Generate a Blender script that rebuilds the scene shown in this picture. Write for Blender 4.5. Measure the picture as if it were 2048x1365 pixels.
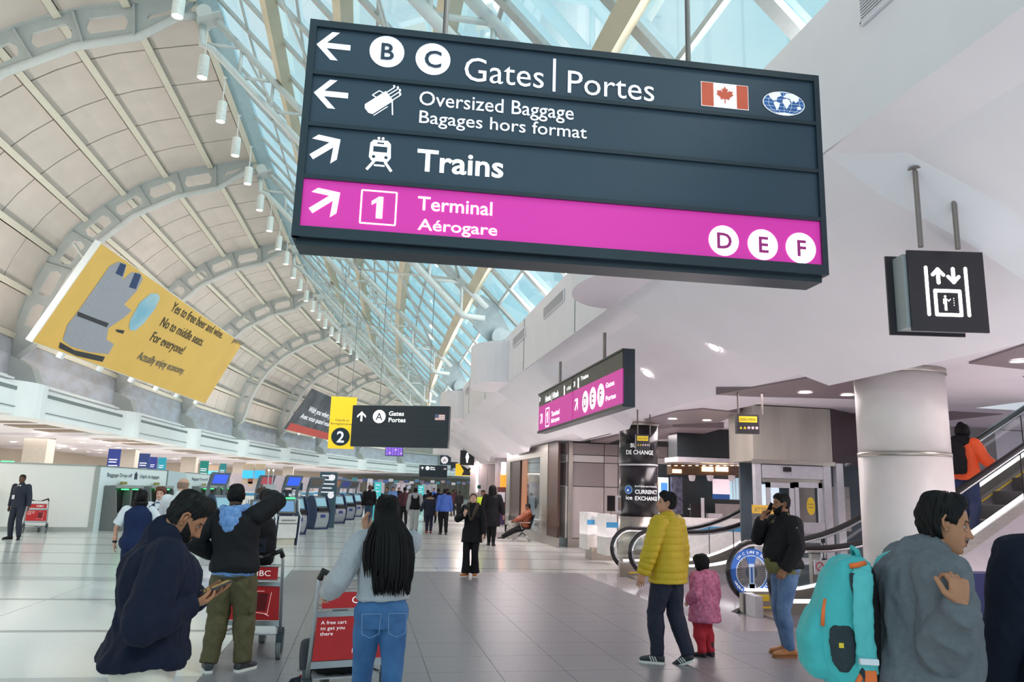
import bpy, bmesh, math, random
from mathutils import Vector, Matrix, noise
R_ = math.radians
for o in list(bpy.data.objects): bpy.data.objects.remove(o)
SC = bpy.context.scene; COL = SC.collection
random.seed(7)
# ------------------------------------------------ camera
FPX = 1530.0; EYE = 1.7
def _cd(u, v): return Vector(((u-1024)/FPX, -(v-682.5)/FPX, -1.0))
_y = _cd(725, 975).normalized(); _h = _cd(1725, 1005).normalized()
_u = _h.cross(_y).normalized()
if _u.y < 0: _u = -_u
_x = _y.cross(_u).normalized()
MW = Matrix((_x, _y, _u))                 # camera space -> world
cam_data = bpy.data.cameras.new('camera'); cam = bpy.data.objects.new('camera', cam_data); COL.objects.link(cam)
cam_data.sensor_width = 36.0; cam_data.lens = 36.0*FPX/2048.0; cam_data.clip_end = 600; cam_data.clip_start = 0.05
cam.matrix_world = Matrix.Translation((0, 0, EYE)) @ MW.to_4x4()
SC.camera = cam
# ------------------------------------------------ sky and exposure
wd = bpy.data.worlds.new('sky'); SC.world = wd; wd.use_nodes = True
nt = wd.node_tree; nt.nodes.clear()
wo = nt.nodes.new('ShaderNodeOutputWorld'); bg = nt.nodes.new('ShaderNodeBackground')
tc = nt.nodes.new('ShaderNodeTexCoord'); nz = nt.nodes.new('ShaderNodeTexNoise'); rp = nt.nodes.new('ShaderNodeValToRGB')
nz.inputs['Scale'].default_value = 2.2; nz.inputs['Detail'].default_value = 5
rp.color_ramp.elements[0].position = 0.36; rp.color_ramp.elements[0].color = (0.40, 0.78, 0.90, 1)
rp.color_ramp.elements[1].position = 0.62; rp.color_ramp.elements[1].color = (0.80, 0.95, 1.0, 1)
nt.links.new(tc.outputs['Generated'], nz.inputs['Vector']); nt.links.new(nz.outputs['Fac'], rp.inputs['Fac'])
nt.links.new(rp.outputs['Color'], bg.inputs['Color']); bg.inputs['Strength'].default_value = 0.80
nt.links.new(bg.outputs[0], wo.inputs[0])
SC.view_settings.view_transform = 'Standard'; SC.view_settings.look = 'None'
SC.view_settings.exposure = 0.55; SC.view_settings.gamma = 1.0; SC.view_settings.use_curve_mapping = False
sun_d = bpy.data.lights.new('sun', 'SUN'); sun_d.energy = 0.9; sun_d.angle = R_(12); sun_d.color = (1, 0.93, 0.8)
sun = bpy.data.objects.new('sun', sun_d); COL.objects.link(sun); sun.rotation_euler = (R_(28), R_(38), 0)
# hall centre line: straight, then curving to the right
_cl = []; _p = Vector((0, 0)); _th = 0.0; _st = 0.5; _s = -20.0; _p.y = -20.0
while _s < 200:
    _cl.append((_p.copy(), _th)); k = 0 if _s < 18 else (1/520 if _s < 50 else (1/175 if _s < 88 else 1/100))
    _th += k*_st; _p = _p+Vector((math.sin(_th), math.cos(_th)))*_st; _s += _st
def W(a, s, z=0.0):
    i = (s+20)/_st; j = max(0, min(len(_cl)-2, int(i))); t = i-j
    p = _cl[j][0].lerp(_cl[j+1][0], t); th = _cl[j][1]*(1-t)+_cl[j+1][1]*t
    return Vector((p.x+a*math.cos(th), p.y-a*math.sin(th), z))
def HD(s): return _cl[int((s+20)/_st)][1]
def area(name, loc, aim, along, sx, sy, watts, color=(1, .95, .9)):
    d = bpy.data.lights.new(name, 'AREA'); d.shape = 'RECTANGLE'; d.size = sx; d.size_y = sy; d.energy = watts; d.color = color
    o = bpy.data.objects.new(name, d); COL.objects.link(o); z = -(Vector(aim)-Vector(loc)).normalized(); x = Vector(along).normalized(); y = z.cross(x).normalized(); x = y.cross(z)
    o.matrix_world = Matrix.Translation(loc) @ Matrix((x, y, z)).transposed().to_4x4(); return o
# ledge uplighters washing the vault; broad area lamps stand in for the many aisle downlights
for _k in range(-1, 9):
    _s = 16.1+11.4*_k; _t = W(0, _s+1)-W(0, _s)
    area('ledge_uplight', W(-13.0, _s, 6.1), W(-8.5, _s, 13), _t, 7.5, 0.5, 200, (1, .93, .86))
    area('aisle_light_left', W(-17.5, _s, 3.85), W(-17.5, _s, 0), _t, 9, 7, 330, (1, .93, .88))
    area('fascia_fill', W(4.5, _s, 6.35), W(-9, _s, 9.5), _t, 9, 0.4, 240, (1, .95, .9))  # unseen fill added above the fascia to brighten the left wall opposite
for (_a, _s, _w) in ((8.8, 4.5, 100), (6.4, 12.2, 55), (7.5, 18.5, 110), (5.0, 26, 90), (5.6, 36, 120), (5.5, 48, 150), (5.5, 60, 150), (13, 8, 160), (13, 20, 130)):
    area('aisle_light_right', W(_a, _s, 3.36), W(_a, _s, 0), (0, 1, 0), 5.0, 1.0, _w, (1, .87, .88))
# added fill lamps, unseen in mid-air, brightening the sloping soffit on the right
for (_a, _s, _w) in ((5.6, 4, 34), (5.4, 13.0, 34), (5.6, 21, 34), (5.0, 31, 34), (9.5, 8.0, 26)):
    area('soffit_fill', W(_a, _s, 0.6), W(_a-.4, _s, 4.2), (0, 1, 0), 7.0, 2.0, _w, (1, .90, .92))
# ------------------------------------------------ helpers
def lin(c):
    return tuple(((v/255.0)/12.92 if v/255.0 <= 0.04045 else ((v/255.0+0.055)/1.055)**2.4) for v in c)
_m = {}
def mat(name, rgb, rough=0.5, metal=0.0, var=0.06, scale=8.0, bump=0.0, emit=0.0, spec=0.5, rgb2=None, coat=0.0, stretch=None):
    if name in _m: return _m[name]
    m = bpy.data.materials.new(name); m.use_nodes = True; t = m.node_tree; b = t.nodes['Principled BSDF']
    c = lin(rgb)
    b.inputs['Roughness'].default_value = rough; b.inputs['Metallic'].default_value = metal
    b.inputs['Specular IOR Level'].default_value = spec
    if coat: b.inputs['Coat Weight'].default_value = coat; b.inputs['Coat Roughness'].default_value = 0.08
    tx = t.nodes.new('ShaderNodeTexCoord'); n = t.nodes.new('ShaderNodeTexNoise')
    n.inputs['Scale'].default_value = scale; n.inputs['Detail'].default_value = 4
    src = tx.outputs['Object']
    if stretch:
        mp = t.nodes.new('ShaderNodeMapping'); mp.inputs['Scale'].default_value = stretch
        t.links.new(src, mp.inputs['Vector']); src = mp.outputs['Vector']
    t.links.new(src, n.inputs['Vector'])
    r = t.nodes.new('ShaderNodeValToRGB'); c2 = lin(rgb2) if rgb2 else None
    r.color_ramp.elements[0].position = 0.3; r.color_ramp.elements[1].position = 0.7
    if c2:
        r.color_ramp.elements[0].color = (*c, 1); r.color_ramp.elements[1].color = (*c2, 1)
    else:
        r.color_ramp.elements[0].color = (*[v*(1-var) for v in c], 1); r.color_ramp.elements[1].color = (*[min(1, v*(1+var)) for v in c], 1)
    t.links.new(n.outputs['Fac'], r.inputs['Fac']); t.links.new(r.outputs['Color'], b.inputs['Base Color'])
    if bump:
        bp = t.nodes.new('ShaderNodeBump'); bp.inputs['Strength'].default_value = bump; bp.inputs['Distance'].default_value = 0.01
        t.links.new(n.outputs['Fac'], bp.inputs['Height']); t.links.new(bp.outputs['Normal'], b.inputs['Normal'])
    if emit:
        b.inputs['Emission Color'].default_value = (*c, 1); b.inputs['Emission Strength'].default_value = emit
    _m[name] = m; return m
def glass_mat(name, tint, gloss=0.12, rough=0.03):
    if name in _m: return _m[name]
    m = bpy.data.materials.new(name); m.use_nodes = True; t = m.node_tree; t.nodes.clear()
    o = t.nodes.new('ShaderNodeOutputMaterial'); mx = t.nodes.new('ShaderNodeMixShader')
    tr = t.nodes.new('ShaderNodeBsdfTransparent'); g = t.nodes.new('ShaderNodeBsdfGlossy')
    tr.inputs['Color'].default_value = (*tint, 1); g.inputs['Roughness'].default_value = rough
    fr = t.nodes.new('ShaderNodeFresnel'); fr.inputs['IOR'].default_value = 1.45
    ad = t.nodes.new('ShaderNodeMath'); ad.operation = 'MULTIPLY'; ad.inputs[1].default_value = gloss*8
    t.links.new(fr.outputs[0], ad.inputs[0]); t.links.new(ad.outputs[0], mx.inputs[0])
    t.links.new(tr.outputs[0], mx.inputs[1]); t.links.new(g.outputs[0], mx.inputs[2]); t.links.new(mx.outputs[0], o.inputs[0])
    _m[name] = m; return m
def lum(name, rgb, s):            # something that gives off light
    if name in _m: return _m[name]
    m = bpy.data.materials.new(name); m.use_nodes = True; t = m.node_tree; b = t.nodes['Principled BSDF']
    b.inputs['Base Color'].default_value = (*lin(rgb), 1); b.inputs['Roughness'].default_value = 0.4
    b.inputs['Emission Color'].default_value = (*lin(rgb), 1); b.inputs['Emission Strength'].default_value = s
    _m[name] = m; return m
def tag(o, label=None, cat=None, group=None, kind=None):
    if label: o['label'] = label
    if cat: o['category'] = cat
    if group: o['group'] = group
    if kind: o['kind'] = kind
    return o
def empty(name, loc=(0, 0, 0), rz=0.0, label=None, cat=None, group=None, kind=None, parent=None):
    o = bpy.data.objects.new(name, None); COL.objects.link(o); o.location = loc; o.rotation_euler = (0, 0, rz); o.empty_display_size = 0.2
    if parent: o.parent = parent
    return tag(o, label, cat, group, kind)
def copy_tree(o, parent=None):
    c = o.copy(); COL.objects.link(c); c.parent = parent
    for ch in list(o.children): copy_tree(ch, c)
    return c
class MB:
    """collects polygons; build() links them as ONE mesh object"""
    def __init__(s): s.v = []; s.f = []; s.mi = []; s.cur = 0
    def add(s, vs, fs):
        b = len(s.v); s.v += [Vector(p) for p in vs]; s.f += [[b+i for i in f] for f in fs]; s.mi += [s.cur]*len(fs); return s
    def hexa(s, p):  # 4 bottom ccw, 4 top ccw
        return s.add(p, [(3,2,1,0),(4,5,6,7),(0,1,5,4),(1,2,6,5),(2,3,7,6),(3,0,4,7)])
    def box(s, x0, x1, y0, y1, z0, z1):
        return s.hexa([(x0,y0,z0),(x1,y0,z0),(x1,y1,z0),(x0,y1,z0),(x0,y0,z1),(x1,y0,z1),(x1,y1,z1),(x0,y1,z1)])
    def quad(s, a, b, c, d): return s.add([a, b, c, d], [(0,1,2,3)])
    def frame(s, p0, p1, hint=(0, 0, 1)):
        d = (Vector(p1)-Vector(p0)).normalized(); h = Vector(hint)
        if abs(d.dot(h)) > 0.97: h = Vector((1, 0, 0))
        x = d.cross(h).normalized(); return x, x.cross(d).normalized()
    def bar(s, p0, p1, w, h, hint=(0, 0, 1)):
        p0 = Vector(p0); p1 = Vector(p1); x, y = s.frame(p0, p1, hint); x = x*w/2; y = y*h/2
        return s.hexa([p0-x-y, p0+x-y, p0+x+y, p0-x+y, p1-x-y, p1+x-y, p1+x+y, p1-x+y])
    def tube(s, pts, r, n=8, cap=True, rs=None):
        pts = [Vector(p) for p in pts]; L = len(pts); vs = []; px = None
        for i, p in enumerate(pts):
            d = (pts[min(i+1, L-1)]-pts[max(i-1, 0)]).normalized()
            if px is None:
                h = Vector((0, 0, 1)) if abs(d.z) < 0.95 else Vector((1, 0, 0)); px = d.cross(h).normalized()
            else: px = (px-d*px.dot(d)).normalized()
            py = d.cross(px); rr = rs[i] if rs else r
            vs += [p+(px*math.cos(2*math.pi*k/n)+py*math.sin(2*math.pi*k/n))*rr for k in range(n)]
        fs = [(i*n+k, i*n+(k+1)%n, (i+1)*n+(k+1)%n, (i+1)*n+k) for i in range(L-1) for k in range(n)]
        if cap: fs += [tuple(range(n-1, -1, -1)), tuple(range((L-1)*n, L*n))]
        return s.add(vs, fs)
    def prism(s, poly, f0, f1):      # poly 2d ccw; f0,f1 map (u,v) to the two faces
        n = len(poly); return s.add([f0(*p) for p in poly]+[f1(*p) for p in poly],
            [tuple(range(n-1, -1, -1)), tuple(range(n, 2*n))]+[(i, (i+1)%n, n+(i+1)%n, n+i) for i in range(n)])
    def lathe(s, prof, c=(0, 0, 0), n=24, a0=0, a1=2*math.pi):
        full = abs(a1-a0-2*math.pi) < 1e-6; m = n if full else n+1; vs = []; c = Vector(c)
        for r, z in prof: vs += [c+Vector((r*math.cos(a0+(a1-a0)*k/n), r*math.sin(a0+(a1-a0)*k/n), z)) for k in range(m)]
        fs = [(i*m+k, i*m+(k+1)%m, (i+1)*m+(k+1)%m, (i+1)*m+k) for i in range(len(prof)-1) for k in range(n)]
        return s.add(vs, fs)
    def disc(s, c, r, nx=(1,0,0), ny=(0,1,0), n=20, ry=None):
        c = Vector(c); nx = Vector(nx); ny = Vector(ny); ry = ry or r
        return s.add([c+nx*r*math.cos(2*math.pi*k/n)+ny*ry*math.sin(2*math.pi*k/n) for k in range(n)], [tuple(range(n))])
    def build(s, name, m, parent=None, smooth=False, origin=None, bevel=0):
        me = bpy.data.meshes.new(name); off = Vector(origin) if origin is not None else (Vector(parent.matrix_basis.translation) if (parent and parent.get('_w')) else Vector((0,0,0)))
        me.from_pydata([tuple(p-off) for p in s.v], [], s.f); me.validate()
        for mm in (m if isinstance(m, (list, tuple)) else [m]): me.materials.append(mm)
        if isinstance(m, (list, tuple)):
            for p, i in zip(me.polygons, s.mi): p.material_index = i
        if smooth:
            for p in me.polygons: p.use_smooth = True
        o = bpy.data.objects.new(name, me); COL.objects.link(o)
        if parent: o.parent = parent
        elif origin is not None: o.location = origin
        if bevel:
            b = o.modifiers.new('bevel', 'BEVEL'); b.width = bevel; b.segments = 2; b.limit_method = 'ANGLE'
        return o
def wempty(name, loc, **k):
    """empty whose parts are given in world coordinates (no rotation)"""
    o = empty(name, loc, **k); o['_w'] = 1; return o
_ts = bpy.data.scenes.new('scratch')
def evaluated_mesh(o):
    """mesh of o with its modifiers, evaluated in a scratch scene so that the big scene is not updated"""
    _ts.collection.objects.link(o); vl = _ts.view_layers[0]
    with bpy.context.temp_override(scene=_ts, view_layer=vl): dg = bpy.context.evaluated_depsgraph_get()
    me = bpy.data.meshes.new_from_object(o.evaluated_get(dg)); _ts.collection.objects.unlink(o); return me
def text(s, org, xd, yd, h, m, parent=None, align='LEFT', name='lettering', depth=0.004, width=None, bold=0.0):
    cu = bpy.data.curves.new('t', 'FONT'); cu.body = s; cu.size = 1.0; cu.align_x = align; cu.extrude = 0.0; cu.offset = bold; cu.resolution_u = 3
    to = bpy.data.objects.new('t', cu); me = evaluated_mesh(to)
    bpy.data.objects.remove(to); bpy.data.curves.remove(cu)
    xs = [v.co.x for v in me.vertices] or [0]
    w0 = max(xs)-min(xs); k = h/0.72; kx = width/w0 if width else k
    xd = Vector(xd).normalized(); yd = Vector(yd).normalized(); zd = xd.cross(yd); org = Vector(org)
    off = Vector(parent.matrix_basis.translation) if (parent and parent.get('_w')) else Vector((0, 0, 0))
    x0 = min(xs) if align == 'LEFT' else 0
    for v in me.vertices: v.co = org+xd*((v.co.x-x0)*kx)+yd*v.co.y*k+zd*depth-off
    me.materials.append(m); o = bpy.data.objects.new(name, me); COL.objects.link(o); o.parent = parent
    return o
def PD(u, v, d): return MW @ (_cd(u, v)*d) + Vector((0, 0, EYE))
def PZ(u, v, z=0.0):
    r = MW @ _cd(u, v); return r*((z-EYE)/r.z)+Vector((0, 0, EYE))
def PX(u, v, X):
    r = MW @ _cd(u, v); return r*(X/r.x)+Vector((0, 0, EYE))
def PY(u, v, Y):
    r = MW @ _cd(u, v); return r*(Y/r.y)+Vector((0, 0, EYE))
ORD = ['nearest', 'second', 'third', 'fourth', 'fifth', 'sixth', 'seventh', 'eighth', 'ninth', 'tenth', 'eleventh', 'twelfth', 'thirteenth', 'fourteenth', 'fifteenth', 'sixteenth', 'seventeenth', 'eighteenth', 'nineteenth', 'twentieth']
def nth(i, of): return f'the nearest of {of}' if i == 0 else f'{ORD[i]} nearest of {of}'
# ================================================ STRUCTURE
BAY = 11.4; S0 = 10.4
KS = [S0+BAY*k for k in range(-1, 15)]
M_white = mat('painted_plaster', (240, 234, 240), 0.55, var=0.02, scale=1.5)
M_parapet = mat('parapet_white', (244, 246, 247), 0.4, var=0.02, scale=1)
M_vault = mat('vault_panel_metal', (202, 192, 184), 0.5, var=0.05, scale=1.2)
M_batten = mat('batten_cream', (216, 210, 194), 0.45, var=0.03)
M_dark = mat('dark_joint', (60, 62, 60), 0.7)
M_rib = mat('rib_grey_paint', (186, 190, 188), 0.4, var=0.05, scale=2)
M_tube = mat('tube_light_paint', (206, 208, 205), 0.35, var=0.03)
M_truss = mat('truss_paint', (204, 208, 206), 0.35, var=0.04)
M_beam = mat('box_beam_cream', (206, 194, 168), 0.45, var=0.08, scale=1)
M_mull = mat('mullion_grey', (176, 178, 176), 0.4)
M_glass = glass_mat('skylight_glass', (0.80, 0.96, 1.0), 0.05)
M_blue = mat('spandrel_bluegrey', (204, 210, 224), 0.45, rgb2=(186, 182, 188), scale=0.9, stretch=(1, 1, 3))
M_slot = mat('air_slot_grey', (128, 138, 138), 0.6)
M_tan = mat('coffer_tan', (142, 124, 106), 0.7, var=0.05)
M_wallb = mat('back_wall_beige', (196, 184, 168), 0.6, var=0.04, scale=0.5)
M_ss = mat('brushed_steel', (176, 170, 162), 0.32, metal=0.85, var=0.08, scale=3, stretch=(1, 1, 14))
M_chrome = mat('chrome', (205, 203, 205), 0.14, metal=1.0, var=0.02)
M_down = lum('downlight_glow', (255, 246, 238), 9.0)
M_black = mat('black_paint', (28, 28, 32), 0.4)
M_glass2 = glass_mat('clear_glass', (0.93, 0.96, 0.96), 0.10)
# ---- floor
M_sub = mat('floor_joint_grey', (196, 196, 194), 0.35)
M_tile = mat('terrazzo_white', (224, 224, 220), 0.16, var=0.03, scale=26, spec=0.6)
M_strip = mat('terrazzo_grey_strip', (138, 142, 142), 0.2, var=0.05, scale=30)
M_band = mat('terrazzo_grey_band', (186, 188, 188), 0.2, var=0.05, scale=30)
M_gran = mat('speckled_granite', (108, 106, 110), 0.34, scale=70, rgb2=(154, 150, 155), bump=0.0)
M_glossy = mat('polished_tile_mauve', (172, 162, 168), 0.12, var=0.05, scale=20)
fl = MB(); fl.quad((-60, -8, -0.012), (60, -8, -0.012), (60, 170, -0.012), (-60, 170, -0.012))
floor = tag(fl.build('floor', M_sub), kind='structure')
def tile(x0, x1, y0, y1, m, name='tile', g=0.006, z=0.0):
    b = MB(); b.box(x0+g, x1-g, y0+g, y1-g, -0.012, z); return b.build(name, m, floor)
GX0, GX1, GY0, GY1 = -1.3, 6.1, 7.0, 16.75
lines = [7.4+2.52*k for k in range(-3, 14)]      # cross strips of the white floor
nst = 0
for k, y in enumerate(lines):
    wdt = 0.28 if (k % 3) == 0 else 0.065
    mm = M_band if (k % 3) == 0 else M_strip
    segs = [(-24, GX0)] if GY0-0.3 < y < GY1+0.4 else [(-24, 9)]
    for a, b in segs:
        if wdt > 0.1: tile(a, b, y-wdt, y+wdt, mm, 'floor_band')
        else: tile(a, b, y-wdt, y+wdt, mm, 'floor_strip', g=0.0)
    if k < len(lines)-1:
        y2 = lines[k+1]; w2 = 0.28 if ((k+1) % 3) == 0 else 0.065
        xs = [-24, -18, -13.3, -10.3, -7.3, -4.3, -1.3, 1.7, 4.7, 9]
        for i in range(len(xs)-1):
            if xs[i] >= GX0-0.01 and y+wdt < GY1 and y2 > GY0:
                lo = y+wdt; hi = y2-w2
                if lo < GY0-0.3: tile(xs[i], xs[i+1], lo, GY0, M_tile)
                if hi > GY1+0.3: tile(xs[i], xs[i+1], GY1, hi, M_tile)
                continue
            tile(xs[i], xs[i+1], y+wdt, y2-w2, M_tile)
# granite paving of the near concourse: courses of slabs
nx = 11; ny = 14; ts = (GX1-GX0)/nx; tv = (GY1-GY0)/ny
gm = {}
for j in range(ny):
    for i in range(nx+4):
        x0 = GX0+ts*i; y0 = GY0+tv*j
        if y0 > 9.5 and x0 > 4.3: continue
        b = MB(); b.box(0.0022, ts-0.0022, 0.0022, tv-0.0022, -0.012, 0.0)
        if not gm: o = b.build('granite_slab', M_gran, floor); gm[0] = o
        else: o = gm[0].copy(); COL.objects.link(o)
        o.location = (x0, y0, 0)
b = MB(); b.box(GX0+ts*9, 24, GY0+tv*4, 17.5, -0.012, -0.001); b.box(GX0+ts*(nx+4), 24, 2, GY0+tv*4, -0.012, -0.001); b.box(9, GX0+ts*(nx+4), -6, GY0, -0.012, -0.001); tag(b.build('polished_paving', M_glossy, floor))
b = MB(); b.box(-24, 40, 42.6, 160, -0.012, -0.0005); b.build('far_paving', M_tile, floor)
b = MB(); b.box(9, 24, 17.5, 42.6, -0.012, -0.0005); b.build('side_paving', M_tile, floor)
# ---- vault profile (across a, up z): outer skin and rib inner edge
OUT = [(-5.9, 15.75), (-7.26, 15.4), (-9.07, 14.85), (-10.7, 13.95), (-12.1, 12.75), (-13.2, 11.35), (-13.95, 9.7), (-14.35, 8.2), (-14.5, 7.3)]
INN = [(-5.7, 15.25), (-6.25, 15.15), (-7.25, 14.35), (-8.9, 13.8), (-10.6, 12.75), (-11.85, 11.4), (-12.75, 9.9), (-13.25, 8.5), (-13.5, 7.5), (-13.65, 7.0), (-14.5, 6.2)]
def crv(pts, n):
    out = []
    P = [Vector(p) for p in pts]
    L = [0]
    for i in range(1, len(P)): L.append(L[-1]+(P[i]-P[i-1]).length)
    for k in range(n+1):
        t = L[-1]*k/n; j = 0
        while j < len(L)-2 and L[j+1] < t: j += 1
        u = (t-L[j])/(L[j+1]-L[j])
        p0 = P[max(j-1, 0)]; p1 = P[j]; p2 = P[j+1]; p3 = P[min(j+2, len(P)-1)]
        m1 = (p2-p0)*0.5; m2 = (p3-p1)*0.5
        q = p1*(2*u**3-3*u*u+1)+m1*(u**3-2*u*u+u)+p2*(-2*u**3+3*u*u)+m2*(u**3-u*u); out.append(q)
    return out
OC = crv(OUT, 28)       # 7 strips of 4 facets
ceiling = empty('ceiling', kind='structure')
b = MB()
for k in range((len(KS)-1)*5):
    sa, sb = KS[0]+BAY*k/5, KS[0]+BAY*(k+1)/5
    for i in range(28):
        p, q = OC[i], OC[i+1]; d = (q-p).normalized(); n_ = Vector((-d.y, d.x)); n_ = (n_ if n_.x < 0 else -n_)*0.13
        if i == 0: n_ = Vector((0, .13))
        e = Vector((-.05, .12)) if i < 22 else Vector((-.13, 0.02))
        b.quad(W(p.x+e.x, sa, p.y+e.y), W(p.x+e.x, sb, p.y+e.y), W(q.x+e.x, sb, q.y+e.y), W(q.x+e.x, sa, q.y+e.y))
b.build('vault_backing', M_dark, ceiling)
npan = 0; NS = 7
rest = MB()
for k in range(1, len(KS)-1):
    for st in range(NS):
        for j in range(5):
            far = npan >= 245; b = rest if far else MB()
            s0 = KS[k]+BAY*j/5+0.03; s1 = KS[k]+BAY*(j+1)/5-0.03; ii = [st*4, st*4+2, st*4+4]
            for i0, i1 in zip(ii[:-1], ii[1:]):
                p, q = OC[i0], OC[i1]; d = (q-p).normalized()
                if i0 == ii[0]: p = p+d*0.135
                if i1 == ii[-1]: q = q-d*0.135
                n_ = Vector((d.y, -d.x))*-1
                if n_.y > 0: n_ = -n_
                A = [W(p.x, s0, p.y), W(p.x, s1, p.y), W(q.x, s1, q.y), W(q.x, s0, q.y)]
                ex, ez = (-.01, .06) if i0 < 20 else (-.06, .01); B = [W(p.x+ex, s0, p.y+ez), W(p.x+ex, s1, p.y+ez), W(q.x+ex, s1, q.y+ez), W(q.x+ex, s0, q.y+ez)]
                b.hexa(A+B)
            if not far: b.build('vault_panel', M_vault, ceiling); npan += 1
tag(rest.build('far_vault_panel', M_vault, ceiling), kind='stuff')
for k in range(1, len(KS)-1):
    for st in range(NS+1):
        p = OC[st*4]; q = OC[min(st*4+1, 28)]; d = (q-p).normalized() if st < NS else (OC[28]-OC[27]).normalized()
        n_ = Vector((-d.y, d.x)); n_ = n_ if n_.x > 0 or n_.y < 0 else -n_
        if n_.y > 0 and abs(n_.y) > abs(n_.x): n_ = -n_
        b = MB(); e = d*0.11; h = n_*0.12; c = p
        f = lambda v, s: W(v.x, s, v.y)
        s0, s1 = KS[k]+0.1, KS[k+1]-0.1
        b.hexa([f(c-e, s0), f(c-e, s1), f(c-e+h, s1), f(c-e+h, s0), f(c+e, s0), f(c+e, s1), f(c+e+h, s1), f(c+e+h, s0)])
        if k <= 12: b.build('vault_batten', M_batten, ceiling)
# ridge gutter panel
b = MB(); b2 = MB()
for k in range(len(KS)-1):
    b.hexa([W(-6.0, KS[k], 15.7), W(-5.25, KS[k], 15.95), W(-5.25, KS[k+1], 15.95), W(-6.0, KS[k+1], 15.7), W(-6.0, KS[k], 15.9), W(-5.25, KS[k], 16.15), W(-5.25, KS[k+1], 16.15), W(-6.0, KS[k+1], 15.9)])
b.build('ridge_gutter', mat('gutter_blue_grey', (170, 196, 204), 0.4), ceiling)
# ---- ribs
def ribf(s):
    return lambda a, z, ds=0.0: W(a, s+ds, z)
IC = crv(INN[1:9], 24); ON = crv(OUT, 24)
for k in range(1, 14):
    s = KS[k]; f = ribf(s)
    t = wempty('arched_rib', W(-14.0, s, 6.2), label='grey arched steel rib of the left vault, '+nth(k-1, 'thirteen'), cat='rib', group=None)
    b = MB(); b.tube([f(*p) for p in INN], 0.13, 8); b.build('tube', M_tube, t, smooth=True)
    b = MB()
    for i in range(24):
        p, q = ON[i], ON[i+1]
        b.hexa([f(p.x, p.y-0.02, -0.22), f(p.x, p.y-0.02, 0.22), f(q.x, q.y-0.02, 0.22), f(q.x, q.y-0.02, -0.22), f(p.x, p.y+0.05, -0.22), f(p.x, p.y+0.05, 0.22), f(q.x, q.y+0.05, 0.22), f(q.x, q.y+0.05, -0.22)])
    b.build('outer_flange', M_rib, t)
    for g in range(0, 24, 3):     # eight web bays with an oval opening each
        b = MB(); o0, o1, i0, i1 = ON[g], ON[g+3], IC[g], IC[g+3]; om = ON[g+1].lerp(ON[g+2], .5); im = IC[g+1].lerp(IC[g+2], .5)
        outer = [o0, om, o1, o1.lerp(i1, .5), i1, im, i0, i0.lerp(o0, .5)]
        cx = (o0+o1+i0+i1)/4; U = ((o1+i1)-(o0+i0))*0.25; V = (om-im)*0.5
        if g == 0: U = U*0.7; V = V*0.5
        inner = [cx+U*math.cos(a)*0.98+V*math.sin(a)*0.78 for a in [R_(x) for x in (148, 90, 32, 6, -32, -90, -148, 174)]]
        inner = [cx+(-U*.62+V*.46), cx+V*.46, cx+(U*.62+V*.46), cx+U*.76, cx+(U*.62-V*.46), cx-V*.46, cx+(-U*.62-V*.46), cx-U*.76]
        for ds in (-0.05, 0.05):
            b.add([f(p.x, p.y, ds) for p in outer]+[f(p.x, p.y, ds) for p in inner], [(i, (i+1) % 8, 8+(i+1) % 8, 8+i) for i in range(8)])
        b.add([f(p.x, p.y, -0.05) for p in inner]+[f(p.x, p.y, 0.05) for p in inner], [(i, (i+1) % 8, 8+(i+1) % 8, 8+i) for i in range(8)])
        b.build('web_plate', M_rib, t)
        q_ = MB(); q_.bar(f(o0.x, o0.y-.04), f(i0.x, i0.y), 0.3, 0.06, hint=(W(1, s)-W(0, s))); q_.build('stiffener', M_rib, t)
    b = MB(); b.tube([f(-5.5, 15.3, -0.25), f(-5.5, 15.3, 0.25)], 0.22, 12); b.build('hinge', M_tube, t)
    b = MB()    # pedestal the rib lands on
    b.prism([(-14.9, 5.3), (-13.2, 5.3), (-13.5, 6.0), (-14.1, 6.35), (-14.9, 6.6)], lambda a, z: f(a, z, -0.3), lambda a, z: f(a, z, 0.3)); b.build('pedestal', M_rib, t)
    b = MB(); b.prism([(-14.9, 6.6), (-14.2, 6.3), (-13.7, 7.0), (-13.6, 7.6), (-14.6, 7.9)], lambda a, z: f(a, z, -0.06), lambda a, z: f(a, z, 0.06)); b.build('foot_plate', M_rib, t)
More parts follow.
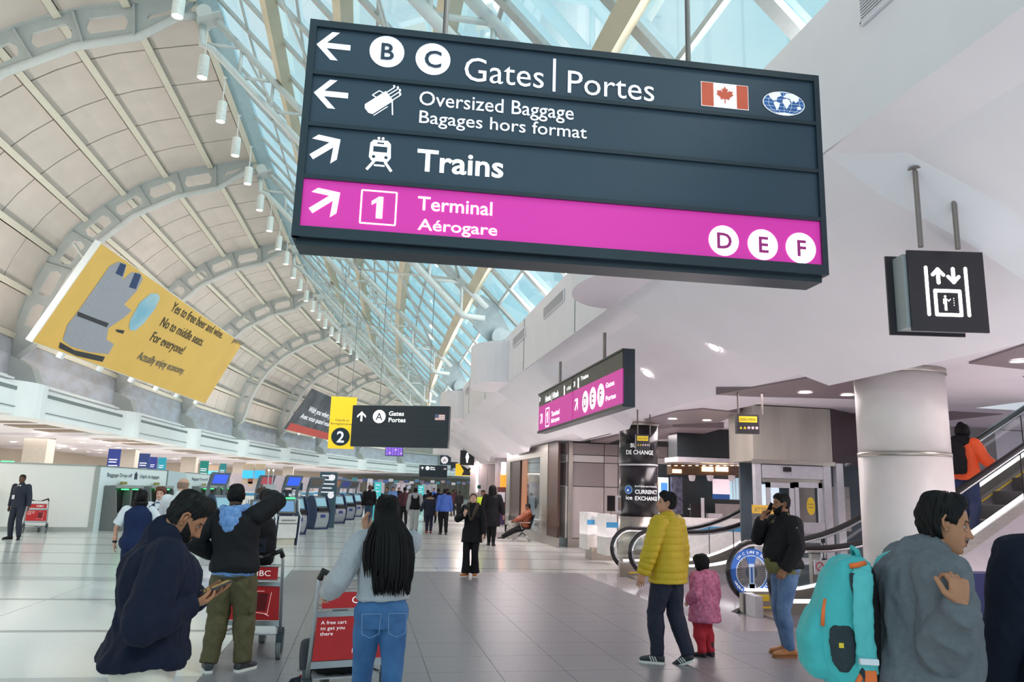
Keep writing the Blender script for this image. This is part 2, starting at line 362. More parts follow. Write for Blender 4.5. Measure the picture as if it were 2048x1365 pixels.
# ---- left: spandrels, parapets, corbels, soffit
wall_left = empty('wall_left', kind='structure')
for k in range(1, len(KS)-1):
    s0, s1 = KS[k]+0.12, KS[k+1]-0.12
    b = MB()
    for j in range(6):
        a0 = s0+(s1-s0)*j/6; a1 = s0+(s1-s0)*(j+1)/6
        b.hexa([W(-14.35, a0, 5.6), W(-14.35, a1, 5.6), W(-14.7, a1, 5.6), W(-14.7, a0, 5.6), W(-14.5, a0, 7.32), W(-14.5, a1, 7.32), W(-14.8, a1, 7.32), W(-14.8, a0, 7.32)])
    b.build('spandrel_panel', M_blue, wall_left)
    b = MB(); b2 = MB(); b3 = MB(); b4 = MB()
    c0, c1 = KS[k]+1.5-.5, KS[k+1]-1.5-.5
    def seg(mb, a0_, a1_, x0, x1, z0, z1, n=3):
        for j in range(n):
            u = a0_+(a1_-a0_)*j/n; v = a0_+(a1_-a0_)*(j+1)/n
            mb.hexa([W(x1, u, z0), W(x1, v, z0), W(x0, v, z0), W(x0, u, z0), W(x1, u, z1), W(x1, v, z1), W(x0, v, z1), W(x0, u, z1)])
    seg(b, c0-.9, c1+.9, -14.4, -13.3, 4.1, 5.15); seg(b, c0-.9, c1+.9, -14.4, -13.26, 4.02, 4.2)
    b.build('parapet', M_parapet, wall_left)
    seg(b2, c0-.3, c1+.3, -14.4, -13.28, 4.93, 5.07); b2.build('air_slot', M_slot, wall_left)
    seg(b3, c0-1.0, c1+1.0, -14.6, -13.55, 5.2, 5.28); seg(b3, c0-1.0, c1+1.0, -14.6, -13.75, 5.42, 5.5); seg(b3, c0-1.0, c1+1.0, -14.6, -14.0, 5.2, 5.6)
    b3.build('ledge', M_parapet, wall_left)
    seg(b4, c0-.8, c1+.8, -13.3, -13.255, 4.3, 4.325); b4.build('shadow_joint', M_slot, wall_left)
for k in range(1, len(KS)):
    b = MB(); s = KS[k]-.5; n = 10; poly = [(-14.9, -1.5)]+[(-13.9+1.05*math.cos(R_(x)), 1.5*math.sin(R_(x))) for x in range(-90, 91, 15)]+[(-14.9, 1.5)]
    b.prism(poly, lambda a, d: W(a, s+d, 3.95), lambda a, d: W(a, s+d, 5.3)); b.build('rounded_corbel', M_parapet, wall_left, smooth=False)
# soffit left with coffers
for k in range(0, len(KS)-1):
    b = MB(); s0, s1 = KS[k], KS[k+1]
    def zs(a): return 4.14 if a > -13.9 else 4.14-(-13.9-a)*0.035
    b.quad(W(-13.4, s0+1.1, 4.13), W(-13.4, s1-1.1, 4.13), W(-26, s1-1.1, zs(-26)), W(-26, s0+1.1, zs(-26)))
    b.build('soffit', M_white, ceiling)
    b = MB(); b.prism([(-13.5, 4.16), (-14.6, 3.95), (-26, 3.6), (-26, 4.3), (-13.5, 4.3)], lambda a, z: W(a, s0-1.1, z), lambda a, z: W(a, s0+1.1, z)); b.build('soffit_beam', M_white, ceiling)
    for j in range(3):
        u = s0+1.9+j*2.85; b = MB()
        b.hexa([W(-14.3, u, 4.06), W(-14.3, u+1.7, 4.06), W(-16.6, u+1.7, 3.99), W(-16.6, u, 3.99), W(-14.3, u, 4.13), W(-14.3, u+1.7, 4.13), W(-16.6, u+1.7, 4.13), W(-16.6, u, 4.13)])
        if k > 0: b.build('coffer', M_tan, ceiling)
b = MB(); b.quad(W(-26, -10, 0), W(-26, 20, 0), W(-26, 20, 4), W(-26, -10, 4))
for k in range(0, len(KS)-1): b.quad(W(-26, KS[k], 0), W(-26, KS[k+1], 0), W(-26, KS[k+1], 4), W(-26, KS[k], 4))
b.build('back_wall', M_wallb, wall_left)
# ---- right: fascia, corbels, soffit
wall_right = empty('wall_right', kind='structure')
FA = 3.75
b = MB()
for k in range(len(KS)-1):
    for j in range(3):
        u = KS[k]+BAY*j/3; v = KS[k]+BAY*(j+1)/3
        b.hexa([W(FA, u, 4.68), W(FA+0.3, u, 4.68), W(FA+0.3, v, 4.68), W(FA, v, 4.68), W(FA, u, 6.02), W(FA+0.9, u, 6.02), W(FA+0.9, v, 6.02), W(FA, v, 6.02)])
b.build('fascia', M_white, wall_right)
b = MB()
for k in range(len(KS)-1):
    for d in (3.3, 8.1):
        b.bar(W(FA-0.003, KS[k]+d, 4.69), W(FA-0.003, KS[k]+d, 6.0), 0.03, 0.012, hint=(1, 0, 0))
b.build('fascia_joint', M_slot, wall_right)
for k in range(1, len(KS)-1):
    s = KS[k]; b = MB(); poly = [(FA+0.1, 1.2)]+[(FA-0.05-0.85*math.cos(R_(x)), -1.2*math.sin(R_(x))) for x in range(-90, 91, 12)]+[(FA+0.1, -1.2)]
    b.prism(poly, lambda a, d: W(a, s+d, 4.66), lambda a, d: W(a, s+d, 5.82)); b.build('rounded_corbel', M_white, wall_right)
M_louv = mat('louver_dark', (110, 108, 100), 0.5)
def louver(s0, s1, z0, z1):
    fr = MB(); sl = MB()
    fr.hexa([W(FA-0.01, s0, z0), W(FA+.01, s0, z0), W(FA+.01, s1, z0), W(FA-0.01, s1, z0), W(FA-0.01, s0, z1), W(FA+.01, s0, z1), W(FA+.01, s1, z1), W(FA-0.01, s1, z1)])
    t = fr.build('vent_grille', M_louv, wall_right)
    n = 9
    for i in range(n):
        z = z0+(z1-z0)*(i+.5)/n; sl.bar(W(FA-.03, s0+.03, z), W(FA-.03, s1-.03, z), 0.03, 0.008)
    for (a, c) in (((s0, z0), (s1, z0)), ((s0, z1), (s1, z1)), ((s0, z0), (s0, z1)), ((s1, z0), (s1, z1))): sl.bar(W(FA-.02, a[0], a[1]), W(FA-.02, c[0], c[1]), .03, .03)
    sl.build('slat', M_white, wall_right if False else t)
for (u0, v0, u1, v1) in ((1725, 15, 1790, -40), (1090, 612, 1130, 572), (1028, 678, 1052, 648)):
    p = PX(u0, v0, FA); q = PX(u1, v1, FA); louver(p.y, q.y if q.y > p.y else p.y+1.2, 5.35, 5.58) if False else louver(min(p.y, q.y), max(p.y, q.y), 5.5, 5.74)
for k in range(3, 9): louver(KS[k]-3.6, KS[k]-2.2, 5.5, 5.74)
# soffit right
def zr(a):
    if a < 4.2: return 4.68-(a-FA)*0.35
    return max(3.4, 4.52-(a-4.2)*0.70)
prof = [FA, 4.2, 4.8, 5.4, 5.8]
for k in range(len(KS)-1):
    b = MB(); s0, s1 = KS[k], KS[k+1]
    for a0, a1 in zip(prof[:-1], prof[1:]):
        for j in range(4):
            u = s0+(s1-s0)*j/4; v = s0+(s1-s0)*(j+1)/4
            b.quad(W(a0, u, zr(a0)), W(a0, v, zr(a0)), W(a1, v, zr(a1)), W(a1, u, zr(a1)))
    b.hexa([W(5.8, s0, 3.4), W(7.0, s0, 3.4), W(7.0, s1, 3.4), W(5.8, s1, 3.4), W(5.8, s0, 3.9), W(7.0, s0, 3.9), W(7.0, s1, 3.9), W(5.8, s1, 3.9)])
    o = b.build('sloped_soffit', M_white, ceiling)
    for f in o.data.polygons: f.use_smooth = False
    if k > 0:
        b = MB(); s0 = KS[k]-0.2; A = [FA+.01, 4.2, 4.8, 5.4, 5.85]
        hi = [1.0, .7, -.1, -.9, -1.3]; lo = [-4.6, -4.7, -4.9, -5.0, -5.0]; dz = 0.23
        for i in range(4):
            a0, a1 = A[i], A[i+1]; z0, z1 = zr(a0)-dz, zr(a1)-dz
            if i == 0: z0 = zr(a0)-.01
            b.add([W(a0, s0+lo[i], z0), W(a0, s0+hi[i], z0), W(a1, s0+hi[i+1], z1), W(a1, s0+lo[i+1], z1),
                   W(a0, s0+lo[i]-.35, zr(a0)), W(a0, s0+hi[i]+.25, zr(a0)), W(a1, s0+hi[i+1]+.25, zr(a1)), W(a1, s0+lo[i+1]-.35, zr(a1))],
                  [(0, 1, 2, 3), (1, 5, 6, 2), (0, 4, 7, 3)])
        b.build('soffit_beam', M_white, ceiling)
b = MB()
b.box(7.0, 24, -6, 9.0, 3.4, 3.6); b.box(7.0, 10.6, 9, 12.6, 3.4, 3.6) ; b.box(7.0, 24, 12.6, 60, 3.52, 3.7)
b.build('flat_soffit', M_white, ceiling)
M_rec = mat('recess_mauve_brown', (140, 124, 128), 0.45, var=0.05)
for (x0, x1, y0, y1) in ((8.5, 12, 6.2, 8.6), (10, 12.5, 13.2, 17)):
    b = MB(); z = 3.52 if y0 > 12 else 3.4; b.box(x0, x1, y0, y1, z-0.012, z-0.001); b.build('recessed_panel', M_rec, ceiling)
# ---- skylight
GZ = lambda a: 10.8-a
ga = [-5.25, -3.28, -1.31, 0.66, 2.63, 4.6]
window_1 = empty('window_1', kind='structure')
restg = MB(); ng = 0
for k in range(0, len(KS)-1):
    for j in range(6):
        s0 = KS[k]+BAY*j/6; s1 = KS[k]+BAY*(j+1)/6
        for a0, a1 in zip(ga[:-1], ga[1:]):
            b = MB() if ng < 298 else restg
            b.quad(W(a0, s0, GZ(a0)), W(a1, s0, GZ(a1)), W(a1, s1, GZ(a1)), W(a0, s1, GZ(a0)))
            if ng < 298: b.build('pane', M_glass, window_1); ng += 1
tag(restg.build('far_pane', M_glass, window_1), kind='stuff')
# mullions down the slope
for k in range(0, len(KS)-1):
    for j in range(6):
        s0 = KS[k]+BAY*j/6; b = MB()
        b.bar(W(-5.25, s0, GZ(-5.25)-0.08), W(4.6, s0, GZ(4.6)-0.08), 0.09, 0.2, hint=W(0, 1)-W(0, 0))
        b.build('mullion', M_mull, window_1)
b = MB()
for k in range(0, len(KS)-1):
    for a in [-4.26, -2.3, -0.32, 1.65, 3.6]:
        b.bar(W(a, KS[k], GZ(a)-0.05), W(a, KS[k+1], GZ(a)-0.05), 0.06, 0.1)
b.build('glazing_bar', M_mull, window_1)
# big box purlins
for i, a in enumerate((-3.1, -1.05, 0.9, 2.85)):
    nm = ('topmost', 'second from the top', 'third from the top', 'lowest')[i]
    t = wempty('box_beam', W(a, 10, GZ(a)-.5), label=f'long cream steel box beam under the glass roof, {nm}', cat='beam')
    for k in range(0, len(KS)-1):
        for h in (0, 1):
            b = MB(); n_ = Vector((1, 0, 1)).normalized()
            b.bar(W(a, KS[k]+BAY*h/2, GZ(a)-0.36), W(a, KS[k]+BAY*(h+1)/2, GZ(a)-0.36), 0.26, 0.34, hint=(1, 0, 1)); b.build('beam_length', M_beam, t)
M_foot = mat('truss_foot_grey', (150, 160, 164), .4, metal=.2)
# trusses
TC = lambda a: 10.15-.97*a
BC = lambda a: 9.2-.97*a
for k in range(1, 12):
    s = KS[k]; f = lambda a, z: W(a, s, z)
    t = wempty('roof_truss', W(3.6, s, 5.8), label='white tubular roof truss leaning down to a rounded corbel, '+nth(k-1, 'eleven'), cat='truss')
    b = MB(); b.tube([f(-5.15, 15.15), f(3.25, TC(3.25))], 0.105, 8); b.build('top_chord', M_truss, t, smooth=True)
    b = MB(); b.tube([f(-5.55, 14.95), f(-5.5, 14.35), f(-5.2, BC(-5.2)), f(2.55, BC(2.55)), f(3.2, BC(2.55)-0.05)], 0.105, 8); b.build('bottom_chord', M_truss, t, smooth=True)
    a = -5.35; 
    while a < 2.3:
        b = MB(); zt = BC(a); at = (10.15-zt)/.97
        b.tube([f(a, zt), f(min(at, 3.1), zt)], 0.05, 6); b.build('web_member', M_truss, t, smooth=True)
        if at < 2.6:
            b = MB(); b.tube([f(at, zt), f(at, BC(at))], 0.05, 6); b.build('web_member', M_truss, t, smooth=True)
        a = at
    b = MB(); b.prism([(2.85, BC(2.55)-0.30), (3.45, 5.9), (3.75, 5.85), (4.05, 6.2), (3.5, 7.15), (3.05, 7.4)], lambda a, z: W(a, s-.04, z), lambda a, z: W(a, s+.04, z)); b.build('gusset_plate', M_foot, t)
    b = MB(); b.prism([(3.4, 5.8), (4.1, 5.8), (4.1, 6.3), (3.6, 6.3), (3.4, 6.1)], lambda a, z: W(a, s-.3, z), lambda a, z: W(a, s+.3, z)); b.build('bearing', M_foot, t)
    b = MB(); c0 = W(3.65, s-.36, 6.1); c1 = W(3.65, s+.36, 6.1); b.tube([c0, c1], 0.27, 20); p_ = b.build('pivot_cap', M_foot, t)
    b = MB(); b.tube([W(3.65, s-.40, 6.1), W(3.65, s-.36, 6.1)], 0.05, 8); b.bar(W(3.4, s-.365, 6.1), W(3.9, s-.365, 6.1), .012, .02); b.build('pivot_pin', M_dark, p_)
    b = MB(); b.quad(W(-5.65, s-.35, 14.95), W(-5.0, s-.35, 15.35), W(-5.0, s+.35, 15.35), W(-5.65, s+.35, 14.95)); b.bar(W(-5.33, s-.35, 15.15), W(-5.33, s+.35, 15.15), 0.7, 0.03, hint=(-.5, 0, 1)); b.build('end_plate', M_truss, t)
    # lateral bracing rods to the next truss
    if k < 11:
        for (a0, a1) in ((2.4, -1.0), (-1.0, 2.4), (-4.3, -1.0)):
            b = MB(); p = W(a0, s, TC(a0)); q = W(a1, KS[k+1] if k < 11 else s+BAY, TC(a1)); b.tube([p, q], 0.045, 6); b.build('bracing_rod', M_truss, t, smooth=True)
# pendant lights along the ridge
M_lampb = mat('lamp_body_white', (232, 232, 228), 0.4)
pend = [19.79, 22.92, 25.81, 28.58, 31.34, 34.41, 37.27, 40.21, 42.93]+[45.8+2.85*i for i in range(11)]
for i, s in enumerate(pend):
    h = 0.72; z0 = 13.9; p = W(-5.68, s, 0)
    t = empty('pendant_light', (p.x, p.y, z0), label='white cylinder spotlight hanging from the ridge, '+nth(i, 'the row of twenty'), cat='pendant light', group='cylinder lights along the ridge')
    b = MB(); b.lathe([(0.0, h), (0.155, h), (0.16, h-.03), (0.16, 0), (0.14, 0), (0.13, 0.05)], n=14); b.build('housing', M_lampb, t, smooth=False)
    b = MB(); b.disc((0, 0, 0.04), 0.13, n=14); b.build('lamp', M_down, t)
    b = MB(); b.tube([(0, 0, h), (0, 0, h+0.95)], 0.02, 6); b.lathe([(0.0, h+.9), (.07, h+.92), (.07, h+.96), (0, h+.98)], n=10); b.build('stem', M_lampb, t)
# ---- lamps of the low ceilings
def downlight(p, watts, r=0.09, label=None, color=(1, .93, .88), size=0.25, real=True):
    t = empty('downlight', p, label=label, cat='light', group='round downlights in the low ceilings' )
    b = MB(); b.lathe([(r, -0.004), (r*1.25, -0.012), (r*1.3, 0.0)], n=16); b.build('ring', M_white, t)
    b = MB(); b.disc((0, 0, -0.004), r, nx=(0, 1, 0), ny=(1, 0, 0), n=16); b.build('lens', M_down, t)
    if real:
        ld = bpy.data.lights.new('downlight_lamp', 'SPOT'); ld.energy = watts; ld.spot_size = R_(150); ld.spot_blend = 0.6; ld.shadow_soft_size = size; ld.color = color
        lo = bpy.data.objects.new('downlight_lamp', ld); COL.objects.link(lo); lo.parent = t; lo.location = (0, 0, -0.03)
    return t

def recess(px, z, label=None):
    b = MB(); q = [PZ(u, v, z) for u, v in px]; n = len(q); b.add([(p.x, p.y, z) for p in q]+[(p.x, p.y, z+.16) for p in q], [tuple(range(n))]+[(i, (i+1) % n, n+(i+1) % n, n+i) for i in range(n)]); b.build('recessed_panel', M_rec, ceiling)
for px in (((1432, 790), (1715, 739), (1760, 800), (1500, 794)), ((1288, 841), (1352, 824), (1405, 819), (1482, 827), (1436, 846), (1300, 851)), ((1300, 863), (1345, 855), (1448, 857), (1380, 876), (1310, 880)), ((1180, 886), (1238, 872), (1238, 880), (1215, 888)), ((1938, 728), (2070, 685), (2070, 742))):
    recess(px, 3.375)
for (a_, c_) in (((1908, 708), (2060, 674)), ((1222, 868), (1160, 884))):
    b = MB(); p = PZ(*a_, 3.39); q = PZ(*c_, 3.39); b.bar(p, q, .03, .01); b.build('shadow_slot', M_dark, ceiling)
# ================================================ RIGHT SIDE
M_blk = mat('gloss_black_vinyl', (34, 32, 38), 0.25, var=0.03)
M_txtw = lum('white_lettering', (245, 245, 245), 0.25)
M_pink = mat('beige_panel', (190, 178, 176), 0.45, var=0.03, scale=2)
M_pink2 = mat('taupe_panel', (152, 140, 140), 0.45, var=0.03, scale=2)
M_pink3 = mat('pale_panel', (212, 206, 202), 0.4, var=0.02)
M_brown = mat('dark_brown_wood', (66, 40, 32), 0.4, var=0.15, scale=3, stretch=(6, 6, 1))
M_orng = mat('orange_wood', (186, 118, 72), 0.4, var=0.15, scale=3, stretch=(6, 6, 1))
M_bluest = mat('blue_stripe', (70, 150, 200), 0.4)
M_cntr = mat('counter_white', (236, 232, 230), 0.25)
M_darkp = mat('dark_green_black_panel', (40, 46, 48), 0.3)
M_rub = mat('black_rubber', (26, 24, 26), 0.35)
M_led = lum('led_strip_white', (250, 248, 255), 2.6)
M_warm = lum('warm_lit_sign', (255, 214, 150), 4.0)
M_frame = mat('white_door_frame', (206, 202, 208), 0.35, metal=0.3)
M_yel = mat('safety_yellow', (236, 200, 52), 0.5)
M_scr = lum('screen_pale', (200, 214, 226), 0.7)
M_scrb = lum('screen_blue', (60, 110, 210), 1.0)
M_pinkd = lum('poster_pink', (226, 206, 214), 0.5)
def rY(Y, u0, v0, u1, v1):
    a = PY(u0, (v0+v1)/2, Y); b = PY(u1, (v0+v1)/2, Y); c = PY((u0+u1)/2, v0, Y); d = PY((u0+u1)/2, v1, Y)
    return a.x, b.x, d.z, c.z
def rX(X, u0, v0, u1, v1):
    a = PX(u0, (v0+v1)/2, X); b = PX(u1, (v0+v1)/2, X); um = (u0+u1)/2
    c = PX(um, v0, X); d = PX(um, v1, X)
    return a.y, b.y, d.z, c.z
def boxY(mb, Y, dep, r): return mb.box(r[0], r[1], Y, Y+dep, r[2], r[3])
# round columns
def column(name, c, r, parts, label):
    t = wempty(name, (c[0], c[1], 0), label=label, cat='column')
    for nm, z0, z1, rr, m in parts:
        b = MB(); b.lathe([(0, z0), (rr, z0), (rr, z1), (0, z1)], (c[0], c[1], 0), n=48); o = b.build(nm, m, t, smooth=False)
        for f in o.data.polygons: f.use_smooth = abs(f.normal.z) < .5
    return t
cw = PD(1800, 800, 10.0)
column('clad_column', (cw.x, cw.y), .54, [('base_ring', 0, .18, .56, M_ss), ('lower_cladding', .18, 2.28, .545, mat('column_white', (222, 214, 212), .4, var=.02)), ('joint_ring', 2.28, 2.33, .55, M_ss),
       ('upper_cladding', 2.33, 3.36, .54, mat('column_white', (222, 214, 212), .4)), ('capital_ring', 3.33, 3.40, .555, M_ss)], 'thick round white column with thin steel rings behind the man in the grey sweater')
cb = PD(1277, 950, 18.1)
tcol = column('printed_column', (cb.x, cb.y), .45, [('steel_base', 0, 1.22, .47, M_ss), ('lower_wrap', 1.22, 2.38, .45, M_blk), ('joint_ring', 2.38, 2.42, .455, M_frame), ('upper_wrap', 2.42, 3.32, .45, M_blk), ('capital_ring', 3.32, 3.40, .47, M_ss)],
       'round black column printed with currency exchange lettering above a steel base')
def wrap_text(s, u, v, h, width, mtl, bold=0.01):
    """lettering that follows the round column"""
    a = (Vector((0, 0))-Vector((cb.x, cb.y))).normalized(); ang0 = math.atan2(a.y, a.x)
    dz = PD(1277, v, 17.7).z; off = (u-1277)/1530*17.7
    o = text(s, (off, 0, dz), (1, 0, 0), (0, 1, 0), h, mtl, tcol, width=width, bold=bold)
    for p in o.data.vertices:
        x, zz = p.co.x+cb.x*0, p.co.y
        x = p.co.x+cb.x; zz = p.co.y+cb.y; th = ang0+x/.455
        p.co = Vector((.456*math.cos(th), .456*math.sin(th), zz+dz-0))
    return o
wrap_text('BUREAU', 1261, 895, .10, .46, M_txtw); wrap_text('DE CHANGE', 1251, 909, .10, .68, M_txtw)
wrap_text('INTERNATIONAL', 1270, 975, .035, .62, M_txtw); wrap_text('CURRENCY', 1270, 988, .09, .62, M_txtw, .02); wrap_text('EXCHANGE', 1270, 1001, .09, .62, M_txtw, .02)
wrap_text('ice', 1250, 1000, .09, .17, M_txtw, .02)
# round blue badge with a curved letter mark
a_ = math.atan2(-cb.y, -cb.x); bc = Vector((cb.x+.455*math.cos(a_-.52), cb.y+.455*math.sin(a_-.52), PD(1257, 980, 17.7).z)); tx = Vector((-math.sin(a_-.52), math.cos(a_-.52), 0)); nn = Vector((math.cos(a_-.52), math.sin(a_-.52), 0))
for rr, mm, o_ in ((.1, mat('badge_pale_blue', (150, 190, 230), .4), .006), (.082, mat('badge_blue', (40, 100, 180), .4), .009)):
    b = MB(); b.disc(bc+nn*o_, rr, nx=tx, ny=(0, 0, 1), n=24); b.build('badge', mm, tcol)
text('e', bc+nn*.012-tx*.035-Vector((0, 0, .04)), tx, (0, 0, 1), .08, M_txtw, tcol, bold=.02)
pf = wempty('poster_frame', PD(1241, 1010, 17.9), label='small white framed notice fixed to the left side of the black column', cat='notice')
p0 = PD(1233, 1026, 17.8); p1 = PD(1246, 992, 17.8)
b = MB(); b.box(p0.x, p1.x, p0.y-.02, p0.y+.02, p0.z, p1.z); b.build('frame', M_frame, pf)
b = MB(); b.box(p0.x+.03, p1.x-.03, p0.y-.03, p0.y-.02, p0.z+.05, p1.z-.05); b.build('sheet', M_tan, pf)
# ---- beige panel wall with steel trims
Yw = 24.6; xw0, xw1 = PY(1144, 990, Yw).x, 10.5
zt = PY(1150, 886, Yw).z
wp = wempty('wall_panelling', (xw0, Yw, 0), label='beige panelled wall with steel corner trim behind the white service counter', cat='wall panelling')
xs = [PY(u, 990, Yw).x for u in (1144, 1208, 1236)]+[PY(1336, 950, Yw).x, 10.6]
zz = [0.28]+[PY(1180, v, Yw).z for v in (974, 926, 911)]+[zt]
cols = [M_pink, M_pink2, M_pink3, M_pink2]
for i in range(len(xs)-1):
    for j in range(4):
        m = cols[j] if i != 1 else (M_pink if j < 3 else M_pink2)
        b = MB(); b.box(xs[i]+.012, xs[i+1]-.012, Yw, Yw+.06, zz[j]+.012, zz[j+1]-.012); b.build('wall_panel', m, wp)
b = MB(); b.box(xs[0], 10.6, Yw+.03, Yw+.2, 0, zt+.3); b.build('backing', M_dark, wp)
b = MB(); b.box(xs[0], 10.6, Yw-.02, Yw+.05, 0, .27); b.build('skirting', M_ss, wp)
b = MB(); b.box(xs[0]-.14, xs[0], Yw-.06, Yw+.06, 0, zt+.02); b.build('corner_trim', M_ss, wp)
# angled return with the hose cabinet
A0 = Vector((xs[0]-.14, Yw, 0)); A1 = Vector((PX(1117, 1000, 6.2).x, 26.6, 0))
def slab(mb, P, Q, z0, z1, t=.06):
    d = (Q-P).normalized(); n_ = Vector((d.y, -d.x, 0))*t
    if n_.dot(Vector((-1, -1, 0))) < 0: n_ = -n_
    mb.hexa([P+Vector((0,0,z0)), Q+Vector((0,0,z0)), Q+n_+Vector((0,0,z0)), P+n_+Vector((0,0,z0)), P+Vector((0,0,z1)), Q+Vector((0,0,z1)), Q+n_+Vector((0,0,z1)), P+n_+Vector((0,0,z1))])
for j in range(4):
    b = MB(); slab(b, A0.lerp(A1, .02), A0.lerp(A1, .98), zz[j]+.012, zz[j+1]-.012); b.build('wall_panel', cols[j] if j else M_pink3, wp)
b = MB(); slab(b, A0.lerp(A1, .3), A0.lerp(A1, .72), .95, 1.95, .075); hc = b.build('hose_cabinet', M_ss, wp)
b = MB(); slab(b, A0.lerp(A1, .38), A0.lerp(A1, .64), 1.05, 1.85, .082); b.build('cabinet_glass', M_darkp, hc)
# ---- shopfront
sf = wempty('shopfront', (6.2, 29, 0), label='shopfront with dark brown columns, steel portal and a lit glass window', cat='shopfront')
Xs = 6.2
def pcX(u0, v0, u1, v1, m, nm, dx=0.0, t=.08, par=sf):
    y0, y1, z0, z1 = rX(Xs, u0, v0, u1, v1); b = MB(); b.box(Xs-dx, Xs-dx+t, min(y0, y1), max(y0, y1), z0, z1); return b.build(nm, m, par)
ztop = 3.35
def strip(u0, u1, z0, z1, m, nm, dx=0., t=.08):
    y0 = PX(u0, 985, Xs).y; y1 = PX(u1, 985, Xs).y; b = MB(); b.box(Xs-dx, Xs-dx+t, min(y0, y1), max(y0, y1), z0, z1); return b.build(nm, m, sf)
strip(1014, 1118, 0, .3, M_ss, 'skirting', .05)
strip(1097, 1117, .3, ztop, M_brown, 'brown_post', .03)
strip(1086, 1097, .3, ztop, M_ss, 'steel_jamb', .05)
strip(1080, 1086, .3, ztop, M_ss, 'steel_jamb', .02)
strip(1014, 1021, .0, ztop, M_ss, 'steel_jamb', .05)
strip(1021, 1086, 2.95, ztop, M_ss, 'steel_lintel', .05)
strip(1021, 1039, .3, 2.95, M_brown, 'brown_post', .0)
strip(1043, 1053, .3, 2.95, M_orng, 'orange_post', .0)
strip(1054, 1081, .3, 2.95, M_glass2, 'window_glass', .0, .01)
b = MB(); b.box(7.4, 7.5, 26.6, 36, 0, 3.3); b.build('shop_back', mat('shop_interior_pale', (214, 218, 214), .5, rgb2=(176, 186, 190), scale=.7), sf)
for i, z in enumerate((.6, 1.1, 1.6, 2.1)):
    b = MB(); b.box(7.0, 7.4, 27.0, 33, z, z+.04); b.build('shelf', M_frame, sf)
for j, (yy, hh) in enumerate(((27.6, 1.5), (28.6, 1.1), (29.7, 1.6), (31, 1.2))):
    b = MB(); b.box(6.75, 6.9, yy, yy+.6, 0.3, 0.3+hh); b.build('display_stand', M_scr if j % 2 else M_frame, sf)
# ---- service counter with blue stripe
ct = wempty('service_counter', PZ(1200, 1125), label='white service counter with blue stripe and glowing front beside the black column', cat='counter')
def cblk(u0, v0, u1, v1, d, dep, m, nm):
    a = PD(u0, v1, d); c = PD(u1, v0, d); b = MB(); b.box(a.x, c.x, a.y, a.y+dep, a.z, c.z); return b.build(nm, m, ct)
cblk(1175, 1027, 1203, 1100, 20.2, .8, M_cntr, 'left_pod'); cblk(1174.5, 1041, 1201, 1050, 20.15, .02, M_bluest, 'blue_stripe')
cblk(1213, 1031, 1240, 1112, 18.9, .8, M_cntr, 'right_pod'); cblk(1213, 1046, 1240, 1056, 18.87, .02, M_bluest, 'blue_stripe')
cblk(1201, 1052, 1214, 1108, 19.4, .3, lum('glowing_panel', (255, 214, 190), 1.1), 'glowing_front')
cblk(1183, 1098, 1235, 1127, 20.0, .6, M_ss, 'plinth'); cblk(1198, 1035, 1216, 1053, 19.8, .6, M_cntr, 'desk_top')
def monitor(u, v, d, w, h, label, facing=0, m=M_rub):
    p = PD(u, v, d); t = empty('monitor', p, facing, label=label, cat='monitor')
    b = MB(); b.box(-w/2, w/2, -.015, .015, .1, .1+h); b.build('screen', m, t)
    b = MB(); b.box(-.015, .015, -.01, .02, 0, .12); b.build('stand', M_ss, t); b = MB(); b.box(-.1, .1, -.07, .07, 0, .012); b.build('foot', M_ss, t); return t
monitor(1222, 1031, 19.2, .2, .38, 'black upright monitor on the service counter')
# ---- currency shop
cs = wempty('exchange_booth', PY(1420, 1050, 20), label='black currency exchange booth with lit canopy sign and posters behind the escalators', cat='booth')
Yb = 20.0
def pY(u0, v0, u1, v1, m, nm, dy=0.0, t=.06, par=cs, Y=Yb):
    r = rY(Y, u0, v0, u1, v1); b = MB(); b.box(r[0], r[1], Y-dy, Y-dy+t, r[2], r[3]); return b.build(nm, m, par)
pY(1334, 866, 1600, 924, M_darkp, 'fascia', .7, .6)
pY(1328, 922, 1600, 931, M_frame, 'canopy_edge', .95, .9)
pY(1334, 931, 1600, 1080, M_darkp, 'back_wall', -1.0, .1)
pY(1334, 931, 1480, 952, mat('brown_reflective', (84, 62, 46), .25), 'bulkhead', .3, .3)
pY(1336, 940, 1353, 947, M_warm, 'lit_sign', .34, .02); pY(1394, 935, 1416, 944, M_warm, 'lit_sign', .34, .02); pY(1421, 935, 1445, 944, M_warm, 'lit_sign', .34, .02)
for u in range(1338, 1480, 14):
    p = PY(u, 931, Yb-.6); b = MB(); b.box(p.x-.03, p.x+.03, p.y-.03, p.y+.03, p.z-.02, p.z-.005); b.build('canopy_bulb', M_warm, cs)
pY(1337, 955, 1357, 1030, M_scr, 'side_panel', -.7, .05); pY(1340, 966, 1353, 998, M_scrb, 'rate_screen', -.64, .02)
pY(1358, 954, 1380, 1030, mat('patterned_mannequin_grey', (112, 112, 132), .6, rgb2=(46, 46, 66), scale=9), 'patterned_column', -.5, .1)
pY(1423, 959, 1456, 989, M_pinkd, 'poster', .1, .03); pY(1423, 989, 1456, 999, mat('poster_blue', (40, 96, 170), .4), 'poster_band', .1, .03)
pY(1456, 957, 1496, 1000, lum('window_pale_teal', (170, 200, 212), .5), 'lit_window', .1, .03)
for i in range(6): pY(1461+i*6, 958, 1462+i*6, 999, M_frame, 'blind_slat', .13, .02)
pY(1310, 1037, 1600, 1056, M_cntr, 'counter_top', .6, .5); pY(1310, 1053, 1600, 1062, M_bluest, 'counter_stripe', .62, .02); pY(1310, 1062, 1600, 1130, M_cntr, 'counter_front', .6, .4)
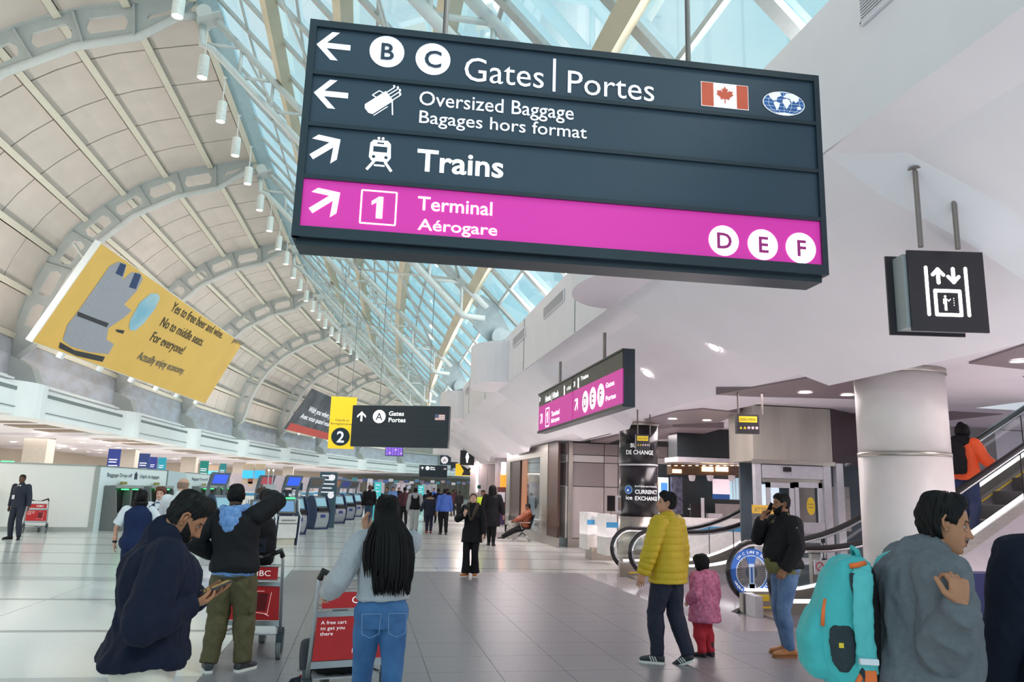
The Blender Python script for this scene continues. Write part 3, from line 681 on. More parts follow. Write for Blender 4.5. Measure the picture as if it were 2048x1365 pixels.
pY(1372, 1008, 1402, 1037, M_rub, 'counter_monitor', .3, .05); pY(1388, 996, 1393, 1038, M_frame, 'glass_post', .5, .05); pY(1404, 1027, 1432, 1038, M_frame, 'document_tray', .4, .2)
pY(1437, 1010, 1560, 1040, mat('stone_grey', (150, 142, 142), .5), 'side_ledge', .1, .3)
for u in (1384, 1420, 1463):
    p = PY(u, 956, Yb-.3); b = MB(); b.lathe([(0, -.1), (.07, -.08), (.09, 0), (.1, .06), (0, .07)], p, n=14); b.build('dome_camera', M_frame, cs)
text('ice', PY(1376, 1020, Yb-.32), (1, 0, 0), (0, 0, 1), .05, M_txtw, cs)
# white arch chair back behind the counter
# ---- lift lobby box
lb = wempty('lift_lobby', PY(1600, 1130, 13.8), label='lift lobby with stainless steel bulkhead over white framed glass doors', cat='lobby')
Yl = 13.8
def pL(u0, v0, u1, v1, m, nm, dy=0.0, t=.06): return pY(u0, v0, u1, v1, m, nm, dy, t, lb, Yl)
rr = rY(Yl, 1505, 790, 1662, 925)
b = MB(); b.box(rr[0], rr[1], Yl, Yl+1.0, rr[2], 3.5); b.build('steel_bulkhead', mat('stainless_sheet', (206, 198, 186), .42, metal=.4, rgb2=(176, 168, 158), scale=1.2, stretch=(2, 2, .4)), lb)
b = MB(); b.hexa([(rr[1]+.01, Yl, rr[2]), (rr[1]+1.1, Yl+.7, rr[2]), (rr[1]+1.1, Yl+.8, rr[2]), (rr[1]+.01, Yl+.1, rr[2]), (rr[1]+.01, Yl, 3.5), (rr[1]+1.1, Yl+.7, 3.5), (rr[1]+1.1, Yl+.8, 3.5), (rr[1]+.01, Yl+.1, 3.5)]); b.build('dark_bulkhead_side', mat('plum_brown_panel', (84, 66, 68), .35, metal=.2), lb)
b = MB(); b.box(rr[0]-.03, rr[1]+.03, Yl-.04, Yl+.02, rr[2]-.05, rr[2]+.03); b.build('bulkhead_trim', M_ss, lb)
pL(1512, 928, 1524, 1130, M_frame, 'door_post', .02, .12); pL(1524, 932, 1650, 958, M_frame, 'door_header', .0, .2); pL(1532, 956, 1648, 966, M_ss, 'door_track', -.05, .1)
pL(1566, 935, 1580, 944, M_rub, 'door_sensor', .05, .05)
pL(1650, 928, 1665, 1135, M_frame, 'door_post', .02, .12); pL(1676, 928, 1690, 1135, M_frame, 'door_post', .02, .12)
for (u0, u1) in ((1536, 1591), (1593, 1648)):
    b = MB(); r = rY(Yl, u0, 966, u1, 1130); z0, z1 = r[2], r[3]; x0, x1 = r[0], r[1]
    b.box(x0, x0+.08, Yl, Yl+.05, z0, z1); b.box(x1-.08, x1, Yl, Yl+.05, z0, z1); b.box(x0, x1, Yl, Yl+.05, z1-.1, z1); b.box(x0, x1, Yl, Yl+.05, z0, z0+.12); b.box(x0, x1, Yl, Yl+.05, z0+(z1-z0)*.26, z0+(z1-z0)*.41)
    dl = b.build('door_leaf', M_frame, lb); b = MB(); b.box(x0+.08, x1-.08, Yl+.02, Yl+.03, z0+.1, z1-.1); b.build('door_glass', M_glass2, dl)
    b = MB(); b.box(x0+.08, x1-.08, Yl+.0, Yl+.015, z0+(z1-z0)*.27, z0+(z1-z0)*.42); b.build('tinted_band', mat('tinted_band', (90, 92, 96), .4), dl)
p = PY(1622, 1013, Yl-.02); b = MB(); b.disc(p, .09, nx=(1, 0, 0), ny=(0, 0, 1), n=20, ry=.17); b.build('oval_sticker', M_yel, lb)
for z in (p.z-.03, p.z+.03): b = MB(); b.box(p.x-.06, p.x+.06, p.y-.006, p.y-.003, z, z+.012); b.build('sticker_mark', M_tan, lb)
r = rY(Yl-.02, 1608, 1046, 1648, 1068); b = MB(); b.box(r[0], r[1], Yl-.06, Yl-.02, r[2], r[3]); b.build('push_bar_notice', M_frame, lb)
pL(1692, 928, 1760, 1000, M_glass2, 'side_glass', .0, .02); b = MB(); b.box(rr[0]+.2, rr[0]+3.6, Yl+.95, Yl+1.0, 0, 3.4); b.build('inner_wall', mat('lobby_inner_teal_grey', (84, 96, 104), .3), lb)
for i in range(3):
    b = MB(); b.box(rr[0]+.6+i*.8, rr[0]+1.0+i*.8, Yl+.85, Yl+.93, .9+.1*i, 2.0); b.build('lift_car_panel', M_scr if i == 0 else M_ss, lb)
# ---- rear wall of the right-hand zone
wall_back = empty('wall_back', kind='structure')
b = MB(); b.box(9.2, 24, 24.9, 25.1, 0, 4); b.box(17, 17.2, -6, 25, 0, 9); b.build('rear_surface', M_white, wall_back)
b = MB(); b.box(11.2, 17, 16.0, 16.2, 0, 3.5); b.build('stair_wall', M_white, wall_back)
r = rY(15.9, 1896, 815, 1990, 1000); b = MB(); b.box(r[0], r[1], 15.85, 15.95, r[2]-.4, r[3]); b.build('recess_panel', mat('recess_grey', (150, 146, 144), .5), wall_back)
# ---- escalators
def escalator(x0, yn, yf, xs, xe, label, ring=.43, decal=False, drop=0.0):
    t = wempty('escalator', (x0, (yn+yf)/2, 0), label=label, cat='escalator'); sl = math.tan(R_(30.5)); H = 1.0
    def hz(x, h0):     # height profile along x
        w = .9
        if x < xs-w: return h0
        if x < xs+w: return h0+sl*(x-xs+w)**2/(4*w)
        return h0+sl*(x-xs)
    X = [xs-.9+1.8*i/8 for i in range(9)]+[xe]
    for y in (yn, yf):
        c = (x0+ring, .14+ring); path = [(c[0]+ring*.25, .16)]+[(c[0]+ring*math.cos(R_(a)), c[1]+ring*math.sin(R_(a))) for a in range(255, 89, -15)]+[(x, hz(x, .14+2*ring)) for x in X]
        b = MB()
        pts = [Vector((px, y, pz)) for px, pz in path]
        for i in range(len(pts)-1): pass
        n = 8; prof = [(-.045, -.02), (-.045, .015), (-.02, .035), (.02, .035), (.045, .015), (.045, -.02)]
        vs = []; m = len(prof)
        for i, p in enumerate(pts):
            d = (pts[min(i+1, len(pts)-1)]-pts[max(i-1, 0)]).normalized(); nz_ = Vector((-d.z, 0, d.x))
            vs += [p+Vector((0, 1, 0))*q[0]+nz_*q[1] for q in prof]
        b.add(vs, [(i*m+k, i*m+(k+1) % m, (i+1)*m+(k+1) % m, (i+1)*m+k) for i in range(len(pts)-1) for k in range(m)]); b.build('handrail', M_rub, t)
        b = MB(); ch = []
        for i, p in enumerate(pts):
            d = (pts[min(i+1, len(pts)-1)]-pts[max(i-1, 0)]).normalized(); nz_ = Vector((-d.z, 0, d.x)); ch.append(p-nz_*.045)
        b.tube(ch, .028, 6); b.build('handrail_track', M_chrome, t, smooth=True)
        # glass
        b = MB(); top = ch; bot = []
        for p in ch: bot.append(Vector((p.x, y, min(p.z, hz(p.x, .30)))))
        vs = [q for p in zip(top, bot) for q in p]
        b.add(vs, [(2*i, 2*i+1, 2*i+3, 2*i+2) for i in range(len(top)-1)]); b.build('glass_panel', M_glass2, t)
        # joints between panes
        for xj in [xs+1.3*j for j in range(int((xe-xs)/1.3)+1)]:
            b = MB(); b.bar((xj, y, hz(xj, .3)), (xj, y, hz(xj, .14+2*ring-.06)), .014, .014); b.build('pane_joint', M_rub, t)
        # skirt and light strip
        sg = 1 if y == yn else -1
        for nm, h0, h1, o0, o1, mm in (('skirt_deck', .16, .31, -.10, .10, M_ss), ('light_strip', .315, .345, .03, .06, M_led), ('safety_line', .06, .09, .102, .108, M_yel)):
            b = MB(); xx = [x0+.25]+X
            for i in range(len(xx)-1):
                a, c_ = xx[i], xx[i+1]; ya, yb = (y+sg*o0, y+sg*o1); ya, yb = min(ya, yb), max(ya, yb)
                b.hexa([(a, ya, hz(a, h0)), (c_, ya, hz(c_, h0)), (c_, yb, hz(c_, h0)), (a, yb, hz(a, h0)), (a, ya, hz(a, h1)), (c_, ya, hz(c_, h1)), (c_, yb, hz(c_, h1)), (a, yb, hz(a, h1))])
            b.build(nm, mm, t)
        b = MB(); xx = [x0+.25]+X
        for i in range(len(xx)-1):
            a, c_ = xx[i], xx[i+1]; ya, yb = y-.07, y+.07
            b.hexa([(a, ya, max(0, hz(a, -1.1))), (c_, ya, max(0, hz(c_, -1.1))), (c_, yb, max(0, hz(c_, -1.1))), (a, yb, max(0, hz(a, -1.1))), (a, ya, hz(a, .17)), (c_, ya, hz(c_, .17)), (c_, yb, hz(c_, .17)), (a, yb, hz(a, .17))])
        b.build('outer_cladding', mat('escalator_cladding', (186, 178, 182), .3, metal=.5), t)
    b = MB(); b.box(x0+.3, xs-.2, yn+.1, yf-.1, 0.0, .03); b.build('landing_plate', M_ss, t)
    st = .4; x = xs-.5
    while x < xe-.4:
        z = max(.03, hz(x+.2, 0.0)); b = MB(); b.box(x, x+st, yn+.11, yf-.11, z-.22 if z > .1 else 0, z); s_ = b.build('step', mat('step_grey', (88, 86, 88), .4, metal=.4), t); x += st
    b = MB(); b.hexa([(x0+.45, yn-.1, 0), (x0+.62, yn-.1, 0), (x0+.62, yf+.1, 0), (x0+.45, yf+.1, 0), (x0+.5, yn-.1, .3), (x0+.6, yn-.1, .3), (x0+.6, yf+.1, .3), (x0+.5, yf+.1, .3)]) if False else b.box(x0+.1, x0+.3, yf-.25, yf-.15, 0, .3)
    b.build('inlet_post', M_ss, t)
    return t, hz
eB, hzB = escalator(PD(1258, 1100, 15.4).x, 15.15, 16.3, 7.6, 11.5, 'far escalator rising right in front of the exchange booth', .43)
eA, hzA = escalator(PD(1455, 1150, 11.8).x, 10.15, 11.4, 7.25, 13.0, 'near escalator rising right with a blue round decal on its glass', .455)
# round sanitiser decal on the far balustrade glass
M_dblue = mat('decal_blue', (46, 104, 190), .4); M_dw = mat('decal_pale', (190, 208, 232), .4)
yd = 11.4-.03; dc = PY(1503, 1146, yd); R0 = .36
def ring(mb, c, r0, r1, y, n=40):
    for i in range(n):
        a, b_ = 2*math.pi*i/n, 2*math.pi*(i+1)/n
        mb.quad((c.x+r0*math.cos(a), y, c.z+r0*math.sin(a)), (c.x+r0*math.cos(b_), y, c.z+r0*math.sin(b_)), (c.x+r1*math.cos(b_), y, c.z+r1*math.sin(b_)), (c.x+r1*math.cos(a), y, c.z+r1*math.sin(a)))
b = MB(); ring(b, dc, .26, R0, yd); b.build('decal_ring', M_dblue, eA)
b = MB(); ring(b, dc, .245, .262, yd-.003); b.build('decal_inner_ring', M_dw, eA)
for i in range(40):
    a = 2*math.pi*i/40
    if abs(math.atan2(math.sin(a-math.pi/2), math.cos(a-math.pi/2))) < .35: continue
    b = MB(); q = Vector((math.cos(a), 0, math.sin(a))); s_ = Vector((-math.sin(a), 0, math.cos(a)))*.008; c0 = Vector((dc.x, yd, dc.z))
    b.quad(c0+q*.1-s_*.6, c0+q*.1+s_*.6, c0+q*.24+s_, c0+q*.24-s_); b.build('decal_ray', mat('decal_ray_tan', (150, 140, 140), .4), eA)
b = MB(); b.add([(dc.x-.09, yd-.004, dc.z+.24), (dc.x+.09, yd-.004, dc.z+.24), (dc.x+.05, yd-.004, dc.z+.12), (dc.x-.05, yd-.004, dc.z+.12)], [(0, 1, 2, 3)]); b.build('decal_wedge', M_dblue, eA)
b = MB(); b.box(dc.x-.045, dc.x+.045, yd-.008, yd-.005, dc.z-.24, dc.z+.13); b.box(dc.x-.065, dc.x+.065, yd-.008, yd-.005, dc.z-.25, dc.z-.17); b.build('decal_lamp', M_dw, eA)
b = MB(); b.box(dc.x-.015, dc.x+.015, yd-.011, yd-.009, dc.z-.15, dc.z+.08); b.build('decal_lamp_slot', M_dblue, eA)
def arc_text(s, c, r, y, a0, a1, h, m, par, flip=False):
    for i, chh in enumerate(s):
        if chh == ' ': continue
        a = a0+(a1-a0)*(i+.5)/len(s); q = Vector((math.cos(a), 0, math.sin(a))); tg = Vector((math.sin(a), 0, -math.cos(a)))
        if flip: tg, up_ = -tg, -q
        else: up_ = q
        text(chh, Vector((c.x, y, c.z))+q*(r if not flip else r+h)-tg*h*.35, tg, up_, h, m, par, name='letter', depth=.003)
arc_text('UV-C SANITIZED', dc, .285, yd-.002, R_(140), R_(40), .045, M_txtw, eA)
arc_text('HANDRAIL FOR YOUR SAFETY', dc, .285, yd-.002, R_(205), R_(335), .04, M_txtw, eA, True)
# things around the escalator foot
t = wempty('attention_stand', PD(1540, 1080, 12.4), label='grey floor stand with yellow attention header beside the man on the phone', cat='sign stand')
r = [PD(1505, 1010, 12.4), PD(1567, 1010, 12.4)]; yy = r[0].y
b = MB(); b.box(r[0].x, r[1].x, yy, yy+.03, PD(1530, 1086, 12.4).z, PD(1530, 1028, 12.4).z); b.build('grey_board', mat('board_grey', (96, 96, 98), .5), t)
b = MB(); b.box(r[0].x, r[1].x, yy, yy+.03, PD(1530, 1028, 12.4).z, PD(1530, 1011, 12.4).z); b.build('yellow_header', mat('header_amber', (232, 184, 70), .5), t)
text('ATTENTION', (r[0].x+.03, yy, PD(1530, 1025, 12.4).z), (1, 0, 0), (0, 0, 1), .075, M_tan, t, width=.44)
for i, vv in enumerate((1036, 1054, 1070)):
    b = MB(); z = PD(1530, vv, 12.4).z; b.box(r[0].x+.04, r[1].x-.04, yy-.004, yy, z-.05, z); b.build('label_strip', M_frame, t)
b = MB(); b.tube([((r[0].x+r[1].x)/2, yy+.05, 0), ((r[0].x+r[1].x)/2, yy+.05, 1.2)], .03, 10); b.build('post', M_ss, t); b = MB(); b.lathe([(0, 0), (.2, 0), (.2, .02), (.03, .03)], ((r[0].x+r[1].x)/2, yy+.05, 0), n=20); b.build('base', M_ss, t)
p = PZ(1535, 1186, .02); t = wempty('guard_block', (p.x, p.y, 0), label='low white guard block with yellow sticker at the near escalator foot', cat='guard')
b = MB(); q = PD(1508, 1228, 11.2); b.box(q.x, q.x+.12, q.y-.05, q.y+.25, 0, .3); b.build('block', M_frame, t)
b = MB(); b.box(q.x+.125, q.x+.36, q.y+.2, q.y+.22, .2, .29); b.build('sticker', M_yel, t)
p = PZ(1486, 1226); t = wempty('floor_wedge', (p.x, p.y, 0), label='small black rubber wedge lying on the floor left of the near escalator', cat='wedge')
b = MB(); b.add([(p.x-.15, p.y-.08, 0), (p.x+.17, p.y-.08, 0), (p.x+.17, p.y+.1, 0), (p.x-.15, p.y+.1, 0), (p.x-.03, p.y, .09), (p.x+.05, p.y, .085)], [(0, 1, 5, 4), (1, 2, 5), (2, 3, 4, 5), (3, 0, 4), (3, 2, 1, 0)]); b.build('wedge', M_rub, t)
p = PZ(1632, 1205); t = wempty('barrier_post', (p.x, p.y, 0), label='slim steel barrier post with slanted sensor head right of the man on the phone', cat='post')
b = MB(); b.box(p.x-.07, p.x+.07, p.y-.05, p.y+.05, 0, .82); b.build('post', M_ss, t)
b = MB(); b.hexa([(p.x-.08, p.y-.06, .8), (p.x+.09, p.y-.06, .8), (p.x+.09, p.y+.06, .8), (p.x-.08, p.y+.06, .8), (p.x-.08, p.y-.06, .86), (p.x+.09, p.y-.06, .98), (p.x+.09, p.y+.06, .98), (p.x-.08, p.y+.06, .86)]); b.build('head', M_rub, t)
b = MB(); b.tube([(p.x, p.y-.062, .55), (p.x, p.y-.05, .55)], .03, 12); b.build('button', M_rub, t)
t = wempty('prohibition_panel', PD(1650, 1130, 11.0), label='white panel with two red crossed circles behind the teal backpack', cat='sign')
q = PD(1630, 1150, 10.9); b = MB(); b.box(q.x, q.x+.36, q.y, q.y+.02, q.z, q.z+.2); b.build('board', M_frame, t)
for dx in (.08, .26):
    b = MB(); c_ = Vector((q.x+dx, 0, q.z+.11)); ring(b, c_, .05, .065, q.y-.004, 20); b.bar((c_.x-.04, q.y-.004, c_.z-.04), (c_.x+.04, q.y-.004, c_.z+.04), .012, .002); b.build('crossed_circle', mat('sign_red', (180, 50, 50), .5), t)
# navy bench seats right edge
p = PD(1945, 1180, 8.2); t = wempty('navy_bench', (p.x, p.y, 0), label='navy vinyl waiting bench at the right edge beyond the grey sweater man', cat='bench')
for i in range(2):
    x = p.x-.18+i*.55
    b = MB(); b.box(x, x+.5, p.y, p.y+.5, .40, .47); b.build('seat', mat('navy_vinyl', (26, 34, 84), .35), t, bevel=.02)
    b = MB(); b.hexa([(x, p.y+.45, .45), (x+.5, p.y+.45, .45), (x+.5, p.y+.52, .45), (x, p.y+.52, .45), (x, p.y+.55, .95), (x+.5, p.y+.55, .95), (x+.5, p.y+.61, .95), (x, p.y+.61, .95)]); b.build('backrest', mat('navy_vinyl', (26, 34, 84), .35), t, bevel=.02)
b = MB(); b.tube([(p.x-.2, p.y+.3, .36), (p.x+1.0, p.y+.3, .36)], .03, 8); b.build('beam', M_chrome, t)
for x in (p.x, p.x+.8):
    b = MB(); b.tube([(x, p.y, .02), (x, p.y+.3, .36), (x, p.y+.6, .02)], .025, 8); b.build('leg', M_chrome, t)
# far right-hand structures
tf = wempty('curved_kiosk_wall', (5.2, 46, 0), label='tall beige panelled block with a bright vertical light far down the hall on the right', cat='wall block')
for i in range(3):
    for j in range(2):
        r = rY(46, 941+i*17, 884+j*44, 957+i*17, 926+j*62); b = MB(); b.box(r[0], r[1], 46, 46.2, r[2] if j == 0 else 0, r[3]); b.build('panel', M_pink, tf)
r = rY(45.9, 955, 880, 957.5, 985); b = MB(); b.box(r[0], r[1], 45.9, 45.95, r[2], r[3]); b.build('light_tube', M_led, tf)
r = rY(45.9, 954, 971, 961, 978); b = MB(); b.box(r[0], r[1], 45.8, 45.85, r[2], r[3]); b.build('green_notice', mat('notice_green', (24, 84, 74), .5), tf)
to = wempty('orange_shop_front', (7, 38, 0), label='orange shop sign over a maroon display between the far kiosk and the shopfront', cat='shopfront')
for (u0, v0, u1, v1, m, nm, Y) in ((1001, 945, 1014, 975, lum('orange_sign', (240, 130, 40), .7), 'orange_sign', 39), (994, 975, 1014, 1050, mat('maroon_case', (96, 50, 44), .5), 'display_case', 39), (1003, 925, 1012, 950, M_led, 'bright_fixture', 38.5), (996, 985, 1010, 1005, M_frame, 'poster', 38.8), (996, 1030, 1008, 1050, mat('purple_panel', (58, 40, 84), .5), 'purple_panel', 38.8)):
    r = rY(Y, u0, v0, u1, v1); b = MB(); b.box(r[0], r[1], Y, Y+.1, r[2], r[3]); b.build(nm, m, to)
r = rY(40, 990, 920, 1050, 1050); b = MB(); b.box(r[0], r[1]+3, 40, 40.2, 0, 3.5); b.build('surround', M_frame, to)
# ---- downlights that show in the photograph
DLL = ['nearest round downlight on the soffit, left of the lift sign', 'round downlight on the soffit just left of the lift sign', 'round downlight on the soffit under the large sign', 'round downlight on the soffit right of the angled magenta sign', 'downlight in the dark recess left of the white column', 'downlight in the dark recess touching the white column', 'left front downlight in the recess over the exchange booth', 'right front downlight in the recess over the exchange booth', 'rear downlight in the recess over the exchange booth', 'tiny downlight on the soffit edge above the black column', 'downlight in the ceiling recess at the right picture edge', 'small far downlight on the soffit below the angled sign', 'second small far downlight on the soffit below the angled sign']
for _i, (u, v, z, w) in enumerate(((1720, 525, None, 26), (1785, 551, None, 0), (1428, 692, None, 26), (1294, 746, None, 26), (1610, 785, 3.37, 26), (1695, 790, 3.37, 0), (1345, 838, 3.37, 26), (1414, 841, 3.37, 0), (1345, 870, 3.37, 26), (1228, 843, None, 0), (2040, 722, 3.37, 30), (1060, 795, None, 0), (1075, 807, None, 0))):
    if z is None:
        lo_, hi_ = 2., 40.
        for _ in range(40):
            md = (lo_+hi_)/2; q = PD(u, v, md)
            if q.z < zr(q.x)-.0: lo_ = md
            else: hi_ = md
        q = PD(u, v, lo_)-Vector((0, 0, .02))
    else: q = PZ(u, v, z)
    dl_ = downlight(q, w, label=DLL[_i], real=w > 0, color=(1, .88, .86))
    if z is None:
        dl_.rotation_euler = (0, R_(35) if q.x > 4.3 else R_(18), 0)
    dl_['group'] = 'downlights in dark recesses' if z else 'downlights on the sloping soffit'
# ================================================ SIGNS
M_sfr = mat('sign_frame_blue_black', (34, 46, 56), 0.35)
M_spn = mat('sign_panel_slate', (50, 66, 82), 0.45, var=0.02)
M_spd = mat('sign_panel_dark', (38, 46, 56), 0.4, var=.02)
M_mag = lum('backlit_magenta', (192, 42, 148), 0.42)
M_magd = lum('magenta_letter', (150, 30, 112), 0.25)
M_let = lum('backlit_letter', (244, 240, 248), 0.30)
M_let2 = lum('bright_backlit_letter', (255, 255, 255), .8)
M_red = mat('flag_red', (226, 92, 62), 0.5); M_flag = lum('flag_white', (240, 236, 236), 0.3)
M_sea = mat('globe_blue', (48, 104, 172), 0.45); M_slate_t = mat('letter_slate', (46, 62, 80), 0.5)
M_pole = mat('pole_bronze_grey', (140, 130, 126), 0.35, metal=0.5)
M_cable = mat('cable_grey', (120, 126, 128), 0.4)
class Plane:
    """drawing surface: origin, x and y directions; f() maps metres to the world"""
    def __init__(s, O, X, Y=(0, 0, 1)): s.O = Vector(O); s.X = Vector(X).normalized(); s.Y = Vector(Y).normalized(); s.N = s.X.cross(s.Y).normalized()
    def f(s, x, y, h=0.0): return s.O+s.X*x+s.Y*y+s.N*h
    def pick(s, u, v):
        r = MW @ _cd(u, v); e = Vector((0, 0, EYE)); t = (s.O-e).dot(s.N)/r.dot(s.N); p = e+r*t-s.O; return p.dot(s.X), p.dot(s.Y)
    def line(s, mb, x0, y0, x1, y1, w, h=.004):
        d = Vector((x1-x0, y1-y0)).normalized()*w/2; mb.quad(s.f(x0+d.y, y0-d.x, h), s.f(x1+d.y, y1-d.x, h), s.f(x1-d.y, y1+d.x, h), s.f(x0-d.y, y0+d.x, h))
    def disc(s, mb, x, y, r, h=.004, ry=None): mb.disc(s.f(x, y, h), r, nx=s.X, ny=s.Y, n=28, ry=ry)
    def rect(s, mb, x0, y0, x1, y1, h=.004): mb.quad(s.f(x0, y0, h), s.f(x1, y0, h), s.f(x1, y1, h), s.f(x0, y1, h))
    def poly(s, mb, pts, cx, cy, k, h=.004): mb.add([s.f(cx+x*k, cy+y*k, h) for x, y in pts], [tuple(range(len(pts)))])
    def text(s, t, x, y, hgt, m, par, width=None, bold=.0, align='LEFT', h=.005, name='lettering'): return text(t, s.f(x, y, h), s.X, s.Y, hgt, m, par, align=align, width=width, bold=bold, depth=0, name=name)
    def box(s, mb, x0, x1, y0, y1, h0, h1): mb.hexa([s.f(x0, y0, h0), s.f(x1, y0, h0), s.f(x1, y0, h1), s.f(x0, y0, h1), s.f(x0, y1, h0), s.f(x1, y1, h0), s.f(x1, y1, h1), s.f(x0, y1, h1)])
def arrow(P, cx, cy, sz, ang, m, par, w=.16):
    b = MB(); c, s_ = math.cos(R_(ang)), math.sin(R_(ang)); f = lambda x, y: (cx+(x*c-y*s_)*sz, cy+(x*s_+y*c)*sz)
    pts = [[(-.5, -w/2), (.36, -w/2), (.36, w/2), (-.5, w/2)], [(.5, 0), (.06, .46), (-.16, .46), (.28, 0)], [(.5, 0), (.28, 0), (-.16, -.46), (.06, -.46)]]
    for q in pts: b.add([P.f(*f(*p), .004) for p in q], [(0, 1, 2, 3)])
    return b.build('arrow', m, par)
LEAF = [(0, 1), (.16, .68), (.33, .78), (.25, .34), (.50, .60), (.57, .46), (.86, .52), (.74, .24), (.90, .12), (.44, -.26), (.50, -.44), (.05, -.36), (.05, -.85)]
LEAF = LEAF+[(-x, y) for x, y in reversed(LEAF[1:])]
# ---- the large sign
Lb = PZ(583, 473, 3.05); Rb = PZ(1655, 552, 3.05)
P1 = Plane(Lb, Rb-Lb); Wd = (Rb-Lb).length
if P1.N.y > 0: pass
hL = P1.pick(612, 25)[1]; hR = P1.pick(1637, 168)[1]; Ht = (hL+hR)/2
big = wempty('direction_sign', (Lb+Rb)/2, label='large hanging sign reading Gates, Oversized Baggage, Trains and Terminal with a magenta bottom row', cat='sign')
sgn = -1 if P1.N.y > 0 else 1       # +h must come towards the camera
DB = -.24
b = MB(); P1.box(b, 0, Wd, 0, Ht, DB, -.012); b.build('housing', M_sfr, big)
rows = [0.02+Ht*0.045]
ys = [.07, .07+(Ht-.10)*.25, .07+(Ht-.10)*.5, .07+(Ht-.10)*.75, Ht-.03]
yv = [P1.pick(595, 451)[1], P1.pick(599, 347)[1], P1.pick(609, 240)[1], P1.pick(607, 132)[1], P1.pick(612, 33)[1]]
yr = [P1.pick(1645, 545)[1], P1.pick(1643, 446)[1], P1.pick(1639, 352)[1], P1.pick(1633, 261)[1], P1.pick(1637, 176)[1]]
ys = [(a+c)/2 for a, c in zip(yv, yr)]; ys[0] = max(ys[0], .05); ys[4] = min(ys[4], Ht-.03)
for i in range(4):
    b = MB(); P1.box(b, .04, Wd-.035, ys[i]+.012, ys[i+1]-.012, -.02, .0); b.build('sign_row', M_mag if i == 0 else M_spn, big)
for i in range(5):
    b = MB(); P1.box(b, 0, Wd, ys[i]-.012 if i else 0, ys[i]+.012 if i < 4 else Ht, -.02, .018); b.build('frame_bar', M_sfr, big)
for x0, x1 in ((0, .04), (Wd-.035, Wd)):
    b = MB(); P1.box(b, x0, x1, 0, Ht, -.02, .019); b.build('frame_stile', M_sfr, big)
b = MB(); P1.box(b, .02, Wd-.02, -.035, 0, DB+.02, -.03); b.build('bottom_cover', M_sfr, big)
for (u, v, uv1) in ((893, 40, -60), (1391, 130, -60)):
    x, y = P1.pick(u, v); q = P1.f(x, 0, -.12); b = MB(); b.tube([(q.x, q.y, 3.05+Ht-.01), (q.x, q.y, 7.4)], .017, 10); b.build('suspension_pole', M_pole, big)
def kk(u, v, px): x, y = P1.pick(u, v); x2, y2 = P1.pick(u+px, v+px*.075); return x2-x
def bt(s, u, v, uend, vtop, m, **k):
    x, y = P1.pick(u, v); x2, _ = P1.pick(uend, v+(uend-u)*k.pop('sl', .11)); _, y3 = P1.pick(u, vtop); P1.text(s, x, y, y3-y, m, big, width=x2-x, **k)
bt('Gates', 928, 161, 1087, 112, M_let, bold=.0); bt('Portes', 1135, 186, 1308, 139, M_let)
b = MB(); x, y0 = P1.pick(1108, 184); _, y1 = P1.pick(1108, 118); P1.rect(b, x-.01, y0, x+.008, y1); b.build('divider_mark', M_let, big)
bt('Oversized Baggage', 838, 210, 1147, 181, M_let, bold=.005); bt('Bagages hors format', 838, 246, 1173, 220, M_let, bold=.005)
bt('Trains', 833, 341, 1006, 297, M_let2, bold=.018, sl=.09); bt('Terminal', 835, 420, 984, 392, M_let2, bold=.01, sl=.075); bt('Aérogare', 835, 460, 994, 437 , M_let2, bold=.01, sl=.075)
for u, v, a, m in ((667, 93, 180, M_let), (662, 189, 180, M_let), (652, 297, 38, M_let2), (651, 404, 38, M_let2)):
    x, y = P1.pick(u, v); arrow(P1, x, y, .195, a, m, big, .18)
def badge(ch, u, v, rpx, m, mt, sc=1.0):
    x, y = P1.pick(u, v); x2, _ = P1.pick(u+rpx, v); r = x2-x; b = MB(); P1.disc(b, x, y, r); b.build('badge', m, big)
    P1.text(ch, x, y-r*.52, r*1.05, mt, big, align='CENTER', bold=.02, h=.009)
badge('B', 774, 104, 35, M_let, M_slate_t); badge('C', 866, 119, 35, M_let, M_slate_t)
for ch, u, v in (('D', 1447, 482), ('E', 1525, 490), ('F', 1601, 497)): badge(ch, u, v, 30, M_let2, M_magd)
x, y = P1.pick(757, 416); b = MB(); q = .095
for a_, c_, d_, e_ in ((-q, -q, q, -q), (q, -q, q, q), (q, q, -q, q), (-q, q, -q, -q)): P1.line(b, x+a_*1.03, y+c_*1.03, x+d_*1.03, y+e_*1.03, .009)
b.build('box_outline', M_let2, big); b = MB(); P1.poly(b, [(-.012, -.065), (.024, -.065), (.024, .065), (.0, .065), (-.04, .035), (-.04, .012), (-.012, .03)], x, y, 1, .006); b.build('digit_one', M_let2, big)
# train pictogram
x, y = P1.pick(760, 309); b = MB()
P1.poly(b, [(-.062, -.02), (-.045, -.045), (.045, -.045), (.062, -.02), (.058, .065), (.04, .085), (-.04, .085), (-.058, .065)], x, y, 1)
P1.line(b, x-.03, y-.045, x-.07, y-.1, .015); P1.line(b, x+.03, y-.045, x+.07, y-.1, .015); P1.line(b, x-.03, y-.07, x+.03, y-.07, .010); P1.disc(b, x-.012, y+.097, .008); P1.disc(b, x+.012, y+.097, .008); b.build('train_pictogram', M_let2, big)
b = MB(); P1.rect(b, x-.04, y+.01, x+.04, y+.045, .008); P1.disc(b, x-.035, y-.02, .010, .008); P1.disc(b, x+.035, y-.02, .010, .008); P1.rect(b, x-.02, y+.06, x+.02, y+.07, .008); b.build('train_pictogram_cutout', M_spn, big)
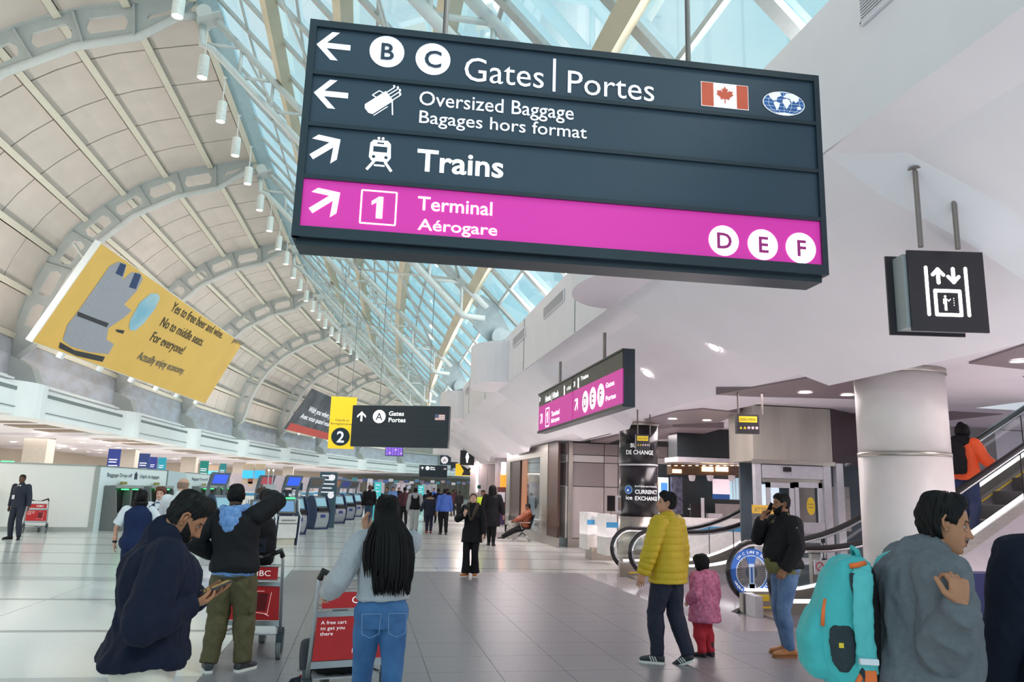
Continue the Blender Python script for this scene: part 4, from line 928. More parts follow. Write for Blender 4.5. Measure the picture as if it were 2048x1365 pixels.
# golf bag pictogram
x, y = P1.pick(766, 202); b = MB()
c, s_ = math.cos(R_(40)), math.sin(R_(40)); g = lambda X_, Y_: (x+X_*c-Y_*s_, y+X_*s_+Y_*c)
b.add([P1.f(*g(*p), .004) for p in [(-.10, -.035), (.05, -.035), (.05, .04), (-.10, .04), (-.115, .02), (-.115, -.015)]], [(0, 1, 2, 3, 4, 5)])
for yy, ln in ((-.028, .105), (-.008, .118), (.012, .118), (.03, .105)):
    a_ = g(.05, yy); c_ = g(ln, yy); P1.line(b, *a_, *c_, .007); e_ = g(ln+.006, yy+.014); P1.line(b, *c_, *e_, .012)
P1.line(b, *g(.04, -.035), x+.06, y-.085, .008); P1.line(b, *g(-.02, .04), *g(-.03, .062), .007); P1.line(b, *g(-.03, .062), *g(.02, .062), .007); P1.line(b, *g(.02, .062), *g(.03, .04), .007); P1.line(b, *g(-.1, -.045), *g(.0, -.045), .006)
b.build('golf_bag_pictogram', M_let, big)
# flag and globe
x0, y0 = P1.pick(1402, 212); x1, _ = P1.pick(1497, 222); _, y1 = P1.pick(1402, 163); w_ = x1-x0; h_ = y1-y0; 
b = MB(); P1.rect(b, x0, y0, x0+w_, y0+h_); fl_ = b.build('flag_field', M_flag, big)
b = MB(); P1.rect(b, x0+.004, y0+.004, x0+w_*.26, y0+h_-.004, .006); P1.rect(b, x0+w_*.75, y0+.004, x0+w_-.004, y0+h_-.004, .006); b.build('flag_bars', M_red, big)
b = MB(); P1.poly(b, LEAF, x0+w_*.5, y0+h_*.5, h_*.38, .007); b.build('maple_leaf', M_red, big)
x, y = P1.pick(1567, 208); rx = .142; ry = .082
b = MB(); P1.disc(b, x, y, rx, .004, ry); b.build('globe_rim', M_flag, big)
b = MB(); P1.disc(b, x, y, rx-.006, .006, ry-.005); b.build('globe_sea', M_sea, big)
b = MB()
for t_ in (-.62, -.3, 0, .3, .62):
    for i in range(12):
        a0, a1 = -math.pi/2+math.pi*i/12, -math.pi/2+math.pi*(i+1)/12; P1.line(b, x+t_*rx*math.cos(a0)*1.2, y+ry*.93*math.sin(a0), x+t_*rx*math.cos(a1)*1.2, y+ry*.93*math.sin(a1), .0016, .007)
for t_ in (-.6, -.3, 0, .3, .6): hw = rx*.95*math.sqrt(1-t_*t_); P1.line(b, x-hw, y+t_*ry, x+hw, y+t_*ry, .0016, .007)
b.build('globe_grid', M_let, big)
b = MB()
for pts in ([(-.75, .62), (-.45, .82), (-.18, .86), (-.12, .6), (-.3, .45), (-.38, .2), (-.52, .12), (-.62, .3)], [(-.45, .1), (-.2, -.02), (-.24, -.3), (-.36, -.7), (-.42, -.4), (-.5, -.1)],
            [(-.05, .3), (.12, .42), (.26, .3), (.3, .05), (.2, -.2), (.1, -.5), (.02, -.2), (-.08, .08)], [(-.02, .5), (.1, .8), (.45, .86), (.72, .6), (.7, .35), (.55, .1), (.45, .3), (.38, .1), (.28, .4), (.1, .48)],
            [(.6, -.2), (.78, -.16), (.8, -.42), (.62, -.45)], [(-.45, -.86), (0, -.78), (.45, -.86), (.2, -.97), (-.2, -.97)]):
    b.add([P1.f(x+px*rx, y+py*ry, .009) for px, py in pts], [tuple(range(len(pts)))])
b.build('globe_land', M_flag, big)
P1.text('miovision', .045, .02, .012, M_let, big, width=.07) if False else None
# ---- gates A sign (and the farther ones)
def a_sign(Lp, Rp, z, label, frac=1.0, cables=True, flag='us'):
    t = wempty('gate_sign', (Lp+Rp)/2, label=label, cat='sign'); X = (Rp-Lp); w = X.length; P = Plane((Lp.x, Lp.y, z), X); h = w*.41
    b = MB(); P.box(b, 0, w, 0, h, -.22, -.01); b.build('housing', M_sfr, t)
    for y0, y1 in ((.03, h*.24), (h*.26, h*.49), (h*.51, h-.03)): b = MB(); P.box(b, .03, w-.03, y0, y1, -.02, 0); b.build('sign_row', M_spd, t)
    arrow(P, w*.10, h*.73, w*.10, 90, M_let2, t, .2)
    b = MB(); P.disc(b, w*.285, h*.73, w*.066); b.build('badge', M_let2, t); P.text('A', w*.285, h*.73-w*.036, w*.075, M_slate_t, t, align='CENTER', bold=.01, h=.012)
    P.text('Gates', w*.385, h*.755, w*.045, M_let2, t, width=w*.155, bold=.012); P.text('Portes', w*.385, h*.60, w*.045, M_let2, t, width=w*.175, bold=.012)
    fx, fy, fw, fh = w*.86, h*.66, w*.1, h*.14
    b = MB(); P.rect(b, fx, fy, fx+fw, fy+fh); b.build('flag_field', M_flag, t)
    b = MB()
    for i in range(4): P.rect(b, fx, fy+fh*(i*2)/7, fx+fw, fy+fh*(i*2+1)/7, .006)
    b.build('flag_stripes', mat('flag_pink_red', (224, 150, 150), .5), t)
    b = MB(); P.rect(b, fx, fy+fh*3/7, fx+fw*.38, fy+fh, .008); b.build('flag_canton', mat('flag_canton', (110, 120, 160), .5), t)
    if cables:
        for x in (w*.27, w*.78):
            q = P.f(x, h, -.1); b = MB(); b.tube([(q.x, q.y, z+h), (q.x-.0, q.y, 10.4-q.x*.9 if q.y < 40 else 9.5)], .014, 6); b.build('suspension_cable', M_cable, t)
    return P, w, h
a_sign(PZ(700, 893, 3.05), PZ(895, 897, 3.05), 3.05, 'dark hanging gates A sign with up arrow in the middle distance')
q = PZ(868, 955, 3.05)
a_sign(Vector((q.x-1.7, q.y-.3, 0)), Vector((q.x+1.5, q.y+.3, 0)), 3.05, 'small dark gates A sign far down the hall', cables=False)
q = PD(905, 935, 60); t = wempty('far_sign', q, label='distant grey sign with a white letter A left of the washroom sign', cat='sign'); P = Plane(q-Vector((.9, 0, .2)), (1, -.1, 0))
b = MB(); P.box(b, -.1, .75, .35, 1.1, -.2, 0); P.box(b, .75, 1.7, -.1, .6, -.2, 0); b.build('panels', M_spn, t); b = MB(); P.disc(b, .25, .72, .28); b.build('badge', M_let, t); P.text('A', .25, .58, .28, M_slate_t, t, align='CENTER', h=.01)
# ---- DEF side sign
Lp = PZ(1076, 868, 3.05); Rp = PZ(1247, 814, 3.05)
t = wempty('direction_sign', (Lp+Rp)/2, label='long angled hanging sign with magenta row reading Terminal and D E F Gates', cat='sign')
P = Plane(Lp, Rp-Lp); w = (Rp-Lp).length; h = (P.pick(1076, 789)[1]+P.pick(1247, 699)[1])/2; mh = (P.pick(1078, 812)[1]+P.pick(1247, 740)[1])/2; mx = P.pick(1145, 820)[0]
b = MB(); P.box(b, 0, w, 0, h, -.19, -.01); b.build('housing', M_sfr, t)
b = MB(); P.box(b, 0, w, 0, .05, -.01, .02); P.box(b, 0, w, h-.03, h, -.01, .02); b.build('frame_bar', M_sfr, t)
for x0, x1 in ((.04, mx-.02), (mx+.02, w-.04)):
    b = MB(); P.box(b, x0, x1, .05, mh, -.02, 0); b.build('sign_row', M_mag, t); b = MB(); P.box(b, x0, x1, mh, h-.03, -.02, 0); b.build('sign_row', mat('sign_grey_green', (74, 76, 74), .4), t)
def dt(s, u, v, u2, vt, m, **k):
    x, y = P.pick(u, v); x2 = P.pick(u2, v)[0]; y2 = P.pick(u, vt)[1]; P.text(s, x, y, y2-y, m, t, width=x2-x, **k)
dt('Hotels | Hôtels', 1091, 805, 1117, 793, M_let2, bold=.02); dt('cité', 1134, 782, 1142, 773, M_let2); dt('Trains', 1162, 762, 1177, 754, M_let2, bold=.02)
dt('Terminal', 1103, 834, 1119, 824, M_let2, bold=.02); dt('Aérogare', 1102, 847, 1119, 838, M_let2, bold=.02)
dt('Gates', 1212, 777, 1229, 767, M_let2, bold=.02); dt('Portes', 1212, 803, 1232, 793, M_let2, bold=.02)
for u, v, r_ in ((1171, 804, .2), (1186, 797, .2), (1202, 791, .2)):
    x, y = P.pick(u, v); b = MB(); P.disc(b, x, y, .2, .006); b.build('badge', M_let2, t); P.text({1171: 'D', 1186: 'E', 1202: 'F'}[u], x, y-.1, .2, M_magd, t, align='CENTER', bold=.02, h=.012)
for u, v in ((1083, 838), (1153, 809)): x, y = P.pick(u, v); arrow(P, x, y, .3, 45, M_let2, t)
for u, v in ((1080, 800), (1149, 769)): x, y = P.pick(u, v); arrow(P, x, y, .14, 45, M_let2, t)
x, y = P.pick(1095, 835); b = MB()
for a_, c_, d_, e_ in ((-1, -1, 1, -1), (1, -1, 1, 1), (1, 1, -1, 1), (-1, 1, -1, -1)): P.line(b, x+a_*.17, y+c_*.2, x+d_*.17, y+e_*.2, .03)
b.build('box_outline', M_let2, t); b = MB(); P.poly(b, [(-.012, -.065), (.024, -.065), (.024, .065), (.0, .065), (-.04, .035), (-.04, .012), (-.012, .03)], x, y, 2.0, .008); b.build('digit_one', M_let2, t)
for u, v in ((1157, 766), (1129, 781)): x, y = P.pick(u, v); b = MB(); P.disc(b, x, y+.05, .05, .005); P.rect(b, x-.04, y-.1, x+.04, y); b.build('pictogram', M_let2, t)
for u, v in ((1111, 775), (1198, 725)):
    x, _ = P.pick(u, v); q = P.f(x, h, -.1); b = MB(); b.tube([(q.x, q.y, 3.05+h-.02), (q.x, q.y, 4.5)], .03, 10); b.build('suspension_pole', M_pole, t)
# ---- yellow check-in banner
Y = 29.6; TL = PY(662, 793, Y); TR = PY(714, 793, Y); BL = PY(655, 897, Y); BR = PY(707, 901, Y)
t = wempty('check_in_banner', BL, label='yellow hanging check-in banner with a black disc and number 2, behind the gates A sign', cat='sign')
P = Plane(BL, (1, 0, 0)); w = BR.x-BL.x; h = TL.z-BL.z
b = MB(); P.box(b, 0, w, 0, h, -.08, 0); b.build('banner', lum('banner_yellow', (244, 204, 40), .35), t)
x, y = P.pick(681, 874); b = MB(); P.disc(b, x, y, .34, .01); b.build('disc', M_sfr, t); P.text('2', x, y-.21, .42, M_let, t, align='CENTER', bold=.02, h=.02)
P.text('Check-in', w*.22, P.pick(680, 843)[1], .09, M_slate_t, t, width=.5); P.text('Enregistrement', w*.06, P.pick(680, 849)[1]-.02, .08, M_slate_t, t, width=.9)
for x in (.2, w-.2): q = P.f(x, h, -.04); b = MB(); b.tube([(q.x, q.y, q.z), (q.x, q.y, 10.3)], .012, 6); b.build('suspension_cable', M_cable, t)
# yellow banner farther away
q = PD(936, 940, 55); t = wempty('check_in_banner', q, label='distant yellow and black hanging banner under the washroom sign', cat='sign'); P = Plane(q-Vector((.65, 0, .35)), (1, -.1, 0))
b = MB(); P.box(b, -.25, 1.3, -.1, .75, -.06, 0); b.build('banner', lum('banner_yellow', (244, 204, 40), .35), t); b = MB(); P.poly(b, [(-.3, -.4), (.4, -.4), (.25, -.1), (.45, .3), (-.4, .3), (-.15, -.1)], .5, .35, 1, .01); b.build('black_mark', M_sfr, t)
# ---- washroom sign
q = PZ(934, 931, 3.05); t = wempty('washroom_sign', q, label='square black hanging washroom sign with a white figure pictogram', cat='sign'); P = Plane(q-Vector((.39, -.03, 0)), (1, -.1, 0))
b = MB(); P.box(b, 0, .78, 0, .8, -.15, 0); b.build('housing', mat('sign_charcoal', (46, 42, 48), .4), t)
b = MB(); P.disc(b, .39, .62, .055); P.poly(b, [(-.1, .02), (-.06, .13), (.06, .13), (.1, .02), (.055, -.14), (.04, -.3), (-.04, -.3), (-.055, -.14)], .39, .43, 1); b.build('figure_pictogram', M_let2, t)
for x in (.15, .63): b = MB(); q = P.f(x, .8, -.07); b.tube([q, (q.x, q.y, 4.32)], .015, 6); b.build('suspension_pole', M_pole, t)
# ---- lift sign
D = 6.2; c0, c1, c2, c3 = PD(1825, 660, D), PD(1980, 668, D), PD(1968, 497, D), PD(1815, 487, D)
X_ = Vector((c1.x-c0.x, c1.y-c0.y, 0)).normalized(); P = Plane((c0.x, c0.y, (c0.z+c1.z)/2), X_); w = (c1-c0).length; h = (c2.z+c3.z)/2-(c0.z+c1.z)/2
t = wempty('lift_sign', P.O, label='square dark hanging lift sign with lit arrows and a figure in a car', cat='sign'); M_lf = mat('sign_plum_black', (48, 42, 48), .35)
b = MB(); P.box(b, 0, w, 0, h, -.02, 0); b.build('front_plate', M_lf, t); b = MB(); P.box(b, -.09, w-.09, -.0, h, -.2, -.18); b.build('rear_plate', M_lf, t)
b = MB(); P.box(b, -.03, w-.1, .03, h-.03, -.18, -.02); b.build('light_box', mat('light_box_grey', (160, 166, 168), .4), t)
M_l3 = lum('pictogram_lit', (255, 255, 255), 2.2); b = MB(); cx = w*.5; cy = h*.5; k = w
def ln(x0, y0, x1, y1, ww): P.line(b, cx+x0*k, cy+y0*k, cx+x1*k, cy+y1*k, ww*k, .004); P.disc(b, cx+x0*k, cy+y0*k, ww*k/2, .004); P.disc(b, cx+x1*k, cy+y1*k, ww*k/2, .004)
ln(-.27, -.32, -.27, .31, .045); ln(.25, -.32, .25, .31, .045)
for x_, y0_, y1_, d_ in ((-.115, .11, .29, 1), (.085, .30, .12, -1)):
    ln(x_, y0_, x_, y1_, .05); ln(x_, y1_, x_-.07, y1_-.075*d_, .045); ln(x_, y1_, x_+.07, y1_-.075*d_, .045)
for a_ in ((-.17, .0, .15, .0), (-.17, -.32, .15, -.32), (-.17, 0, -.17, -.32), (.15, 0, .15, -.32)): ln(*a_, .045)
ln(-.045, -.075, -.045, -.0751, .028); ln(-.045, -.115, -.045, -.165, .034); ln(-.055, -.18, -.055, -.26, .013); ln(-.036, -.18, -.036, -.26, .013); ln(-.03, -.11, .0, -.135, .011); ln(0, -.135, .022, -.11, .010); ln(-.068, -.11, -.07, -.17, .010)
for i in range(4): ln(.065, -.1-.03*i, .065, -.1001-.03*i, .010)
b.build('lift_pictogram', M_l3, t)
for u, v in ((1833, 335), (1908, 362)):
    q = PD(u, v, D+.1); b = MB(); b.tube([(q.x, q.y+.02, P.O.z+h-.02), (q.x, q.y+.02, q.z)], .021, 12); b.build('suspension_pole', M_pole, t)
    b = MB(); b.lathe([(.0, 0), (.055, 0), (.05, .02), (0, .03)], (q.x, q.y+.02, q.z-.015), n=16); b.build('ceiling_rose', M_pole, t)
# ---- two caution signs
for (u0, v0, u1, v1, d, lab, pl) in ((1475, 828, 1519, 867, 12.2, 'small caution sign with yellow header and five symbols hanging in front of the steel bulkhead', ((1477, 783), (1525, 770))),
                             (1272, 869, 1299, 899, 16.2, 'small caution sign with yellow header hanging in front of the black column', ((1276, 835), (1301, 828)))):
    a_ = PD(u0, v1, d); c_ = PD(u1, v1-3, d-.0); e_ = PD(u0, v0, d); P = Plane((a_.x, a_.y, a_.z), Vector((c_.x-a_.x, c_.y-a_.y, 0))); w = (Vector((c_.x-a_.x, c_.y-a_.y, 0))).length; h = e_.z-a_.z
    t = wempty('caution_sign', a_, label=lab, cat='sign'); b = MB(); P.box(b, 0, w, 0, h, -.13, 0); b.build('housing', M_lf, t)
    b = MB(); P.box(b, w*.08, w*.9, h*.58, h*.9, 0, .006); b.build('yellow_header', lum('caution_yellow', (240, 206, 40), .12), t); P.text('CAUTION | ATTENTION', w*.12, h*.66, h*.14, M_sfr, t, width=w*.72, h=.01)
    for i in range(5):
        b = MB(); x = w*(.16+.18*i); y = h*.3
        if i < 2: P.poly(b, [(-.5, -.45), (.5, -.45), (0, .5)], x, y, w*.13); b.build('warning_triangle', lum('caution_yellow', (240, 206, 40), .12), t)
        else: P.disc(b, x, y, w*.065); b.build('prohibition_disc', mat('pale_pink_disc', (230, 200, 206), .5), t)
    for (pu, pv) in pl:
        q = PD(pu, pv, d+.1); b = MB(); b.tube([(q.x, q.y+.03, a_.z+h), (q.x, q.y+.03, 3.7)], .016, 8); b.build('suspension_pole', M_pole, t)
# ---- billboards
def billboard(TL, BL, BR, TR, label):
    TL, BL, BR, TR = map(Vector, (TL, BL, BR, TR)); t = wempty('billboard', BL, label=label, cat='billboard'); X = BR-BL; Yv = TL-BL; P = Plane(BL, X, Yv); w = X.length; h = Yv.length
    return t, P, w, h
t, P, w, h = billboard((-10.25, 30, 10.45), (-12.1, 30, 6.5), (-9.95, 50.2, 6.5), (-8.2, 50.2, 10.4), 'big yellow slanted billboard about free beer and wine hung on the left vault')
if P.N.dot(Vector((1, -1, 0))) < 0: print('billboard normal flipped')
b = MB(); P.box(b, 0, w, 0, h, -.25, -.01); b.build('frame_box', M_parapet, t); b = MB(); P.box(b, .06, w-.03, .03, h-.03, -.01, 0); b.build('panel', mat('billboard_yellow', (250, 200, 104), .6, var=.03, scale=.6), t)
M_ink = mat('print_dark', (70, 62, 44), .6); M_seat = mat('print_seat_grey', (172, 172, 182), .6); M_seatd = mat('print_charcoal', (58, 58, 64), .6); M_navy = mat('print_navy', (40, 66, 112), .6)
def bp(pts, m, nm, hh=.01):
    b = MB(); q = [P.pick(u, v) for u, v in pts]; b.add([P.f(x, y, hh) for x, y in q], [tuple(range(len(q)))]); return b.build(nm, m, t)
def zc(x, y): return (x/2.905, 450+y/2.905)
bp([zc(*p) for p in [(355, 680), (380, 590), (440, 510), (560, 330), (620, 240), (670, 215), (715, 235), (700, 300), (690, 330), (740, 285), (790, 290), (805, 330), (770, 400), (700, 480), (740, 520), (700, 560), (610, 620), (600, 690), (640, 720), (610, 780), (500, 760), (400, 720)]], M_seat, 'printed_seats')
bp([zc(*p) for p in [(340, 690), (420, 745), (590, 795), (575, 825), (430, 780), (333, 725)]], M_seatd, 'printed_seat_base', .012)
bp([zc(*p) for p in [(652, 285), (680, 222), (712, 238), (690, 308)]], M_navy, 'printed_headrest', .014); bp([zc(*p) for p in [(726, 375), (760, 288), (796, 303), (765, 390)]], M_navy, 'printed_headrest', .014)
bp([zc(*p) for p in [(440, 508), (545, 560), (612, 590), (600, 615), (530, 580), (435, 535)]], M_seatd, 'printed_armrest', .016); bp([zc(*p) for p in [(650, 630), (700, 640), (690, 660), (655, 645)]], M_seatd, 'printed_armrest', .016)
bp([zc(*p) for p in [(735, 570), (790, 470), (850, 420), (890, 425), (900, 455), (870, 520), (810, 600), (760, 645), (730, 640), (725, 610)]], mat('print_window_sky', (120, 190, 220), .6, rgb2=(220, 236, 232), scale=.5), 'printed_window', .012)
def bl(s, u, v, u2, v2, hh, m=M_ink):
    x, y = P.pick(u, v); x2, y2 = P.pick(u2, v2); d = Vector((x2-x, y2-y)); xd = P.X*d.x+P.Y*d.y; text(s, P.f(x, y, .02), xd, xd.cross(P.N)*-1, hh, m, t, width=d.length, depth=0, bold=.01)
M_ink2 = mat('print_grey', (110, 108, 100), .6)
bl('Yes to free beer and wine.', *zc(955, 530), *zc(1240, 722), .50); bl('No to middle seats.', *zc(895, 620), *zc(1130, 762), .50); bl('For everyone!', *zc(838, 708), *zc(1018, 806), .50); bl('Actually enjoy economy.', *zc(765, 818), *zc(1022, 928), .42, M_ink2)
bl('porter', *zc(1303, 745), *zc(1362, 772), .34, M_ink2)
for u in (120, 198, 262, 312, 353, 392):
    b = MB(); x, _ = P.pick(u, 760); x = P.pick(u, 715+(u-120)*.33)[0]; P.box(b, x-.12, x+.12, -.22, .0, -.1, .08); b.build('support_lug', M_parapet, t)
for x in (.4, w*.5, w-.6):
    b = MB(); b.tube([P.f(x, h*.8, -.25), P.f(x, h*.8, -.25)+Vector((-.7, .5, .8))], .06, 8); b.build('bracket', M_tube, t)
t, P, w, h = billboard((-4.95, 72, 10.35), (-7.12, 72, 6.6), (-2.6, 91, 6.6), (-.5, 91, 10.35), 'dark charcoal slanted billboard with white text and red lower band, farther along the vault')
b = MB(); P.box(b, 0, w, 0, h, -.25, 0); b.build('panel', mat('billboard_charcoal', (70, 70, 76), .6, rgb2=(120, 120, 126), scale=.4), t); b = MB(); P.rect(b, 0, 0, w, h*.17, .01); b.build('red_band', mat('band_red', (226, 92, 82), .6), t)
P.text("With you when you're 4 hours early", w*.1, h*.52, .55, M_let, t, width=w*.8, bold=.02, h=.02); P.text("Avec vous quand vous arrivez 4 heures", w*.06, h*.33, .5, M_let, t, width=w*.86, bold=.02, h=.02)
for x in (w*.2, w*.45, w*.7, w*.9): b = MB(); P.box(b, x-.12, x+.12, -.22, 0, -.1, .08); b.build('support_lug', M_parapet, t)
# flight information screen
q = PD(788, 903, 62); t = wempty('flight_screen', q, label='purple lit flight information screen far away below the gates A sign', cat='screen'); P = Plane(q-Vector((.7, 0, .4)), (1, -.2, 0), (0, 0, 1))
b = MB(); P.box(b, 0, 1.45, 0, .75, -.1, 0); b.build('housing', M_sfr, t)
for i in range(5):
    for j in range(6): b = MB(); P.rect(b, .05+.23*j, .06+.13*i, .24+.23*j, .16+.13*i, .01); b.build('screen_cell', lum('screen_purple', (128, 92, 214), .9) if (i*j) % 4 != 1 else lum('screen_violet_pale', (196, 150, 232), .9), t)
# ================================================ LEFT SIDE: baggage drop walls
M_lwall = mat('hoarding_white', (242, 236, 232), .45, var=.01); M_lwall2 = mat('hoarding_cool_white', (236, 244, 245), .3, var=.01)
def vwall(A, B, z0, z1, m, nm, par, t=.12):
    A = Vector((A[0], A[1], 0)); B = Vector((B[0], B[1], 0)); P = Plane(A, B-A); w = (B-A).length; b = MB(); P.box(b, 0, w, z0, z1, -t, 0); b.build(nm, m, par); return P, w
HZ = 2.12
t = wempty('plain_hoarding', (-10, 27.6, 0), label='plain white hoarding wall behind the man in the navy suit', cat='partition')
W0 = PZ(-60, 1063); W1 = PZ(178, 1064); P, w = vwall((W0.x, W0.y), (W1.x, W1.y), .14, HZ, M_lwall, 'panel', t); b = MB(); P.box(b, 0, w, 0, .14, -.1, .02); b.build('steel_kickplate', M_ss, t)
b = MB(); P.box(b, w-.05, w+.1, 0, HZ, -.1, .03); b.build('end_post', M_ss, t); b = MB(); P.box(b, 0, w, HZ, HZ+.04, -.14, .02); b.build('top_trim', M_ss, t)
M_drk = mat('unit_dark_grey', (112, 114, 114), .4); M_drk2 = mat('unit_black_recess', (28, 30, 30), .4); M_grn = lum('green_light', (60, 240, 120), 2.0)
def drop_wall(A, B, label, txt_h):
    t = wempty('baggage_drop_wall', (A[0], A[1], 0), label=label, cat='partition'); P, w = vwall(A, B, 0, HZ, M_lwall2, 'panel', t)
    b = MB(); P.box(b, w, w+.05, 0, HZ, -.12, .03); b.build('edge_trim', M_slot, t); b = MB(); P.box(b, 0, w, HZ, HZ+.03, -.12, .02); b.build('top_trim', M_slot, t)
    P.text('Baggage Drop-off', w*.1, 1.80, txt_h, M_slate_t, t, width=w*.34, bold=.015); P.text('Dépôt de bagages', w*.56, 1.79, txt_h, M_slate_t, t, width=w*.31, bold=.015)
    b = MB(); P.rect(b, w*.475, 1.73, w*.52, 1.95); P.rect(b, w*.488, 1.95, w*.508, 2.0); b.build('suitcase_pictogram', M_slate_t, t)
    return P, w, t
def drop_unit(P, x, wd, label):
    o = P.f(x+wd/2, 0, .3); t = wempty('bag_drop_machine', o, label=label, cat='machine')
    S = lambda y, h_: h_
    b = MB(); pr = [(.02, 0), (.75, 0), (.75, .45), (.5, .62), (.4, 1.35), (.3, 1.5), (.02, 1.5)]
    for x0, x1, m, nm in ((x, x+.08, M_drk, 'side_panel'), (x+wd-.08, x+wd, M_drk, 'side_panel')):
        b = MB(); b.prism(pr, lambda a, z, X=x0: P.f(X, z, a), lambda a, z, X=x1: P.f(X, z, a)); b.build(nm, m, t)
    b = MB(); P.box(b, x+.08, x+wd-.08, 0, .5, .02, .68); b.build('belt_base', M_drk, t); b = MB(); P.box(b, x+.08, x+wd-.08, .5, 1.45, .02, .2); b.build('recess', M_drk2, t)
    b = MB(); P.box(b, x+wd/2-.05, x+wd/2+.05, .5, 1.4, .2, .45); b.build('divider', M_drk, t)
    b = MB(); P.box(b, x+.1, x+wd-.1, 1.42, 1.52, .18, .42); b.build('canopy', mat('unit_silver', (170, 174, 172), .3, metal=.4), t)
    for s_ in (.28, .62): b = MB(); P.box(b, x+wd*s_, x+wd*(s_+.13), 1.36, 1.4, .3, .44); b.build('green_lamp', M_grn, t)
    b = MB(); P.box(b, x+wd*.42, x+wd*.62, 1.54, 1.64, .1, .14); b.build('yellow_tag', mat('tag_olive_yellow', (150, 140, 70), .5), t); b = MB(); P.box(b, x+.2, x+.5, .3, .34, .68, .69); b.build('orange_label', M_orng, t)
P, w, t = drop_wall((-8.67, 28.1), (-7.78, 33.4), 'white baggage drop-off wall with black lettering beside the plain hoarding', .13)
for i, lab in enumerate(('grey bag drop machine with green lamps at the left of the first drop-off wall', 'grey bag drop machine with green lamps at the right of the first drop-off wall')): drop_unit(P, w*(.08+.5*i), w*.4, lab)
A2 = PX(372, 948, -8.3); t = wempty('glass_return', (-8, 35, 0), label='pale blue return panel between the two drop-off walls', cat='partition'); vwall((-7.75, 33.5), (A2.x, A2.y-.1), 0, HZ, mat('return_pale_blue', (196, 214, 220), .3), 'panel', t)
P, w, t = drop_wall((A2.x+.05, A2.y), (-8.1, A2.y+11), 'farther white baggage drop-off wall with smaller lettering', .13)
for i, lab in enumerate(('grey bag drop machine at the near end of the farther drop-off wall', 'grey bag drop machine at the far end of the farther drop-off wall')): drop_unit(P, w*(.12+.45*i), w*.38, lab)
# small hanging screens over the walls
for (u0, v0, u1, v1, X, m, lab) in ((213, 899, 242, 934, -8.9, (48, 56, 124), 'navy airline screen hanging over the start of the first drop-off wall'), (275, 908, 300, 940, -8.9, (44, 58, 108), 'darker navy screen hanging over the end of the first drop-off wall'),
                             (297, 915, 315, 941, -8.9, (52, 60, 130), 'small blue screen between a navy and a turquoise one'), (314, 916, 333, 943, -8.9, (40, 140, 160), 'turquoise screen hanging over the return panel'),
                             (398, 923, 418, 949, -9.5, (24, 112, 104), 'dark green screen over the farther drop-off wall'), (438, 928, 453, 951, -9.5, (32, 110, 116), 'teal screen over the far end of the farther drop-off wall')):
    c = PX((u0+u1)/2, (v0+v1)/2, X); Y = c.y; a_ = PY(u0, v1, Y); e_ = PY(u1, v0, Y); t = wempty('hanging_screen', c, label=lab, cat='screen', group=None)
    b = MB(); b.box(a_.x, e_.x, Y, Y+.08, a_.z, e_.z); b.build('panel', lum('hs'+str(u0), m, .45), t); b = MB(); hh = e_.z-a_.z; b.box(a_.x+.05, e_.x-.08, Y-.01, Y, a_.z+hh*.38, a_.z+hh*.44); b.box(a_.x+.05, e_.x-.1, Y-.01, Y, a_.z+hh*.24, a_.z+hh*.3); b.box(a_.x+.05, e_.x-.05, Y-.01, Y, a_.z+.03, a_.z+hh*.1); b.build('caption', M_let, t)
    b = MB(); b.tube([((a_.x+e_.x)/2, Y+.12, 0), ((a_.x+e_.x)/2, Y+.12, a_.z+.2)], .03, 6); b.build('post', M_pole, t)
# aisle pillars and back details on the left
for i, (s, a) in enumerate(((33, -20), (47, -19), (58, -18.5), (69, -18.5), (80, -18.5), (92, -18.5))):
    p = W(a, s); t = wempty('aisle_pillar', p, label='square cream pillar in the left check-in aisle, '+nth(i, 'six'), cat='pillar'); b = MB(); b.box(p.x-.6, p.x+.6, p.y-.6, p.y+.6, 0, 3.95); b.build('shaft', mat('pillar_cream', (206, 196, 184), .5), t); b = MB(); b.box(p.x-.63, p.x+.63, p.y-.63, p.y+.63, 0, .15); b.build('base', M_ss, t)
for i, (u0, v0, u1, v1, Y, m, lab) in enumerate(((484, 942, 507, 957, 62, (60, 170, 226), 'left half of the cyan check-in screen pair on the beige wall'), (508, 942, 530, 957, 62, (52, 160, 220), 'right half of the cyan check-in screen pair on the beige wall'), (411, 943, 436, 950, 70, (90, 190, 240), 'cyan strip screen seen between the green screens'), (496, 958, 506, 964, 62, (110, 60, 44), 'small brown plaque under the cyan screen pair'))):
    a_ = PY(u0, v1, Y); e_ = PY(u1, v0, Y); t = wempty('wall_screen', a_, label=lab, cat='screen'); b = MB(); b.box(a_.x, e_.x, Y, Y+.1, a_.z, e_.z); b.build('panel', lum('ws%d' % i, m, .6), t); b = MB(); b.box(a_.x, e_.x, Y+.1, Y+.2, a_.z-.4, e_.z+.5); b.build('backing', mat('peach_wall', (220, 190, 164), .6), t)
q = PY(14, 927, 45); t = wempty('exit_light', q, label='small green exit light at the far left above the plain hoarding', cat='light'); b = MB(); b.box(q.x-.3, q.x+.3, q.y, q.y+.1, q.z-.05, q.z+.12); b.build('lamp', M_grn, t); b = MB(); b.box(q.x-.04, q.x+.04, q.y+.02, q.y+.08, 2.4, q.z-.05); b.build('stem', M_dark, t)
q = PZ(-12, 1060); t = wempty('yellow_desk', (q.x, q.y-1.2, 0), label='yellow topped desk cut by the left picture edge', cat='desk'); b = MB(); b.box(q.x-.9, q.x+.33, q.y-1.6, q.y-1.0, .9, 1.35); b.build('yellow_cabinet', mat('desk_yellow', (214, 168, 44), .5), t); b = MB(); b.box(q.x-.85, q.x+.25, q.y-1.55, q.y-1.05, 0, .9); b.build('base', M_wallb, t)
